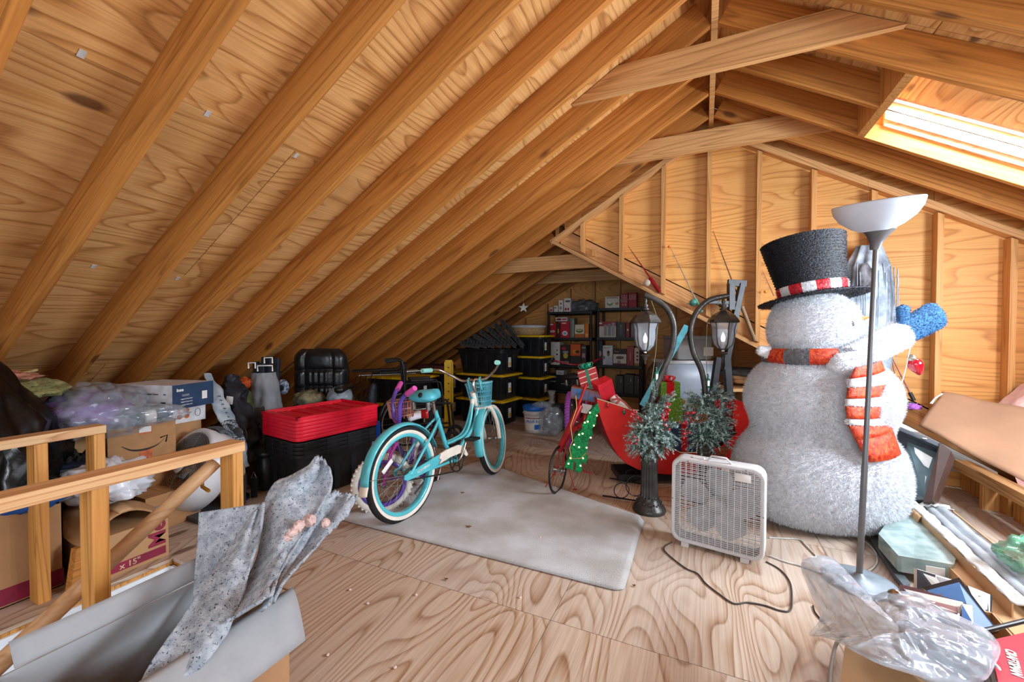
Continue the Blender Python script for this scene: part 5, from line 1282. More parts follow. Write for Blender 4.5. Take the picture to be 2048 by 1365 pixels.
low = bin_('dark plastic bin on the floor supporting the pale bins behind the sleigh', 1335, 1440, 813, 905, 4.26, pm('bin_dark', '#44474e', .5), None, .45)
for o in (low,):
    o.location.z = 0; 
k_ = (aD(1380, 812, 4.25).z)/ (aD(1380, 813, 4.26).z-aD(1380, 905, 4.26).z); low.scale = (1, 1, k_)
o = blob('wicker_bag', (0, 0, 0), (.16, .14, .30), pm('taupe_woven', '#5a4c40', .8, var=.3, scale=30, bump=.5), 9, .12, 2, flat=.9); o.location = aD(1322, 722, 4.6); o.location.z = .62; tag(o, 'dark woven bundle standing right of the shelves behind the lantern', 'bundle')
o2_ = MB().rbox((-.2, -.2, 0), (.2, .2, .36), .03, 3).build('dark_carton', pm('bin_dark', '#44474e')); o2_.location = (o.location.x, o.location.y, 0); tag(o2_, 'dark bin on the floor right of the shelves under the woven bundle', 'bin')
# box with arrow and lower things left of the snowman
t = bin_('small cardboard parcel with a printed smile behind the snowman shoulder', 1478, 1500, 752, 768, 4.15, CARD, None, .25, 'carton')
t.scale = (2.0, 1, 1)
o = blob('grey_cloth', (0, 0, 0), (.22, .12, .05), pm('dark_grey_cloth', '#5b5a5c', .9, bump=.5), 6, .2, 2, flat=.7); o.location = aD(1488, 745, 4.2); tag(o, 'folded dark grey cloth lying on the smiling parcel', 'cloth')
sh_ = aD(1488, 774, 4.2); st_ = thing('low_shelf', 'low wooden board on dark supports carrying the parcel behind the snowman', 'shelf', (sh_.x, sh_.y, 0), YAW)
MB().box((-.20, -.15, sh_.z-.03), (.30, .25, sh_.z)).build('board', W_TIE, st_)
for x in (-.18, .26): MB().box((x-.02, -.12, 0), (x+.02, .22, sh_.z-.031)).build('leg', BLACKP, st_)
w1 = aD(1503, 900, 3.6)
g = MB(); g.box((-.10, -.02, 0), (.13, .02, .56)); o = g.build('pale_board', pm('pale_panel', '#a9b2b5', .3), bevel=.004); o.location = (w1.x, w1.y, 0); o.rotation_euler = (0, 0, YAW-.9); tag(o, 'pale grey panel standing edge-on between the sleigh and the snowman', 'panel')
o = MB().rbox((-.25, -.12, 0), (.25, .12, .32), .02, 2).build('cardboard_box', CARD); o.location = aD(1408, 840, 3.98); o.location.z = .0; o.rotation_euler = (0, 0, YAW+.2); o.scale = (1, 1, 1.75); tag(o, 'cardboard box behind the frosted wreath of the right lamp', 'box')
# grey hooded costume hanging behind the snowman
HC = aD(1738, 500, 3.35); hz = aD(1738, 835, 3.35).z; hc_ = thing('ghost_costume', 'pale grey hooded costume hanging behind the floor lamp', 'costume', (HC.x, HC.y, hz), YAW)
Hh = HC.z-hz
def cost(u, v):
    a = 2*PI*u; w_ = [.03, .13, .19, .20, .19, .17, .16, .15, .14][int(min(7.99, v*8))]; i = v*8; k = int(min(7, i)); ws = [.09, .165, .18, .185, .185, .18, .17, .16, .15]; w_ = ws[k]+(ws[k+1]-ws[k])*(i-k)
    f = 1+.10*math.sin(a*9+v*3)+.12*fbm((math.cos(a)*2, math.sin(a)*2, v*4), 3)
    return Vector((w_*f*math.cos(a), w_*.55*f*math.sin(a), Hh*(1-v)+.03))
g = MB(); g.grid(cost, 72, 40, closeu=True); ghost = g.build('robe', pm('ghost_cloth', '#b9c7d6', .9, var=.15, scale=9, bump=.5, bscale=40, alpha=1.0, col2='#75828f'), hc_)
g = MB(); g.ball((-.10, -.085, Hh-.24), (.06, .03, .12), 20); g.build('dark_face', pm('face_grey', '#5a5a60', .5, var=.4, scale=14, bump=.8, bscale=20), hc_)  # dark grey crumpled face of the costume
g = MB()
for i in range(26):
    x = -.17+i*.0135; y = -.09-.012*math.sin(i*1.7); zt = Hh-.12-.10*abs(math.sin(i*2.3)); g.tube([(x, y, zt), (x+.01*math.sin(i), y-.008, zt-.25), (x+.006*math.cos(i*3), y+.004, max(.02, zt-.5-.25*abs(math.sin(i*1.3))))], [.006, .004, .001], 5, sy=.4)
g.build('tatters', pm('ghost_tatter', '#b8c3cd', .9, col2='#8894a0'), hc_)
MB().tube([(0, 0, Hh+.02), (0, .0, Hh+.06), (.0, .02, max(.5, zr(HC.x)-hz))], .0009, 5).build('hanging_cord', GREYP, hc_)

# big cardboard sheet over the knee wall, insulation behind
INS = pm('pink_insulation', '#e6c4bc', .95, var=.12, scale=14, bump=.8, bscale=24, col2='#d9a9a4')
def insul(name, fn, n, lab, m=INS):
    g = MB(); g.grid(fn, n, n); return g
g = MB()
def f_(u, v):
    x = 1.885+2.4*u; y = -.4+4.70*v; z = -.15+.24*u+.05*fbm((x*3, y*3, 0), 4)+.03*fbm((x*11, y*11, 5), 2)
    if y > 3.6: z += min(.95, .70+max(0, (x-1.86))*1.0)*min(1, (y-3.6)/.5)
    return Vector((x, y, min(z, zr(x)-.05)))
g.grid(f_, 90, 130); o = g.build('insulation', INS); tag(o, 'blown pink-white insulation heaped beyond the knee wall', 'insulation', kind='stuff')
cs = MB(); c0, c1, c2, c3 = aD(1838, 852, 2.98), aD(1884, 785, 3.15), aD(2066, 822, 2.75), aD(2080, 985, 2.30)
def cf(u, v): p = c0.lerp(c3, u).lerp(c1.lerp(c2, u), v); p.z += .006*math.sin(u*9)+.005*math.sin(v*7+u*2); return p
cs.grid(cf, 24, 14); o = cs.build('cardboard_sheet', pm('tan_cardboard', '#9c765a', .8, var=.08, scale=2.5, bump=.4, bscale=14), solid=.006); tag(o, 'large tan cardboard sheet lying over the knee wall before the insulation', 'cardboard sheet')
sct = MB(); sct.tube([aD(1862, 808, 3.1), aD(1870, 797, 3.1), aD(1884, 788, 3.1)], [.012, .007, .009], 8, sy=.4); o = sct.build('tissue_scrap', WHITEP); tag(o, 'twisted white paper scrap on the corner of the cardboard sheet', 'paper scrap')
# dark framed mirror / display
MC = [aD(1780, 852, 2.92), aD(1905, 905, 2.62), aD(1868, 1005, 2.50), aD(1775, 1000, 2.72)]
mr = thing('framed_display_box', 'dark grey framed glass display box lying on its side right of the snowman', 'display box', MC[3].copy()); o_ = mr.location.copy()
DGR = pm('slate_grey', '#555a60', .4, var=.1); ESP = pm('espresso_wood', '#4a3630', .5, var=.15, scale=5)
u_ = (MC[1]-MC[0]); v_ = (MC[3]-MC[0]); n_ = u_.cross(v_).normalized(); n_ = -n_ if n_.dot(CAM-MC[0]) < 0 else n_
def Q(a, b, c=0.0): return (MC[0].lerp(MC[1], a).lerp(MC[3].lerp(MC[2], a), b))-o_+n_*c
def slab4(mb, P, th): mb.add([p for p in P]+[p-n_*th for p in P], [(0,1,2,3),(7,6,5,4),(0,4,5,1),(1,5,6,2),(2,6,7,3),(3,7,4,0)])
g = MB(); slab4(g, [Q(0, 0, -.05), Q(.82, 0, -.05), Q(.82, 1, -.05), Q(0, 1, -.05)], .02); g.build('back', DGR, mr)
g = MB(); slab4(g, [Q(0, -.03, .03), Q(.82, -.03, .03), Q(.82, .03, .03), Q(0, .03, .03)], .10); g.build('rail', DGR, mr)
g = MB(); slab4(g, [Q(0, .95, .03), Q(.82, .95, .03), Q(.82, 1.0, .03), Q(0, 1.0, .03)], .10); g.build('rail', DGR, mr)
g = MB(); slab4(g, [Q(.82, -.05, .035), Q(1.0, .02, .035), Q(1.0, 1.0, .035), Q(.82, 1.05, .035)], .12); g.build('side_panel', ESP, mr)
g = MB(); slab4(g, [Q(.30, .12, -.02), Q(.80, .10, -.02), Q(.78, .92, -.02), Q(.28, .92, -.02)], .004); gp_ = g.build('glass', pm('dark_green_glass', '#566b70', .08, coat=.8, var=.1, scale=3), mr)
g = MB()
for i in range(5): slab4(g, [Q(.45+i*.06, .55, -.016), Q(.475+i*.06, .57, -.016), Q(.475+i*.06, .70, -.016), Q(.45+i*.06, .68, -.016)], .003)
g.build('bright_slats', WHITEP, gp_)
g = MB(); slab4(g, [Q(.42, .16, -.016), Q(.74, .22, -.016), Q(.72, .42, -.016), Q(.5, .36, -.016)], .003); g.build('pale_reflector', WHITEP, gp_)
g = MB()
for x in (.15, .6): g.lathe([(.012, 0), (.012, .004)], 12, T(*Q(x, 0, .034)))
g.build('screw', WHITEP, mr)
# stacked glass shelves wrapped in film
gs = aZ(1790, 1075)
GC = [aZ(1735, 1075, .10), aZ(1795, 1008, .10), aZ(1910, 1122, .10), aZ(1800, 1112, .10)]
def stack4(label, name, cat, top, z0, z1, m, group=None, bev=.012):
    """a flat slab whose top outline is read off the photo at height z1"""
    P = [aZ(x, y, z1) for x, y in top]; c = sum(P, Vector())/len(P); o = MB().prism([(p.x-c.x, p.y-c.y) for p in P], 0, z1-z0, 'XY').build(name, m, bevel=bev); o.location = (c.x, c.y, z0); return tag(o, label, cat, group)
GLS = pm('green_glass_stack', '#a9bcb9', .12, var=.08, scale=12, coat=.5, col2='#839c9b'); GLE = pm('blue_wrap', '#9fb8bd', .2, coat=.4)
tp4 = [(1757, 1068), (1800, 1010), (1820, 1012), (1912, 1118), (1908, 1130), (1797, 1112)]
stack4('brown backing boards beneath the wrapped glass shelves', 'backing_board', 'board', [(x-2, y+14) for x, y in tp4], .002, .045, pm('brown_board', '#7a5636', .8))
gsb = stack4('stack of wrapped pale green glass shelves on the floor right of the snowman', 'glass_shelf_stack', 'glass stack', tp4, .046, .125, GLS)
pl = aZ(1868, 1140, .085); lb = MB().box((-.035, -.0015, -.018), (.035, .0015, .018)).build('label_sticker', WHITEP); lb.parent = gsb; lb.location = Vector((pl.x, pl.y, .085))-gsb.location+Vector((-.0, -.012, 0)); lb.rotation_euler = (0, 0, math.atan2((aZ(1908, 1130, .125)-aZ(1797, 1112, .125)).y, (aZ(1908, 1130, .125)-aZ(1797, 1112, .125)).x))
stack4('thin dark picture frame lying at the edge of the glass stack', 'picture_frame', 'frame', [(1742, 1078), (1752, 1070), (1800, 1140), (1822, 1168), (1808, 1172), (1788, 1148)], .002, .03, pm('frame_slate', '#5b646a', .5))
# long open carton with wrapped tubes
def long_box(label, a, b, w_, h_, z0, m, name='long_carton'):
    a, b = Vector(a), Vector(b); d = (b-a); L = d.length; ang = math.atan2(d.y, d.x); t = thing(name, label, 'carton', (a.x, a.y, z0), ang); th = .005
    for (y0, y1) in ((-w_/2, -w_/2+th), (w_/2-th, w_/2)): MB().box((0, y0, 0), (L, y1, h_)).build('side', m, t)
    MB().box((0, -w_/2, 0), (L, w_/2, th)).build('bottom', m, t)
    return t, L
CRD2 = pm('tan_carton', '#c9a074', .8, var=.06, scale=3); CRW = pm('white_faced_carton', '#bdbab5', .7, var=.06, scale=4, bump=.3, bscale=40)
A1, A2 = aZ(1860, 1015, .16), aZ(2100, 1225, .16); A1.z = A2.z = 0
lb1, LL = long_box('long open cardboard carton holding plastic-wrapped tubes beside the knee wall', A1, A2, .20, .16, .002, CRD2)
g = MB(); g.grid(lambda u, v: Vector((LL*u, -.10+.06*v+.01*fbm((u*20, v*3, 0), 2), .163+.010*fbm((u*9, v*5, 1), 3))), 60, 4); g.build('torn_flap', CRW, lb1, solid=.004)
g = MB(); g.grid(lambda u, v: Vector((-.10+.12*u, -.10+.2*v, .14+.03*u+.03*fbm((u*5, v*7, 2), 3))), 14, 12); g.build('torn_end', CRW, lb1, solid=.004)
g = MB(); g.grid(lambda u, v: Vector((.10+.11*u, -.104-.02*math.sin(v*3), .16-.13*v+.004*math.sin(u*60))), 40, 8); g.build('corrugated_flap', CRD2, lb1, solid=.003)
FILM = pm('clear_film', '#c3cfda', .10, var=.15, scale=20, alpha=.34, coat=1.0); FILM.node_tree.nodes['Principled BSDF'].inputs['Metallic'].default_value = .15
for i, (yy, zz) in enumerate(((.045, .155), (-.0, .14), (.05, .095))):
    t = thing('wrapped_tube', 'silvery plastic-wrapped tube in the long open carton, ' + ['uppermost and nearest the knee wall', 'the middle one', 'lowest one'][i], 'tube', (A1.x, A1.y, .0), math.atan2((A2-A1).y, (A2-A1).x), 'wrapped tubes in the long carton')
    MB().tube([(.02+x*LL*.98/6, yy+.006*math.sin(x*2+i), zz+.005*math.sin(x*3)) for x in range(7)], .026, 12).build('tube', pm('white_tube', '#cfd6da', .3, .2), t)
    g = MB(); g.grid(lambda u, v: Vector((-.03+LL*v, yy+(.033+.004*fbm((u*6, v*40, i), 2))*math.cos(2*PI*u), zz+(.033+.006*fbm((u*6, v*30, i+3), 2))*math.sin(2*PI*u))), 14, 80, closeu=True); g.build('film', FILM, t)
B1, B2 = aZ(1850, 1065, .09), aZ(2110, 1320, .09); B1.z = B2.z = 0
lb2, L2 = long_box('second long cardboard carton lying closer to the camera, under the DVDs side', B1, B2, .13, .10, .002, CRD2)
MB().box((0, -.065, .1), (L2, .065, .105)).build('top', CRD2, lb2)
C1_, C2_ = aZ(1800, 985, .02), aZ(1825, 960, .02)
o = blob('green_plastic_wrap', (0, 0, 0), (.10, .10, .07), pm('green_film', '#7fcaa6', .15, var=.3, scale=12, alpha=.6, coat=.8), 12, .45, 3, flat=.6); o.location = aZ(2068, 1120, .22); tag(o, 'crumpled green plastic wrap on the long carton at the right edge', 'plastic wrap')
o = stack4('grey metal track lying behind the wrapped glass', 'metal_track', 'track', [(1790, 960), (1800, 955), (1880, 1010), (1872, 1018)], .02, .06, DGR)

# ---------------- crate of films, red tool case, hose and plastic bag at lower right
def slabp(label, name, cat, pts, d0, th, m, group=None, prints=()):
    """thin case whose face corners are photo readings at their own distances"""
    P = [aD(x, y, d) for (x, y, d) in pts]; c = P[3].copy(); n = (P[1]-P[0]).cross(P[3]-P[0]).normalized(); n = -n if n.dot(CAM-P[0]) < 0 else n
    t = thing(name, label, cat, c, group=group); Q = [p-c for p in P]
    def S(a, b, k): return Q[0].lerp(Q[1], a).lerp(Q[3].lerp(Q[2], a), b)+n*k
    def sb(a0, b0, a1, b1, k0, k1, nm, mm, par):
        R = [S(a0, b0, k1), S(a1, b0, k1), S(a1, b1, k1), S(a0, b1, k1)]; R2 = [S(a0, b0, k0), S(a1, b0, k0), S(a1, b1, k0), S(a0, b1, k0)]
        return MB().add(R+R2, [(0,1,2,3),(7,6,5,4),(0,4,5,1),(1,5,6,2),(2,6,7,3),(3,7,4,0)]).build(nm, mm, par)
    b_ = sb(0, 0, 1, 1, -th, 0, 'case', m, t)
    for (a0, b0, a1, b1, col) in prints: sb(a0, b0, a1, b1, -.0002, .0008, 'cover_print', colm(col), t)
    return t
DVB = pm('dvd_black', '#1c1c20', .25, coat=.5); gdv = 'film cases in the cardboard box'
slabp('film case with a blue cover leaning diagonally over the others', 'film_case', 'film case', [(1842, 1176, 1.52), (1918, 1156, 1.52), (1998, 1262, 1.38), (1960, 1270, 1.36)], 0, .014, DVB, gdv, [(.05, .08, .92, .93, '#255a92'), (.10, .20, .6, .42, '#5a3f48'), (.06, .5, .45, .8, '#5f8fb8')])
slabp('black and white film case standing at the back with dense small print', 'film_case', 'film case', [(1834, 1138, 1.62), (1905, 1160, 1.60), (1900, 1190, 1.58), (1834, 1178, 1.60)], 0, .014, WHITEP, gdv, [(.0, .03, .52, 1, '#3c3c44'), (.56, .1, .95, .9, '#b5b5b8'), (.06, .2, .18, .7, '#dcdcde'), (.24, .15, .42, .35, '#c9c9cc'), (.26, .5, .44, .85, '#8a2a2a')])
slabp('film case lying on its long edge showing a dark reddish spine', 'film_case', 'film case', [(1800, 1170, 1.50), (1830, 1176, 1.48), (1945, 1212, 1.42), (1800, 1184, 1.48)], 0, .02, pm('spine_maroon', '#5b2b2e', .4), gdv)
slabp('film case with a white and red action cover lying flat before the blue one', 'film_case', 'film case', [(1806, 1178, 1.48), (1926, 1205, 1.42), (1925, 1250, 1.34), (1850, 1225, 1.38)], 0, .012, DVB, gdv, [(.02, .05, .98, .55, '#c9b7ac'), (.3, .3, .9, .62, '#7a3a36')])
slabp('white and black film case at the right behind the blue one', 'film_case', 'film case', [(1935, 1172, 1.56), (1985, 1192, 1.54), (1982, 1235, 1.50), (1960, 1228, 1.50)], 0, .014, DVB, gdv, [(.0, .0, .9, .96, '#d6d8dc'), (.35, .25, .8, .8, '#34343a')])
slabp('small blue clear disc case tucked before the diagonal film case', 'disc_case', 'film case', [(1924, 1208, 1.40), (1944, 1212, 1.40), (1946, 1246, 1.34), (1924, 1238, 1.34)], 0, .010, pm('blue_case', '#3f6aa0', .15, coat=.8), gdv)
# cardboard box that carries them
XB = [aZ(1800, 1188, .24), aZ(1985, 1215, .24), aZ(2060, 1300, .24), aZ(1880, 1390, .24)]
bx_ = thing('cardboard_box', 'open cardboard box of film cases at the lower right', 'box', (XB[0].x, XB[0].y, 0)); o_ = Vector((XB[0].x, XB[0].y, 0))
for i in range(4):
    a, b = XB[i]-o_, XB[(i+1) % 4]-o_; MB().bar((a.x, a.y, .11), (b.x, b.y, .11), .005, .22).build('side', CRD2, bx_)
MB().prism([(p.x-o_.x, p.y-o_.y) for p in XB], .002, .010, 'XY').build('bottom', CRD2, bx_)
# red tool case
rc = [aZ(1978, 1272, .34), aZ(2075, 1250, .34), aZ(2110, 1390, .34), aZ(2012, 1420, .34)]; cc = sum(rc, Vector())/4
rt_ = thing('tool_case', 'red plastic tool case with white lettering at the lower right corner', 'tool case', (cc.x, cc.y, .0))
CRM = pm('tool_red', '#d81b3c', .4, var=.04)
MB().prism([(p.x-cc.x, p.y-cc.y) for p in rc], .22, .325, 'XY').build('body', CRM, rt_, bevel=.006)
g = MB(); a, b = rc[0]-cc, rc[1]-cc; 
for i in range(7): g.box((-.006, -.012, -.02), (.006, .012, .01), T(*(a.lerp(b, .08+i*.14)))  )
g.build('ribbed_edge', CRM, rt_)
d_ = (rc[3]-rc[0]).normalized(); ang = math.atan2(d_.y, d_.x)
m_ = aZ(2026, 1326, .326); txt('lettering', 'CRAFTSMAN', .027, WHITEP, rt_, T(m_.x-cc.x, m_.y-cc.y, .3262) @ rotM('Z', ang), bold=.0012, sx=.8)
MB().tube([aD(1970, 1262, 1.30)-Vector((cc.x, cc.y, 0)), aD(2060, 1240, 1.34)-Vector((cc.x, cc.y, 0))], .007, 8).build('black_bar', BLACKP, rt_)
sup = MB().prism([(p.x-cc.x, p.y-cc.y) for p in rc], 0, .218, 'XY').build('carton', CARD); sup.location = (cc.x, cc.y, 0); tag(sup, 'cardboard carton under the red tool case at the lower right', 'carton')
# coiled grey hose
hcx = aZ(1888, 1322, .31); hs_ = thing('hose_coil', 'coiled light grey hose beside the red tool case under the plastic bag', 'hose', hcx)
g = MB(); P = []
for i in range(100): a = i*.26; r_ = .070+.0004*i; P.append((r_*math.cos(a), r_*.8*math.sin(a), -.05+.0006*i+.006*math.sin(a*2)))
g.tube(P, .0085, 10); g.build('hose', pm('hose_grey', '#b9bbb6', .5), hs_)
# cardboard box at the bottom right with the bag on it
yb0 = [aZ(1690, 1290, .26), aZ(1905, 1365, .26), aZ(1900, 1500, .26), aZ(1665, 1480, .26)]; c_ = sum(yb0, Vector())/4
o = MB().prism([(p.x-c_.x, p.y-c_.y) for p in yb0], 0, .26, 'XY').build('carton', pm('tan_carton', '#c9a074'), bevel=.003); o.location = (c_.x, c_.y, 0); tag(o, 'cardboard carton at the bottom edge carrying the clear plastic bag', 'carton')
g = MB(); P = [aZ(1660, 1420, .0), aZ(1662, 1340, .02), aZ(1672, 1290, .06), aZ(1690, 1270, .16)]; P[0].z = .01; g.tube(bez([p-P[0] for p in P], 6), .006, 8); o = g.build('white_cable', pm('hose_grey', '#b9bbb6')); o.location = P[0]; tag(o, 'stiff off-white cable rising from the floor into the plastic bag', 'cable')
# shower head with hose inside the bag
shp = aD(1815, 1205, 1.28); sw_ = thing('shower_head', 'chrome hand shower with a metal hose inside the clear plastic bag', 'shower head', shp, YAW)
g = MB(); g.lathe([(.0, -.05), (.016, -.048), (.024, -.02), (.024, .03), (.018, .05), (.010, .06)], 20, rotM('Y', math.radians(100))); g.build('head', CHROME, sw_)
def qh(px, py, d): p = aD(px, py, d)-shp; return (p.dot(CR), p.dot(Vector((-CR.y, CR.x, 0))), p.z)
MB().tube(bez([qh(1832, 1208, 1.28), qh(1870, 1215, 1.27), (qh(1905, 1250, 1.24)), qh(1912, 1290, 1.2), qh(1890, 1310, 1.18)], 8), .007, 8).build('hose', CHROME, sw_)
MB().tube(bez([qh(1783, 1190, 1.3), qh(1792, 1188, 1.29), qh(1800, 1200, 1.28)], 6), .013, 8).build('connector', CHROME, sw_)
# the clear bag itself: a draped, creased sheet
def bagd(x, y): return 1.30+(1240-y)*.0012
bag_out = [(1602, 1130, 1.62), (1630, 1113, 1.66), (1668, 1118, 1.66), (1700, 1155, 1.52), (1740, 1190, 1.36), (1775, 1183, 1.32), (1830, 1186, 1.30), (1880, 1215, 1.27), (1930, 1238, 1.24), (1975, 1262, 1.20), (2000, 1295, 1.14), (1990, 1330, 1.08), (1965, 1365, 1.04), (1900, 1372, 1.02), (1830, 1352, 1.02), (1760, 1330, 1.04), (1710, 1305, 1.10), (1675, 1285, 1.18), (1645, 1275, 1.28), (1618, 1270, 1.34), (1640, 1235, 1.44), (1622, 1190, 1.54)]
BO = [aD(*p) for p in bag_out]; bc = aD(1810, 1265, 1.12); NB = len(BO)*6
BOs = []
for i in range(len(BO)):
    a, b, c, d = BO[i-1], BO[i], BO[(i+1) % len(BO)], BO[(i+2) % len(BO)]
    for k in range(6):
        t = k/6; BOs.append(.5*((2*b)+(c-a)*t+(2*a-5*b+4*c-d)*t*t+(3*b-a-3*c+d)*t**3))
toward = (CAM-bc).normalized()
def bag_layer(sgn, name, par):
    g = MB(); rg = []; nr = 26
    for j in range(nr+1):
        t = j/nr; ring = []
        for i, p in enumerate(BOs):
            q = bc.lerp(p, t); puff = .05*sgn*math.sqrt(max(0, 1-t*t))
            cr2 = .050*(.35-abs(noise.noise(Vector((q.x*7+q.z*9+sgn, q.y*15, q.z*6)))))*1.6+.016*(.3-abs(noise.noise(q*26)))*2+.006*fbm(q*45, 3)
            q = q+toward*(puff+cr2*min(1, 3*(1-t)+.25))
            ring.append(q)
        rg.append(ring)
    g.rings(rg, True); return g.build(name, CLR, par)
CLR = pm('clear_bag', '#cfdcea', .12, var=.1, scale=16, alpha=.50, coat=1.0, bump=.35, bscale=26)
bg_ = bpy.data.objects.new('plastic_bag', None); COL.objects.link(bg_); tag(bg_, 'large crumpled clear plastic bag over the shower head and carton', 'plastic bag')
bag_layer(1, 'front_sheet', bg_); bag_layer(-.8, 'back_sheet', bg_)
# cords on the floor
def cord(label, pts, r, m, name='cord', z=None):
    P = [aZ(x, y, z or r+.001) for x, y in pts]; o = MB().tube(bez([p-P[0] for p in P], 8), r, 6).build(name, m); o.location = P[0]; return tag(o, label, 'cord')
cord('thin dark cord looping over the plywood before the box fan', [(1344, 1085), (1328, 1100), (1368, 1135), (1395, 1148), (1412, 1168), (1440, 1190), (1468, 1208), (1495, 1206), (1530, 1212), (1560, 1222), (1580, 1222), (1584, 1200), (1580, 1165), (1560, 1140), (1532, 1124)], .0035, pm('cord_dark', '#4a4643', .6))
cord('white cord curving round the floor lamp foot', [(1538, 1112), (1570, 1124), (1600, 1132), (1650, 1148), (1700, 1150), (1735, 1144), (1753, 1128), (1752, 1108), (1738, 1090), (1720, 1078)], .0045, pm('cord_white', '#d5d5d0', .5))
cord('short white cord running straight from the fan toward the snowman', [(1538, 1076), (1560, 1077), (1598, 1080), (1612, 1092), (1632, 1112)], .0042, pm('cord_white', '#d5d5d0'))
cord('short black wire end on the plywood beside the plastic bag', [(1626, 1212), (1630, 1225), (1642, 1240), (1652, 1250)], .003, BLACKP)
# ================================================================ LEFT SIDE
# stair railings
rb = thing('stair_railing', 'low pine railing along the far side of the stair opening', 'railing', (-2.72, .9, 0))
def wpart(name, a, b, m, par, bevel=.003): return MB().box(a, b).build(name, m, par, world=True, bevel=bevel)
W_RAILY = wood('rail_pine', '#e6bd8c', '#d9a874', '#b17a46', 'Y', 10, 0.06, 9, 0.3, 0.5, 0.5, 'object', 0.2)
wpart('top_rail', (-2.775, -1.2, .722), (-2.685, 1.01, .762), W_RAILY, rb)
for y in (.765, .962, .0): wpart('post', (-2.775, y, .0), (-2.686, y+.043, .7215), W_POST, rb)
rfz = thing('stair_railing', 'pine railing nearest the camera beside the stair opening with a knot in its top board', 'railing', (-1.76, 1.0, 0))
wpart('top_rail', (-1.835, -1.2, .722), (-1.745, 1.10, .764), W_RAILY, rfz)
for y in (1.055, .622, -.3): wpart('post', (-1.845, y, -.16), (-1.757, y+.043, .7215), W_POST, rfz)
hr = thing('stair_handrail', 'round wooden handrail sloping down into the stair opening', 'handrail', (-1.87, 1.05, .67))
W_ROD = wood('rod_wood', '#d9b083', '#cfa273', '#b5855a', 'Y', 6, 0.04, 9, 0.3, 0.0, 0.45, 'object', 0.2)
MB().tube([(0, 0, 0), (0, -1.6, -1.14)], .027, 14).build('rail', W_ROD, hr)
BRS = pm('brass', '#b98a35', .3, .8)
for k in (.05, 1.0):
    g = MB(); g.tube([(0, -k, -.712*k-.02), (0, -k, -.712*k-.05), (.045 if k < .5 else .03, -k, -.712*k-.06)], .007, 8); g.build('bracket', BRS, hr)
# big open carton with grey felt in the foreground
BG = pm('pale_grey_board', '#a3a6aa', .85, var=.05, scale=9, bump=.1, bscale=120); BROWN = pm('outer_kraft', '#a9805c', .85, var=.08, scale=5)
bo_ = thing('open_carton', 'large open carton with pale grey inner flaps in the left foreground', 'carton', (-1.34, .6, 0))
X0, X1, Y0_, Y1_, RZ = -1.50, -1.190, .36, .875, .405
def dbl(name, a, b, parent=bo_):
    o = MB().box(a, b).build(name, BG, parent, world=True); return o
dbl('left_wall', (X0-.005, Y0_, 0), (X0, Y1_, RZ)); MB().box((X0-.0062, Y0_, 0), (X0-.0052, Y1_, RZ)).build('outer_face', BROWN, bo_, world=True)
dbl('right_wall', (X1, Y0_, 0), (X1+.004, Y1_, RZ)); MB().box((X1+.0045, Y0_, 0), (X1+.006, Y1_, RZ)).build('outer_face', BROWN, bo_, world=True)
MB().box((X0, Y1_, 0), (X1, Y1_+.005, RZ)).build('far_wall', BROWN, bo_, world=True)
MB().box((X0, Y0_-.005, 0), (X1, Y0_, RZ)).build('near_wall', BROWN, bo_, world=True)
MB().box((X0, Y0_, .0), (X1, Y1_, .004)).build('bottom', BG, bo_, world=True)
g = MB(); g.grid(lambda u, v: Vector((X0-.012-.035*v+.004*math.sin(u*5), Y0_+.03+(Y1_-Y0_-.08)*u, RZ-.002+.055*v)), 10, 4); g.build('left_flap', BG, bo_, world=True, solid=.005)
g = MB(); g.grid(lambda u, v: Vector((X1+.004+.095*v, Y0_+(Y1_+.015-Y0_)*u-.03*v*u+.0, RZ-.10*v*v-.02*v)), 14, 6); g.build('right_flap', BG, bo_, world=True, solid=.005)
g = MB(); g.grid(lambda u, v: Vector((X0-.01+(X1-X0)*u, Y0_-.01-.16*v, RZ-.09*v)), 4, 4); g.build('near_flap', BROWN, bo_, world=True, solid=.005)
g = MB(); g.grid(lambda u, v: Vector((X0+(X1-X0)*u, Y1_-.003-.06*v, RZ-.06*v)), 4, 4); g.build('far_flap', BROWN, bo_, world=True, solid=.005)
# felt material with flecks
def felt(name, base, dark):
    m, nt, b = _new(name); L = nt.links.new; tc = N(nt, 'ShaderNodeTexCoord'); src = tc.outputs['Object']
    n1 = N(nt, 'ShaderNodeTexNoise'); n1.inputs['Scale'].default_value = 150; n1.inputs['Detail'].default_value = 2; n1.inputs['Distortion'].default_value = 1.2; L(src, n1.inputs['Vector'])
    n2 = N(nt, 'ShaderNodeTexNoise'); n2.inputs['Scale'].default_value = 40; n2.inputs['Detail'].default_value = 4; L(src, n2.inputs['Vector'])
    c = mixc(nt, ramp(nt, n1.outputs['Fac'], [(.60, (0, 0, 0, 1)), (.66, (1, 1, 1, 1))]), ramp(nt, n2.outputs['Fac'], [(.35, lin(base)), (.65, lin('#b9c1ca'))]), lin(dark))
    L(c, b.inputs['Base Color']); b.inputs['Roughness'].default_value = .95
    bp = N(nt, 'ShaderNodeBump'); bp.inputs['Strength'].default_value = .7; bp.inputs['Distance'].default_value = .004; L(n1.outputs['Fac'], bp.inputs['Height']); L(bp.outputs[0], b.inputs['Normal']); return m
FELT = felt('carpet_pad', '#8d97a2', '#3f4656')
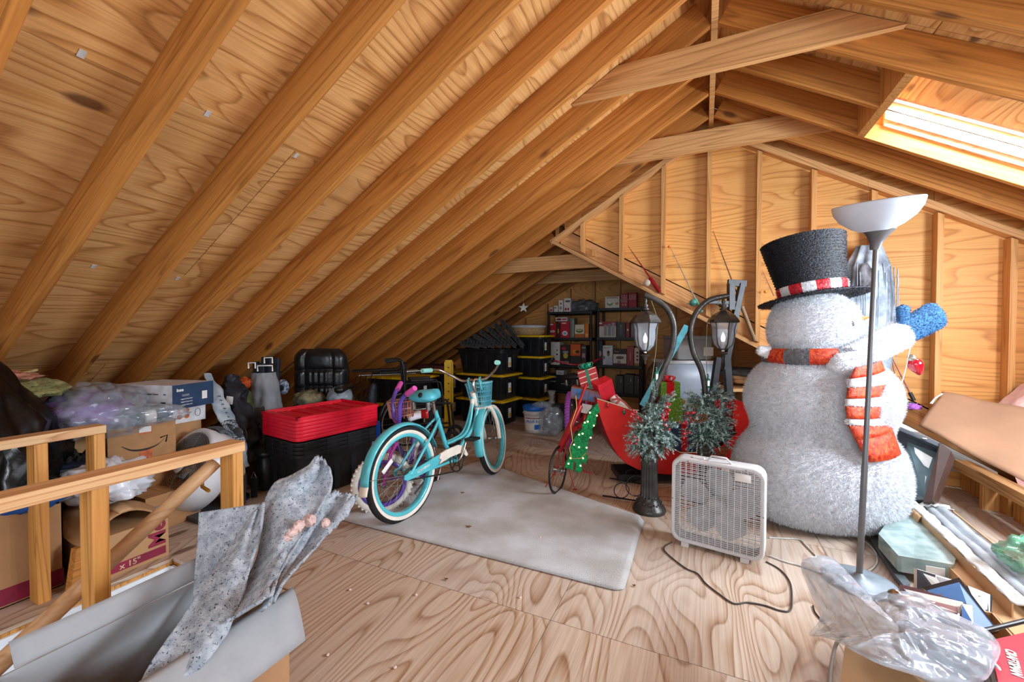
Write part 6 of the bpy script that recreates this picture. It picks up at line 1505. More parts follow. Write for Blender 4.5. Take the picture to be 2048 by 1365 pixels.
def sheet_rows(label, rows, wave=.012, seed=0, nu=34, nv=44, name='carpet_pad', jag=0.0):
    R = [(aD(a, b, c), aD(d, e, f)) for a, b, c, d, e, f in rows]; Lp = bez([r[0] for r in R], 8); Rp = bez([r[1] for r in R], 8); n = len(Lp)-1
    def F(u, v):
        i = v*n; k = min(n-1, int(i)); t = i-k; a = Lp[k].lerp(Lp[k+1], t); b = Rp[k].lerp(Rp[k+1], t); p = a.lerp(b, u)
        d = (CAM-p).normalized(); p = p+d*wave*(math.sin(u*7+v*4+seed)+.6*fbm((u*3, v*3, seed), 2))
        if jag: e = max(0, v-.9)*10; e2 = max(0, abs(u-.5)-.44)*16; p = p+Vector((0, 0, 1))*jag*fbm((u*11, v*9, seed), 3)*max(e, e2*.5)
        return p
    g = MB(); g.grid(F, nu, nv); o = g.build(name, FELT, solid=.009); return tag(o, label, 'carpet pad', 'grey felt pads in the open carton')
sheet_rows('flat straight-edged sheet of flecked grey carpet pad, the leftmost in the carton', [(375, 1290, 1.20, 440, 1300, 1.20), (385, 1215, 1.29, 470, 1220, 1.28), (392, 1130, 1.38, 490, 1120, 1.37), (397, 1075, 1.43, 505, 1065, 1.43), (399, 1026, 1.47, 522, 1008, 1.49)], .003, 1)
sheet_rows('brownish grey folded strip of carpet pad running down into the carton front', [(265, 1400, .96, 400, 1340, 1.04), (300, 1330, 1.03, 450, 1275, 1.10), (365, 1235, 1.13, 475, 1220, 1.15), (395, 1190, 1.19, 490, 1180, 1.20), (430, 1140, 1.26, 505, 1120, 1.27), (468, 1085, 1.34, 520, 1070, 1.34), (505, 1030, 1.41, 528, 1005, 1.43)], .012, 2, jag=.01)
sheet_rows('tall torn sheet of pale grey carpet pad standing highest in the carton', [(455, 1245, 1.11, 545, 1190, 1.14), (480, 1205, 1.18, 560, 1150, 1.22), (500, 1150, 1.28, 590, 1095, 1.34), (520, 1090, 1.36, 620, 1050, 1.42), (524, 1035, 1.44, 645, 1010, 1.50), (545, 975, 1.52, 662, 978, 1.56), (612, 938, 1.58, 662, 945, 1.60), (632, 914, 1.62, 650, 925, 1.62)], .022, 3, jag=.035)
sheet_rows('torn piece of carpet pad fanning out to the right with pink fluff on it', [(520, 1225, 1.14, 548, 1205, 1.15), (545, 1180, 1.21, 575, 1155, 1.22), (575, 1110, 1.36, 620, 1110, 1.36), (605, 1050, 1.46, 655, 1070, 1.46), (640, 1000, 1.56, 690, 1035, 1.54), (672, 985, 1.62, 714, 996, 1.62)], .018, 5, jag=.03)
PNK = pm('pink_fluff', '#e9c9c2', .95, bump=1, bscale=60)
for px, py, r_, d, w_ in ((598, 1052, .016, 1.38, 'rightmost of the clumps in a row'), (585, 1065, .013, 1.36, 'middle of the row'), (577, 1074, .013, 1.36, 'lowest of the row'), (620, 1042, .018, 1.44, 'topmost and largest'), (651, 1046, .013, 1.45, 'near the right edge of the felt')):
    o = blob('insulation_tuft', (0, 0, 0), (r_, r_, r_), PNK, px*.1, .5, 3, seg=20, flat=2); o.location = aD(px, py, d-.03); tag(o, 'tuft of pink insulation on the grey carpet pad, ' + w_, 'insulation tuft')

# cardboard boxes along the stair opening
BRN = pm('moving_carton', '#b48a60', .85, var=.06, scale=4, bump=.12, bscale=40); MRN = pm('maroon_print', '#8a1f3c', .6)
TAPE = pm('parcel_tape', '#c9a377', .3, coat=.4)
ba = thing('moving_box', 'cardboard moving box with a maroon band and large maroon letters beside the stair opening', 'moving box', (-2.66, .95, 0))
wp = lambda n, a, b, m, par=None, bv=0.0: MB().box(a, b).build(n, m, par or ba, world=True, bevel=bv)
wp('carton', (-3.08, .93, 0), (-2.655, 1.25, .215), BRN, bv=.003)
wp('maroon_band', (-2.6552, .935, .02), (-2.654, 1.235, .062), MRN)
txt('lettering', 'Me', .105, MRN, ba, wmat(ba).inverted() @ T(-2.6535, 1.20, .138) @ rotM('Z', PI/2) @ rotM('X', PI/2) @ rotM('Z', PI/2), bold=.003)
txt('lettering', 'x 15"', .04, pm('tan_ink', '#c9a78a', .6), ba, wmat(ba).inverted() @ T(-2.6530, 1.08, .04) @ rotM('Z', PI/2) @ rotM('X', PI/2), bold=.0008)
g = MB(); g.grid(lambda u, v: Vector((-3.05+.40*u, .90+.36*v, .216+.12*math.sin(PI*v)*(1-.3*u)+.015*math.sin(u*6+v*5))), 16, 12); g.build('bulging_flap', BRN, ba, world=True, solid=.005)
g = MB(); g.grid(lambda u, v: Vector((-3.05+.40*u, 1.04+.06*v, .221+.12*math.sin(PI*(.39+.17*v))*(1-.3*u)+.015*math.sin(u*6+(.39+.17*v)*5))), 16, 4); g.build('tape_strip', TAPE, ba, world=True, solid=.002)
bb2 = thing('moving_box', 'open cardboard moving box behind the railing posts with a maroon base band', 'moving box', (-2.76, .7, 0))
g = MB(); x0, x1, y0, y1, H_ = -3.14, -2.80, .50, .885, .40
for a, b in (((x0, y0, 0), (x0+.005, y1, H_)), ((x1-.005, y0, 0), (x1, y1, H_)), ((x0, y0, 0), (x1, y0+.005, H_)), ((x0, y1-.005, 0), (x1, y1, H_))): MB().box(a, b).build('side', BRN, bb2, world=True)
MB().box((x0, y0, 0), (x1, y1, .005)).build('bottom', BRN, bb2, world=True)
MB().box((x1-.001, y0+.003, .01), (x1+.0008, y1, .085)).build('maroon_band', MRN, bb2, world=True); MB().box((x0+.003, y1-.001, .01), (x1, y1+.0008, .085)).build('maroon_band', MRN, bb2, world=True)
g = MB(); g.grid(lambda u, v: Vector((x1+.002-.0*v, y0+.02+.33*u, H_)) + Vector((-.06*v, 0, .10*v)), 6, 4); g.build('flap', BRN, bb2, world=True, solid=.004)
o = MB().prism([(-.06, -.10), (.05, -.10), (.06, .04), (.03, .10), (-.05, .09)], -.02, .02, 'XZ').build('wood_offcut', W_RAFT, bevel=.004); o.location = (-2.70, .915, .105); o.rotation_euler = (0, math.radians(6), PI/2+.3); o.scale = (.8, .8, 1); tag(o, 'pale knotty wood offcut wedged between the two railing posts', 'wood offcut')
tb = thing('taped_carton', 'small tan carton with printed lettering and a blue tape rectangle behind the moving box', 'carton', (-3.03, 1.44, 0))
wt = lambda n, a, b, m, bv=0.0: MB().box(a, b).build(n, m, tb, world=True, bevel=bv)
wt('carton', (-3.42, 1.31, 0), (-3.03, 1.61, .22), CARD, .003); wt('tape_strip', (-3.40, 1.42, .2195), (-3.029, 1.48, .2215), TAPE); wt('blue_tape', (-3.0302, 1.45, .125), (-3.0285, 1.55, .155), pm('blue_tape', '#2f8fc0', .4))
txt('lettering', 'basics', .055, pm('blue_tape', '#2f8fc0'), tb, wmat(tb).inverted() @ T(-3.0285, 1.40, .14) @ rotM('Z', PI/2) @ rotM('X', PI/2) @ rotM('Z', PI), bold=.001)
# black trash bag, clothing and clear bags
BPL = pm('black_plastic_bag', '#08090b', .32, var=.3, scale=8, coat=.05, bump=.6, bscale=7)
o = blob('trash_bag', (0, 0, .47), (.42, .30, .46), BPL, 21, .22, 2.1, 64, flat=1.01, crease=1.1, pinch=.25); o.location = (-3.38, .73, .004); tag(o, 'tall glossy black rubbish bag behind the railing at the left edge', 'rubbish bag')
o = blob('trash_bag', (0, 0, .24), (.20, .17, .25), pm('black_cloth', '#2b2421', .8, var=.4, scale=9, bump=.5), 24, .3, 2.4, 44, flat=.95, crease=1.2); o.location = (-3.24, 1.10, .002); tag(o, 'dark brown cloth bundle between the black bag and the smiling carton', 'cloth bundle'); o.name = 'cloth_bundle'
STR = pm('olive_burlap', '#8e8a58', .95, var=.2, scale=30, bump=1, bscale=80)
o = blob('burlap_hat', (0, 0, 0), (.17, .15, .055), STR, 31, .3, 2.4, 44, flat=.8); o.location = (-3.46, .96, .90); tag(o, 'crumpled olive burlap hat lying on the black rubbish bag', 'hat')
o = blob('knit_hat', (0, 0, 0), (.13, .13, .05), pm('dark_cloth', '#3a3336', .9), 33, .2, 2, 30, flat=.8); o.location = (-3.42, .74, .925); tag(o, 'dark fabric cap at the left edge beside the burlap hat', 'cap')
o = blob('orange_cloth', (0, 0, 0), (.20, .11, .035), pm('coral_cloth', '#c98a72', .9, var=.15, bump=.5), 35, .35, 3, 40, flat=.8); o.location = (-3.66, .93, .958); tag(o, 'coral pink cloth folded behind the burlap hat under the rafters', 'cloth')
g = MB(); a = aD(5, 757, 2.45); g.tube(bez([Vector((0, 0, 0)), aD(40, 748, 2.5)-a, aD(76, 740, 2.55)-a], 5), [.018]*10+[.01], 8, sy=.5); o = g.build('straw_strip', pm('straw', '#c9b47a', .8, bump=.6)); o.location = a; tag(o, 'long flat straw strip lying on the coral cloth', 'straw strip')
PURC = pm('lilac_cloth', '#9377b4', .9, var=.3, scale=7, col2='#4d4a63', bump=.4)
pc = aD(180, 830, 2.75); o = blob('purple_clothing', (0, 0, 0), (.24, .20, .13), PURC, 41, .25, 2, 40, flat=.8); o.location = (-3.40, 1.19, .72); tag(o, 'purple and blue clothing packed in a clear bag beside the black rubbish bag', 'clothing')
o = blob('clear_bag', (0, 0, 0), (.32, .23, .15), FILM, 43, .22, 1.5, 60, flat=.85, crease=1.6); o.location = (-3.42, 1.22, .725); tag(o, 'shiny clear plastic bag wrapped round the purple clothing under the rafters', 'plastic bag')
sup2 = MB().rbox((-.22, -.2, 0), (.22, .2, .585), .02, 2).build('support_carton', CARD); sup2.location = (-3.66, 1.22, 0); sup2.name = 'carton'; tag(sup2, 'tall carton hidden behind the rails under the clear bag of purple clothing', 'carton')
# raffia
rnd = random.Random(5); g = MB(); c = aD(208, 828, 2.5)
for i in range(34):
    a = rnd.uniform(-1, 1); b = rnd.uniform(-.5, 1); g.tube(bez([Vector((0, 0, 0)), Vector((a*.03, rnd.uniform(-.03, .03), b*.03)), Vector((a*.07, rnd.uniform(-.05, .05), b*.05-.02))], 4), .0016, 4)
o = g.build('raffia', pm('raffia_straw', '#c2a468', .8)); o.location = c; tag(o, 'tangle of pale raffia strands at the left corner of the smiling carton', 'raffia')
# smiling carton
Pa, Pb = aD(215, 932, 2.52), aD(350, 928, 2.78); aa = math.atan2(Pb.y-Pa.y, Pb.x-Pa.x); wd = (Pb-Pa).length; ztop = aD(282, 848, 2.62).z
am = thing('delivery_carton', 'brown delivery carton with a printed black smile arrow and orange tape', 'carton', (Pa.x, Pa.y, 0), aa)
MB().box((0, 0, .0), (wd, .34, ztop)).build('carton', CARD, am, bevel=.004)
INK = pm('black_ink', '#2a2522', .6); zc = aD(282, 893, 2.62).z
P = bez([(wd*.19, -.002, zc+.012), (wd*.33, -.002, zc-.022), (wd*.52, -.002, zc-.030), (wd*.70, -.002, zc-.014), (wd*.82, -.002, zc+.022)], 8)
g = MB(); rg = []
for i, p in enumerate(P):
    t = i/(len(P)-1); h_ = .003+.010*math.sin(PI*min(1, t*1.15))*(1 if t < .87 else .8); rg.append([Vector((p.x, -.0015, p.z-h_/2)), Vector((p.x, -.0015, p.z+h_/2))])
g.rings(rg, closed=False, smooth=False); g.tube([(wd*.755, -.001, zc+.030), (wd*.865, -.001, zc+.040), (wd*.84, -.001, zc-.002)], .0045, 5); g.build('smile_print', INK, am, solid=.001)
ORT = pm('orange_tape', '#cf6a3c', .4, var=.2, scale=40)
for z0, z1 in ((ztop-.072, ztop+.0), (.34, zc-.034)): MB().box((wd*.44, -.0014, z0), (wd*.63, .0003, z1)).build('orange_tape', ORT, am)
MB().box((wd*.44, -.0024, ztop-.062), (wd*.62, -.001, ztop-.026)).build('shipping_label', WHITEP, am); MB().box((wd*.50, -.0026, ztop-.024), (wd*.57, -.001, ztop)).build('navy_mark', pm('navy_ink', '#26304a', .5), am)
# roll in clear bag on top
rr = thing('fabric_roll', 'dark teal fabric roll with a white band in a clear bag on the smiling carton', 'fabric roll', aD(292, 829, 2.62), aa)
R_ = .040; MB().tube([(-.11, 0, 0), (.06, 0, 0)], R_, 18).build('roll', pm('dark_teal_cloth', '#12343b', .8, var=.2), rr); MB().tube([(-.012, 0, 0), (.045, 0, 0)], R_*1.02, 18).build('white_band', WHITEP, rr)
rr.location.z = ztop+.044
MB().tube([(.06, 0, 0), (.13, 0, .012)], [R_, R_*.55], 16).build('navy_end', pm('navy_cloth', '#1d2740', .8), rr)
o = blob('patterned_cushion', (0, 0, 0), (.075, .06, .045), pm('floral', '#a08a72', .9, scale=16, col2='#b5523c'), 45, .15, 2, 26, flat=.9); o.location = aD(244, 832, 2.66); o.location.z = ztop+.046; tag(o, 'floral patterned cloth bundle at the left end of the clear bag with the teal roll', 'cloth')
o = blob('clear_bag', (0, 0, 0), (.20, .085, .062), FILM, 47, .22, 1.8, 60, flat=.85, crease=1.4); o.location = aD(290, 829, 2.60); o.location.z = ztop+.055; o.rotation_euler = (0, 0, aa); tag(o, 'thin crinkled clear bag around the teal roll on the smiling carton', 'plastic bag')
# white plastic sack, blue cloth and small dark box below
WBG = pm('white_film_bag', '#dfe2ea', .35, var=.08, scale=10, coat=.3)
o = blob('white_sack', (0, 0, 0), (.20, .16, .10), WBG, 51, .28, 2.6, 50, flat=.8, crease=1.1); o.location = (-2.93, 1.10, .415); tag(o, 'crumpled white plastic sack on top of the lettered moving box', 'plastic sack')
o = blob('blue_cloth', (0, 0, 0), (.08, .11, .04), pm('royal_blue_cloth', '#24539a', .8, var=.15, bump=.4), 53, .25, 2.5, 30, flat=.8); o.location = (-2.84, .80, .43); tag(o, 'royal blue cloth draped over the open moving box behind the rail', 'cloth')
o = blob('grey_film', (0, 0, 0), (.09, .10, .05), FILM, 54, .3, 3, 30, flat=.8); o.location = (-2.90, .90, .43); tag(o, 'clear plastic film crumpled beside the royal blue cloth', 'plastic film')
sb_ = aD(163, 932, 2.30); t = thing('small_box', 'small navy and pale blue box propped behind the railing end post', 'box', sb_, YAW+.5)
MB().box((-.07, -.05, -.06), (.07, .05, .02)).build('carton', pm('pale_blue', '#8db3c9', .5), t, bevel=.002); MB().box((-.071, -.051, .0), (.071, .051, .0205)).build('navy_top', pm('navy_ink', '#26304a'), t)
# vacuum box on the white pan box
Va, Vb, Vc = aD(264, 816, 2.88), aD(345, 822, 2.72), aD(427, 812, 3.02); vz = Vb.z; vt = aD(345, 772, 2.72).z
a1 = Vector((Va.x, Va.y)); b1 = Vector((Vb.x, Vb.y)); c1 = Vector((Vc.x, Vc.y))
vb = thing('appliance_carton', 'long white and navy vacuum cleaner carton with lettering near the rafters', 'carton', (Vb.x, Vb.y, vz), 0)
e1, e2 = (a1-b1), (c1-b1); e2n = e2.normalized(); e1n = Vector((-e2n.y, e2n.x)); L1, L2_ = e1.length, e2.length
if e1n.dot(e1) < 0: e1n = -e1n
def VP_(s, t, z, n=0.0, n2=0.0): q = e1n*s+e2n*t; return Vector((q.x, q.y, z))
def vslab(mb, f, u0, u1, z0, z1, off=.001):
    for_ = {'L': (e1n, -e2n), 'R': (e2n, -e1n)}[f]; d, nrm = for_
    P = [Vector((d.x*u+nrm.x*off, d.y*u+nrm.y*off, z)) for u, z in ((u0, z0), (u1, z0), (u1, z1), (u0, z1))]; Q = [p-Vector((nrm.x, nrm.y, 0))*(off+.0002) for p in P]
    mb.add(P+Q, [(0,1,2,3),(7,6,5,4),(0,4,5,1),(1,5,6,2),(2,6,7,3),(3,7,4,0)])
Hv = vt-vz; g = MB(); q = [VP_(0, 0, 0), VP_(L1, 0, 0), VP_(L1, L2_, 0), VP_(0, L2_, 0)]; g.prism([(p.x, p.y) for p in q], 0, Hv, 'XY'); g.build('carton', pm('white_card', '#d9dade', .5), vb, bevel=.003)
g = MB(); vslab(g, 'R', 0, L2_, 0, Hv); nv_ = g.build('navy_face', pm('navy_card', '#27405f', .5), vb)
Mr = Matrix.Identity(4); 
for i in range(3): Mr[i][0] = (e2n.x, e2n.y, 0)[i]; Mr[i][1] = (0, 0, 1)[i]; Mr[i][2] = (-e1n.x, -e1n.y, 0)[i]
Ml = Matrix.Identity(4)
for i in range(3): Ml[i][0] = (-e1n.x, -e1n.y, 0)[i]; Ml[i][1] = (0, 0, 1)[i]; Ml[i][2] = (-e2n.x, -e2n.y, 0)[i]
def onR(u, z): return T(e2n.x*u-e1n.x*.0024, e2n.y*u-e1n.y*.0024, z) @ Mr
def onL(u, z): return T(e1n.x*u-e2n.x*.0024, e1n.y*u-e2n.y*.0024, z) @ Ml
txt('lettering', 'inse', .030, WHITEP, vb, onR(L2_*.17, Hv*.78), bold=.001)
for i in range(3): txt('lettering', '.................', .014, WHITEP, vb, onR(L2_*.30, Hv*(.60-.03*i)))
for i in range(3): txt('lettering', 'support inse.com', .012, WHITEP, vb, onR(L2_*.32, Hv*(.40-.12*i)))
txt('lettering', 'CORDLESS', .018, INK, vb, onL(L1*.66, Hv*.66), bold=.0006); txt('lettering', 'Vacuum Cleaner', .016, INK, vb, onL(L1*.36, Hv*.64)); txt('lettering', 'S10', .012, pm('teal_ink', '#2b8a94'), vb, onL(L1*.13, Hv*.63), bold=.0008)
g = MB(); vslab(g, 'L', L1*.15, L1*.85, Hv*.10, Hv*.2, .0016); vslab(g, 'L', L1*.12, L1*.2, Hv*.05, Hv*.32, .0016); g.build('product_picture', INK, vb)
g = MB(); vslab(g, 'R', L2_*.70, L2_*.83, Hv*.28, Hv*.62, .0018); g.build('white_square', WHITEP, vb)
wb_ = thing('pan_carton', 'white carton with pictures of orange pans under the vacuum carton', 'carton', (0, 0, 0)); p = aD(352, 846, 2.86); q = aD(411, 843, 3.04); an = math.atan2(q.y-p.y, q.x-p.x); wb_.location = (p.x, p.y, 0); wb_.rotation_euler = (0, 0, an); LW = (q-p).length
z0, z1 = p.z-.01, vz-.004
MB().box((-.06, .0, z0), (LW, .28, z1)).build('carton', pm('white_card', '#d9dade'), wb_, bevel=.002)
for i in range(4):
    g = MB(); g.lathe([(.017, 0), (.017, .001)], 16, T(LW*.12+(i % 2)*.045, -.0005, z0+.045+(i//2)*.04) @ rotM('X', PI/2)); g.build('pan_picture', pm('orange_pan', '#c86a2c', .5, scale=60), wb_)
g = MB(); g.tube([(LW*.72+.018*math.cos(t*.5), -.001, z0+.06+.028*math.sin(t*.5)) for t in range(13)], .0015, 4, True); g.build('oval_seal', INK, wb_)
MB().box((-.03, .02, 0), (LW-.02, .27, z0-.001)).build('carton_below', CARD, wb_)
# drum fan
dfc = aD(392, 925, 2.80); df = thing('drum_fan', 'large white drum fan with a chrome grille, tilted toward the smiling carton', 'fan', (dfc.x, dfc.y, 0), 0)
nrm = Vector((.10, -1, .22)).normalized(); nrm = (CAM-dfc).normalized()*.75+CR*-.75+Vector((0, 0, .2)); nrm.normalize()
Md = nrm.to_track_quat('Z', 'Y').to_matrix().to_4x4(); Md = T(0, 0, .295) @ Md
DW = pm('drum_white', '#d9dde2', .3, var=.03, coat=.3)
g = MB(); g.lathe([(.225, .085), (.245, .095), (.262, .08), (.268, .0), (.262, -.08), (.245, -.095), (.225, -.085), (.225, .085)], 48, Md, caps=False); g.build('drum', DW, df)
g = MB()
for k in range(13): g.tube([Md @ Vector(((.035+.0158*k)*math.cos(2*PI*i/40), (.035+.0158*k)*math.sin(2*PI*i/40), .105-.001*k)) for i in range(40)], .0022, 5, True)
for k in range(8): a = 2*PI*k/8; g.tube([Md @ Vector((0, 0, .100)), Md @ Vector((.24*math.cos(a), .24*math.sin(a), .088))], .003, 5)
g.build('grille', STEEL, df)
MB().lathe([(.05, .108), (.045, .116), (0, .118)], 24, Md).build('grille_badge', DW, df)
g = MB()
for k in range(3):
    a = 2*PI*k/3+.4; rg = []
    for t in range(7):
        r_ = .03+.03*t; q_ = .09*math.sin(PI*min(1, t/6*.7+.2)); rg.append([Md @ Vector((r_*math.cos(a)-s*q_*math.sin(a), r_*math.sin(a)+s*q_*math.cos(a), .02+s*.03)) for s in (-1, -.3, .3, 1)])
    g.rings(rg, closed=False)
g.build('blades', pm('fan_grey_blade', '#6d747c', .4), df)
g = MB(); g.tube([Md @ Vector((.268*math.sin(t), .268*math.cos(t)*1.0, 0))+Vector((0, 0, .022)) for t in (-.35, -.2, 0, .2, .35)], .022, 10, sy=.6); g.build('handle', pm('slate_plastic', '#4c545c', .45), df)
g = MB(); g.box((-.24, -.10, .0), (.24, .16, .03)); g.prism([(.18, .0), (.27, .0), (.27, .24), (.22, .30), (.18, .26)], -.05, .08, 'XZ', rotM('Z', YAW+.3)); g.build('stand', pm('slate_plastic', '#4c545c'), df)
# small wire fan
wf_ = aD(462, 872, 3.0); wf = thing('wire_fan', 'small black wire-cage fan between the drum fan and the dark garments', 'fan', (wf_.x, wf_.y, wf_.z), YAW)
g = MB()
for k in range(30): a = 2*PI*k/30; g.tube([(.115*math.sin(t)*math.cos(a), -.06*math.cos(t), .115*math.sin(t)*math.sin(a)) for t in [PI*i/10 for i in range(11)]], .0016, 4)
for r_, y in ((.115, 0), (.09, -.035), (.05, -.053), (.09, .035)): g.tube([(r_*math.cos(2*PI*i/30), y, r_*math.sin(2*PI*i/30)) for i in range(30)], .0022, 4, True)
g.build('cage', BLACKP, wf)
g = MB(); g.ball((0, 0, 0), (.03, .03, .03), 12)
for k in range(4): g.ball((.055*math.cos(k*PI/2+.4), 0, .055*math.sin(k*PI/2+.4)), (.04, .006, .04), 10)
g.build('rotor', pm('smoke_plastic', '#4a4d50', .4), wf)
g = MB(); g.tube([(0, .02, -.10), (0, .03, -wf_.z+.02)], .014, 8); g.lathe([(.11, -wf_.z+.001), (.11, -wf_.z+.02), (.03, -wf_.z+.03)], 24); g.build('stand', BLACKP, wf)
# dark garments, long striped bag, orange mesh
NVY = pm('navy_nylon', '#1c212c', .55, var=.3, scale=8, bump=.3)
def long_bag(label, name, cat, pts, rad, m, sy=.6, seed=0, amp=.2, cr=.045):
    P = [aD(*p) for p in pts]; c = P[0]; g = MB(); B_ = bez([p-c for p in P], 10); n = len(B_)
    R2 = [rad[min(len(rad)-1, int(i/n*len(rad)))]*(1+amp*nz(i*.35, seed)) for i in range(n)]; g.tube(B_, R2, 22, sy=sy)
    for i, v in enumerate(g.v): g.v[i] = v*(1)+Vector((1, 1, 0))*cr*fbm(v*14+Vector((seed, 0, 0)), 3)
    o = g.build(name, m); o.location = c; return tag(o, label, cat)
o = long_bag('dark navy nylon garment bag standing beside the long striped pouch', 'nylon_bag', 'bag', [(500, 925, 3.15), (490, 860, 3.2), (468, 790, 3.3), (462, 752, 3.35)], [.05, .07, .08, .07, .05], NVY, .7, 2)
o = MB().box((-.025, -.002, -.03), (.025, .002, .03)).build('care_label', WHITEP); o.location = aD(459, 801, 3.20); o.rotation_euler = (0, math.radians(8), YAW); tag(o, 'white care label on the navy nylon bag', 'label'); lb_p = bpy.data.objects['nylon_bag']; o.location = o.location-lb_p.location; o.parent = lb_p
for k in ('label', 'category'): del o[k]
SB = pm('striped_film', '#b9c6cf', .35, var=.25, scale=9, coat=.4, col2='#7f96a6')
o = long_bag('long pale blue and white striped plastic pouch leaning beside the vacuum carton', 'striped_pouch', 'pouch', [(492, 935, 2.95), (470, 875, 3.0), (440, 810, 3.08), (415, 748, 3.2)], [.03, .05, .055, .06, .055, .03], SB, .3, 4, .08, .010)
g = MB()
for i in range(12):
    t = .25+.045*i; p = o.location; a = aD(492, 935, 2.93).lerp(aD(415, 748, 3.17), t); g.cbox(a-p+(CAM-a).normalized()*.022+CR*.02, (.030, .003, .007), None)
g.build('printed_lines', pm('barcode_ink', '#5a6874', .5), o)
o = blob('orange_mesh', (0, 0, 0), (.07, .06, .05), pm('orange_mesh_cloth', '#c4541c', .8, bump=.8), 61, .35, 3, 26, flat=1); o.location = aD(488, 768, 3.65); tag(o, 'bright orange cloth bunched behind the navy bag', 'cloth')
o = blob('camouflage_bundle', (0, 0, 0), (.06, .06, .16), pm('camo_green', '#5d6a34', .9, scale=16, col2='#2c2a1e'), 63, .3, 3, 26, flat=1); o.location = aD(490, 818, 3.5); tag(o, 'narrow green patterned bundle between the navy bag and the grey chair bag', 'cloth bundle')
o = blob('dark_bundle', (0, 0, .28), (.22, .17, .30), pm('black_cloth', '#2b2421'), 65, .25, 2, 40, flat=.93); o.location = aD(470, 700, 3.62); o.location.z = .0; tag(o, 'dark cloth heap on the floor under the eaves behind the wire fan', 'cloth heap')
# grey camp chair bag
cp_ = aD(533, 860, 3.72); cbg = thing('camp_chair_bag', 'tall grey fabric bag with navy folded camp chairs sticking out of its top', 'chair bag', (cp_.x, cp_.y, 0), YAW)
GB = pm('grey_nylon', '#83858a', .6, var=.14, scale=6, bump=.4, bscale=14)
def cb_f(u, v):
    a = 2*PI*u; P = [.13, .135, .13, .125, .135, .14, .13, .125, .125, .10]; i = v*9; k = min(8, int(i)); r_ = P[k]+(P[k+1]-P[k])*(i-k)
    r_ *= 1+.17*fbm((math.cos(a)*1.8, math.sin(a)*1.8, v*5), 3)+.05*math.sin(a*14)*max(0, v-.86)*6; return Vector((r_*math.cos(a)+.02*math.sin(v*5), r_*.8*math.sin(a), .005+.86*v))
g = MB(); g.grid(cb_f, 48, 50, closeu=True); g.build('bag', GB, cbg)
g = MB(); g.tube([(.05, -.13, .58), (.075, -.13, .40), (.09, -.125, .16)], .016, 6, sy=.3); g.build('black_strap', BLACKP, cbg)
for i, (x, y, zt, m) in enumerate(((-.08, 0, .96, NVY), (-.03, .04, 1.0, NVY), (.03, .0, 1.01, NVY), (.08, .03, .99, NVY), (.0, -.05, .95, NVY))): MB().bar((x, y, .8), (x*1.1, y, zt), .045, .04, (0, 1, 0)).build('chair_frame', m, cbg, bevel=.006)
for x0, x1, z in ((-.11, -.05, .955), (-.03, .10, .93), (.03, .10, 1.0)): MB().tube([(x0, -.07, z-.05), (x0, -.07, z), (x1, -.07, z), (x1, -.07, z-.05)], .007, 6).build('white_piping', WHITEP, cbg)
# office chair
oc = aD(640, 850, 4.15); och = thing('office_chair', 'black leather executive office chair under the rafters behind the red lids', 'office chair', (oc.x, oc.y, 0), YAW+.05)
LEA = pm('black_leather', '#17181a', .34, var=.2, bump=.25, bscale=30, coat=.15)
zo = .0
def cush(name, x0, x1, z0, z1, y, dp, par=och, sx=0.0, m=LEA, n=14):
    g = MB()
    def F(u, v):
        uu, vv = 2*u-1, 2*v-1; b = (1-abs(uu)**2.6)**.5*(1-abs(vv)**4)**.5 if abs(uu) < 1 and abs(vv) < 1 else 0
        return Vector((x0+(x1-x0)*u+sx*v, y-dp*b-.006*math.sin(uu*9)*b, z0+(z1-z0)*v))
    g.grid(F, n*2, n*2); g.grid(lambda u, v: Vector((x0+(x1-x0)*(1-u)+sx*v, y+.004, z0+(z1-z0)*v)), 2, 2); return g.build(name, m, par)
hw = .27; Zt = aD(640, 698, 4.15).z; Zb = .50
g = MB(); out = [(-.20, Zb), (.20, Zb), (.25, Zb+.15), (.265, Zb+.32), (.235, Zt-.10), (.17, Zt-.01), (0, Zt+.005), (-.17, Zt-.01), (-.235, Zt-.10), (-.265, Zt-.25), (-.25, Zb+.15)]
g.prism(out, .03, .10); g.build('back_shell', LEA, och, bevel=.03)
def back_f(u, v):
    hw_ = .262*(1-.30*max(0, (v-.80)/.20)**2.2)*(.86+.14*min(1, v/.25)); uu = 2*u-1; x = uu*hw_; z = Zb+(Zt-Zb)*v
    if abs(uu) < .52: c = abs(uu)/.52; rows = (0, .34, .63, 1.0)
    else: c = abs((abs(uu)-.76)/.24); rows = (0, .30, .62, 1.0)
    for i in range(3):
        if rows[i] <= v <= rows[i+1]: q = 2*(v-rows[i])/(rows[i+1]-rows[i])-1; break
    p = (1-min(1, c)**4)**.5*(1-abs(q)**5)**.5
    edge = (1-abs(uu)**8)*(1-abs(2*v-1)**10)
    wr = .004*math.sin(u*60)*p if (abs(uu) < .5 and v < .63) else 0
    return Vector((x, .03-.04*edge-.040*p*edge-wr, z))
g = MB(); g.grid(back_f, 72, 72); g.build('backrest', LEA, och)
g = MB(); g.rbox((-.25, -.48, .42), (.25, .02, .51), .07, 5); g.build('seat', LEA, och)
for s_ in (-1, 1):
    g = MB(); g.rbox((s_*.31-.045, -.36, .66), (s_*.31+.045, -.02, .72), .035, 4); ar = g.build('armrest', LEA, och)
    MB().tube([(s_*.30, -.30, .66), (s_*.29, -.28, .46), (s_*.2, -.25, .42)], .016, 8).build('arm_support', pm('arm_silver', '#a9acae', .3, .5), ar)
g = MB(); g.tube([(0, -.22, .42), (0, -.22, .10)], .03, 12); g.build('gas_column', BLACKP, och)
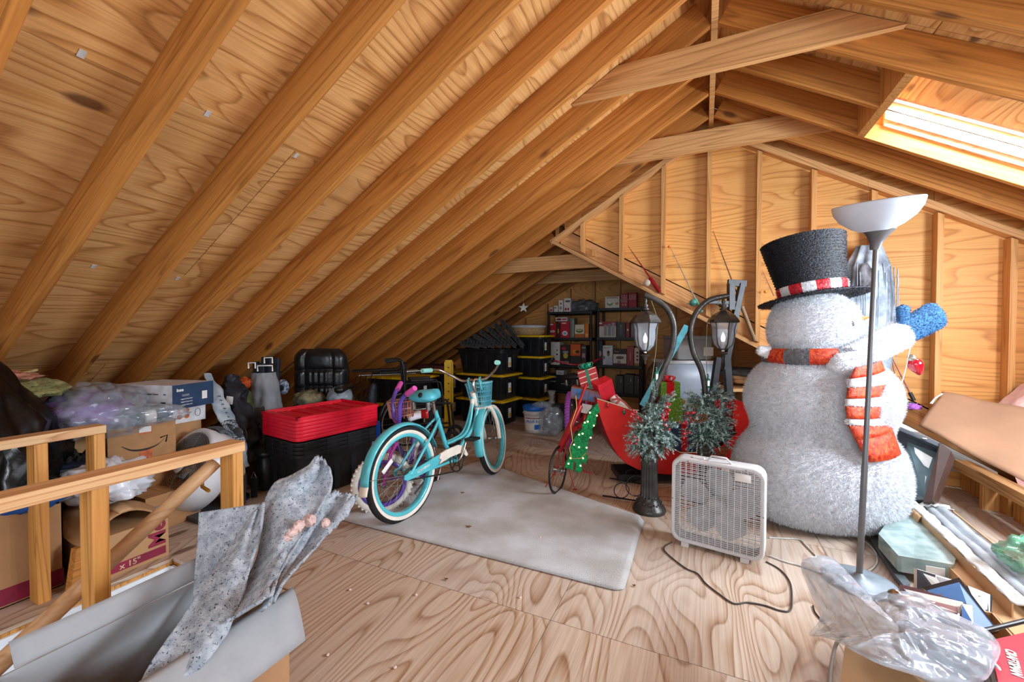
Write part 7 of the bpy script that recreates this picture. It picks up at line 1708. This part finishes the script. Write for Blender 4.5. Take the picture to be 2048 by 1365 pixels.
for k in range(5):
    a = 2*PI*k/5+.3; e = Vector((.27*math.cos(a), -.22+.27*math.sin(a), .065)); MB().tube([(0, -.22, .10), e], [.03, .016], 8).build('base_arm', BLACKP, och); MB().lathe([(.026, -.02), (.026, .02)], 12, T(e.x, e.y, .027) @ rotM('X', PI/2)).build('caster', BLACKP, och)
sz = .515
p = aD(618, 800, 3.95); o = blob('camouflage_roll', (0, 0, 0), (.15, .12, .08), pm('camo_tan', '#8d8668', .8, var=.3, scale=14, col2='#4d4a38', bump=.5), 71, .2, 2.4, 36, flat=.85); o.location = (p.x, p.y, sz+.07); tag(o, 'rolled camouflage fabric in film resting on the office chair seat', 'fabric roll')
p = aD(680, 800, 3.95); o = blob('grey_bag', (0, 0, 0), (.11, .11, .10), pm('grey_film_bag', '#8a98a4', .3, var=.15, coat=.5), 73, .15, 2.6, 40, flat=.85, crease=1.0); o.location = (p.x, p.y, sz+.085); tag(o, 'bulging pale grey plastic bag on the right of the office chair seat', 'plastic bag')
o = blob('blue_mesh', (0, 0, 0), (.05, .05, .07), pm('navy_white_mesh', '#2d3d66', .8, scale=40, col2='#b9c2d4'), 75, .2, 3, 22, flat=1); o.location = aD(566, 775, 4.0); tag(o, 'bundle of blue and white netting between the chair bag and the office chair', 'netting')
# black round crate, strap and small things before the totes
kb_ = aZ(517, 980, 0); kt = thing('black_crate', 'low round-cornered black plastic crate standing left of the red-lidded totes', 'crate', (kb_.x, kb_.y+.12, 0), -.1)
g = MB(); g.rbox((-.14, -.15, 0), (.12, .15, .28), .06, 4); g.rbox((-.155, -.165, .275), (.135, .165, .305), .065, 4, zr=.004); g.build('body', TBLK, kt)
sp_ = aZ(508, 998, 0); st = thing('nylon_strap', 'short black nylon strap with a metal clip hanging beside the black crate', 'strap', (sp_.x, sp_.y, 0), YAW)
MB().bar((0, 0, .01), (0, .01, .15), .045, .008, (0, 1, 0)).build('webbing', BLACKP, st); MB().tube([(-.02, 0, .155), (0, 0, .20), (.02, 0, .155)], .004, 6, True).build('clip', STEEL, st)
p = aD(510, 925, 2.98); o = blob('patterned_cloth', (0, 0, 0), (.05, .05, .07), pm('reddish_pattern', '#7a4a42', .8, scale=30, col2='#b3a58c'), 77, .3, 3, 22, flat=1); o.location = (p.x-.02, p.y-.12, .26); tag(o, 'small reddish patterned cloth hanging on the black crate', 'cloth')
# folded frames and rods on the totes behind the chair, wheelchair, umbrella
fz = .336*2+.004
for i, (x0, y0, x1, y1, r_, m, lab) in enumerate(((705, 742, 800, 738, .012, BLACKP, 'upper left of the pile'), (720, 750, 840, 752, .012, STEEL, 'pale flat one across the middle'), (760, 745, 862, 742, .014, BLACKP, 'with padded end at the right'), (745, 758, 790, 737, .010, BLACKP, 'tilted and crossing the others'), (800, 748, 862, 753, .012, STEEL, 'silvery one at the right end'))):
    a, b = aD(x0, y0, 4.75), aD(x1, y1, 4.95); a.z = max(a.z, fz+.02+.02*i); b.z = a.z+.01; t = thing('folding_frame', 'folded metal frame on the totes below the rafters, ' + lab, 'folding frame', a, group='folded frames on the totes')
    d = b-a; MB().tube([(0, 0, 0), d], r_, 8).build('long_bar', m, t); s_ = d.cross(Vector((0, 0, 1))).normalized()*.10
    MB().tube([s_, s_+d*.9], r_, 8).build('long_bar', m, t); MB().tube([Vector((0, 0, 0)), s_], r_*.8, 8).build('cross_bar', m, t); MB().tube([d*.9, s_+d*.9], r_*.8, 8).build('cross_bar', m, t)
    MB().rbox((-.05, -.02, -.012), (.05, .02, .012), .01, 2, T(*(d*.6))).build('pad', BLACKP, t)
for i, (x0, y0, x1, y1) in enumerate(((708, 815, 722, 752), (716, 815, 733, 752), (724, 812, 744, 750), (702, 812, 712, 756), (731, 812, 752, 756))):
    a, b = aD(x0, y0, 4.2), aD(x1, y1, 4.5); a2 = a.copy(); k = (a.z-.01)/(b.z-a.z); a2 = a-(b-a)*k; t = thing('thin_rod', 'thin dark rod leaning behind the red lids, one of a row of five', 'rod', a2, group='five dark rods beside the office chair'); MB().tube([(0, 0, 0), b-a2], .006, 6).build('rod', BLACKP, t)
ua = aD(742, 800, 3.95); ub = aD(740, 835, 3.9); um = thing('umbrella', 'folded navy umbrella with a pale blue lower end behind the red lids', 'umbrella', (ua.x, ua.y, .0), YAW)
zt_ = aD(745, 768, 3.95).z
MB().tube(bez([(0, 0, .25), (.0, 0, .45), (.02, 0, zt_-.05), (.03, 0, zt_)], 6), [.02, .03, .035, .03, .025, .03, .045, .055, .06, .06, .06, .05, .05, .05, .04, .04, .03, .03, .03], 14, sy=.7).build('canopy', NVY, um)
MB().tube([(0, 0, .10), (0, 0, .42)], [.018, .030], 12).build('lower_sleeve', pm('pale_blue', '#8db3c9'), um); MB().tube([(0, 0, 0), (0, 0, .12)], .006, 8).build('tip', BLACKP, um)
bp_ = aD(752, 870, 3.75); o = MB().prism([(-.02, 0), (.05, 0), (.03, .42), (.0, .42)], -.012, .012).build('blue_board', pm('royal_blue_board', '#1f4fb0', .4)); o.location = (bp_.x, bp_.y, 0); o.rotation_euler = (0, 0, YAW); tag(o, 'narrow bright blue board standing at the right end of the red-lidded totes', 'board')
wc_ = aD(838, 905, 4.35); wcf = thing('wheelchair', 'folded black wheelchair behind the turquoise bicycle saddle', 'wheelchair', (wc_.x, wc_.y, 0), YAW+.35)
def qw(px, py, d): p = aD(px, py, d)-Vector((wc_.x, wc_.y, 0)); M = rotM('Z', -(YAW+.35)); return M @ p
for y, dd in ((-.12, 0), (.16, 0)):
    wheel(wcf, 'drive_wheel', (-.10, y, .30), .30, .022, .012, BLACKR, STEEL, None, None, 10)
for x, y in ((.33, -.10), (.42, .16)): wheel(wcf, 'caster_wheel', (x, y, .095), .095, .03, .01, BLACKR, BLACKP, None, None, 6)
CHB = pm('black_tube', '#202124', .3, .3)
for y in (-.09, .13):
    g = MB(); g.tube(bez([(-.32, y, .93), (-.22, y, .94), (-.17, y, .90), (-.15, y, .60), (-.14, y, .25)], 6), .012, 8); g.tube(bez([(-.15, y, .70), (.16, y, .71), (.22, y, .66), (.24, y, .45)], 6), .011, 8); g.tube(bez([(-.14, y, .48), (.28, y, .48), (.33, y, .42), (.36, y, .12)], 6), .012, 8); g.tube([(-.14, y, .25), (.33, y, .22)], .012, 8); g.build('side_frame', CHB, wcf)
    MB().rbox((-.10, y-.025, .715), (.14, y+.025, .745), .02, 3).build('armrest', BLACKP, wcf); MB().tube([(-.33, y, .93), (-.24, y, .94)], .018, 10).build('push_handle', BLACKR, wcf)
g = MB(); g.grid(lambda u, v: Vector((-.155+.03*math.sin(PI*u), -.09+.22*u, .55+.36*v)), 8, 6); g.build('back_sling', NVY, wcf, solid=.006)
g = MB(); g.grid(lambda u, v: Vector((-.12+.38*v, -.09+.22*u, .48-.05*math.sin(PI*u))), 8, 6); g.build('seat_sling', NVY, wcf, solid=.006)
MB().box((.05, -.105, .28), (.22, -.10, .46)).build('side_panel', CHB, wcf)
o = txt('lettering', 'drive', .05, STEEL, wcf, T(-.02, -.108, .60) @ rotM('X', PI/2), bold=.001)
# bucket and things by the shelves
bk_ = aZ(1061, 866); bu = thing('plastic_bucket', 'white plastic bucket with blue lid and printed label near the tote stacks', 'bucket', (bk_.x, bk_.y+.11, 0), YAW)
s_ = 5.0*44/828/.26*.5*1.9
MB().lathe([(.108, 0), (.112, .01), (.125, .20), (.128, .22), (.138, .225), (.138, .24), (.130, .245), (.130, .285)], 32).build('body', pm('bucket_white', '#d4d2cf', .5), bu)
MB().lathe([(.13, .262), (.138, .268), (.138, .315), (.12, .325), (0, .325)], 32).build('lid', pm('bucket_blue', '#1f6fd0', .4), bu)
def cyl_patch(a0, a1, z0, z1, r0, m, nm, par):
    g = MB(); g.grid(lambda u, v: Vector(((r0+.09*(z0+(z1-z0)*v))*math.sin(a0+(a1-a0)*u), -(r0+.09*(z0+(z1-z0)*v))*math.cos(a0+(a1-a0)*u), z0+(z1-z0)*v)), 10, 2); return g.build(nm, m, par)
lbp = cyl_patch(-1.0, .9, .03, .19, .1125, WHITEP, 'label', bu); cyl_patch(-.9, .8, .172, .183, .1132, MRN, 'red_line', bu)
cyl_patch(.0, .75, .04, .10, .1135, pm('bucket_blue', '#1f6fd0'), 'blue_patch', bu)
txt('lettering', 'PLUS 3', .045, pm('bucket_blue', '#1f6fd0'), bu, T(-.03, -.132, .14) @ rotM('X', PI/2), bold=.0012)
for i, (px, py, w_, lab, m) in enumerate(((1100, 866, .12, 'clear crumpled bag on the floor between the bucket and the purple tyre', FILM), (1085, 812, .10, 'clear plastic bag of bits lying across the blue bucket lid', FILM))):
    p = aD(px, py, 4.95); o = blob('clear_bag', (0, 0, 0), (w_, w_, .17 if i == 0 else .03), m, 81+i, .3, 2.6, 36, flat=.85, crease=1.2); o.location = (p.x, p.y, .15 if i == 0 else .36); tag(o, lab, 'plastic bag')
o = blob('dark_bundle', (0, 0, 0), (.10, .09, .14), pm('dark_basket', '#2f2d2c', .8, scale=50, col2='#6a6866'), 85, .15, 2.2, 30, flat=.9); p = aD(1104, 868, 5.05); o.location = (p.x+.02, p.y+.12, .128); tag(o, 'dark speckled bundle inside the clear bag by the bucket', 'bundle')
o = MB().lathe([(.0, 0), (.05, .004), (.045, .03), (.028, .05), (.033, .11), (.055, .17), (.05, .17), (.02, .10)], 24).build('lamp_cup', pm('grey_cup', '#8e8f8c', .5)); p = aD(1103, 792, 5.35); o.location = (p.x, p.y, .30); tag(o, 'grey goblet-shaped lamp shade standing by the lowest left shelf', 'lamp shade')
o2_ = MB().rbox((-.14, -.12, 0), (.14, .12, .298), .02, 2).build('dark_carton', pm('bin_dark', '#44474e')); o2_.location = (p.x, p.y+.02, 0); tag(o2_, 'dark box on the floor under the grey goblet shade', 'box')
# scroll iron, debris
sc1 = aZ(1262, 1000); si = thing('iron_scroll', 'black wrought iron scroll bracket lying on the floor left of the fluted lamp base', 'iron scroll', sc1, YAW)
def q3(px, py, z=.02): p = aZ(px, py, z)-sc1; M = rotM('Z', -YAW); return M @ p
def ring3(cx, cy, r_, n=22): return [Vector((0, 0, 0))+q3(cx, cy, .02)+Vector((r_*math.cos(2*PI*i/n), .0, r_+r_*math.sin(2*PI*i/n)-.01)) for i in range(n)]
g = MB(); g.bar(q3(1205, 992), q3(1285, 1004), .012, .008); g.bar(q3(1220, 957), q3(1300, 972), .012, .008); g.build('flat_bar', CHB, si)
for cx, cy, r_ in ((1243, 994, .055), (1272, 990, .075), (1262, 962, .05)): MB().tube(ring3(cx, cy, r_), .0035, 6, True).build('scroll_ring', CHB, si)
LEAF = pm('dry_leaf', '#8a5c3c', .8, var=.3, scale=60)
for i, (px, py, r_) in enumerate(((937, 1055, .022), (925, 987, .018), (1148, 1134, .010), (892, 1160, .012), (1268, 1173, .010))):
    g = MB(); c = aZ(px, py, .019 if py < 1130 else .003); P = [Vector((r_*(1 if k % 2 else .35)*math.cos(k*PI/5), r_*(1 if k % 2 else .35)*math.sin(k*PI/5), .004*(k % 3))) for k in range(10)]; g.add(P, [tuple(range(10))]); o = g.build('dry_leaf', LEAF, solid=.0008); o.location = c
    tag(o, ['curled brown leaf on the middle of the rug', 'small dark leaf on the rug below the bicycle pedals', 'tiny dark leaf at the near edge of the rug', 'dark speck of leaf on the plywood before the rug', 'tiny leaf scrap near the right front corner of the rug'][i], 'leaf')
for i, (px, py) in enumerate(((735, 1207), (655, 1310), (700, 1180), (790, 1335), (1080, 1075), (832, 1190), (1040, 1195))):
    o = blob('fluff', (0, 0, 0), (.007, .006, .004), PNK, i+90, .5, 4, 14, flat=.8); o.location = aZ(px, py, .004 if py > 1100 else .022); tag(o, 'tiny pink insulation crumb fallen on the floor', 'insulation crumb', 'pink crumbs on the floor')
# galvanised clips in the sheathing seams, left of the rafters
def roofpt(x, y): d = ray(x, y); t = (HR-TN*XR+VD-CAMZ)/(d.z-TN*d.x); return CAM+d*t
for i, (px, py) in enumerate(((163, 107), (415, 227), (592, 311), (187, 533), (355, 557))):
    p = roofpt(px, py); g = MB(); g.box((-.016, -.010, -.003), (.016, .010, 0)); o = g.build('sheathing_clip', pm('galvanised', '#d5d8da', .4, .2), ceiling); o.location = p; o.rotation_euler = (0, -PITCHA, 0)
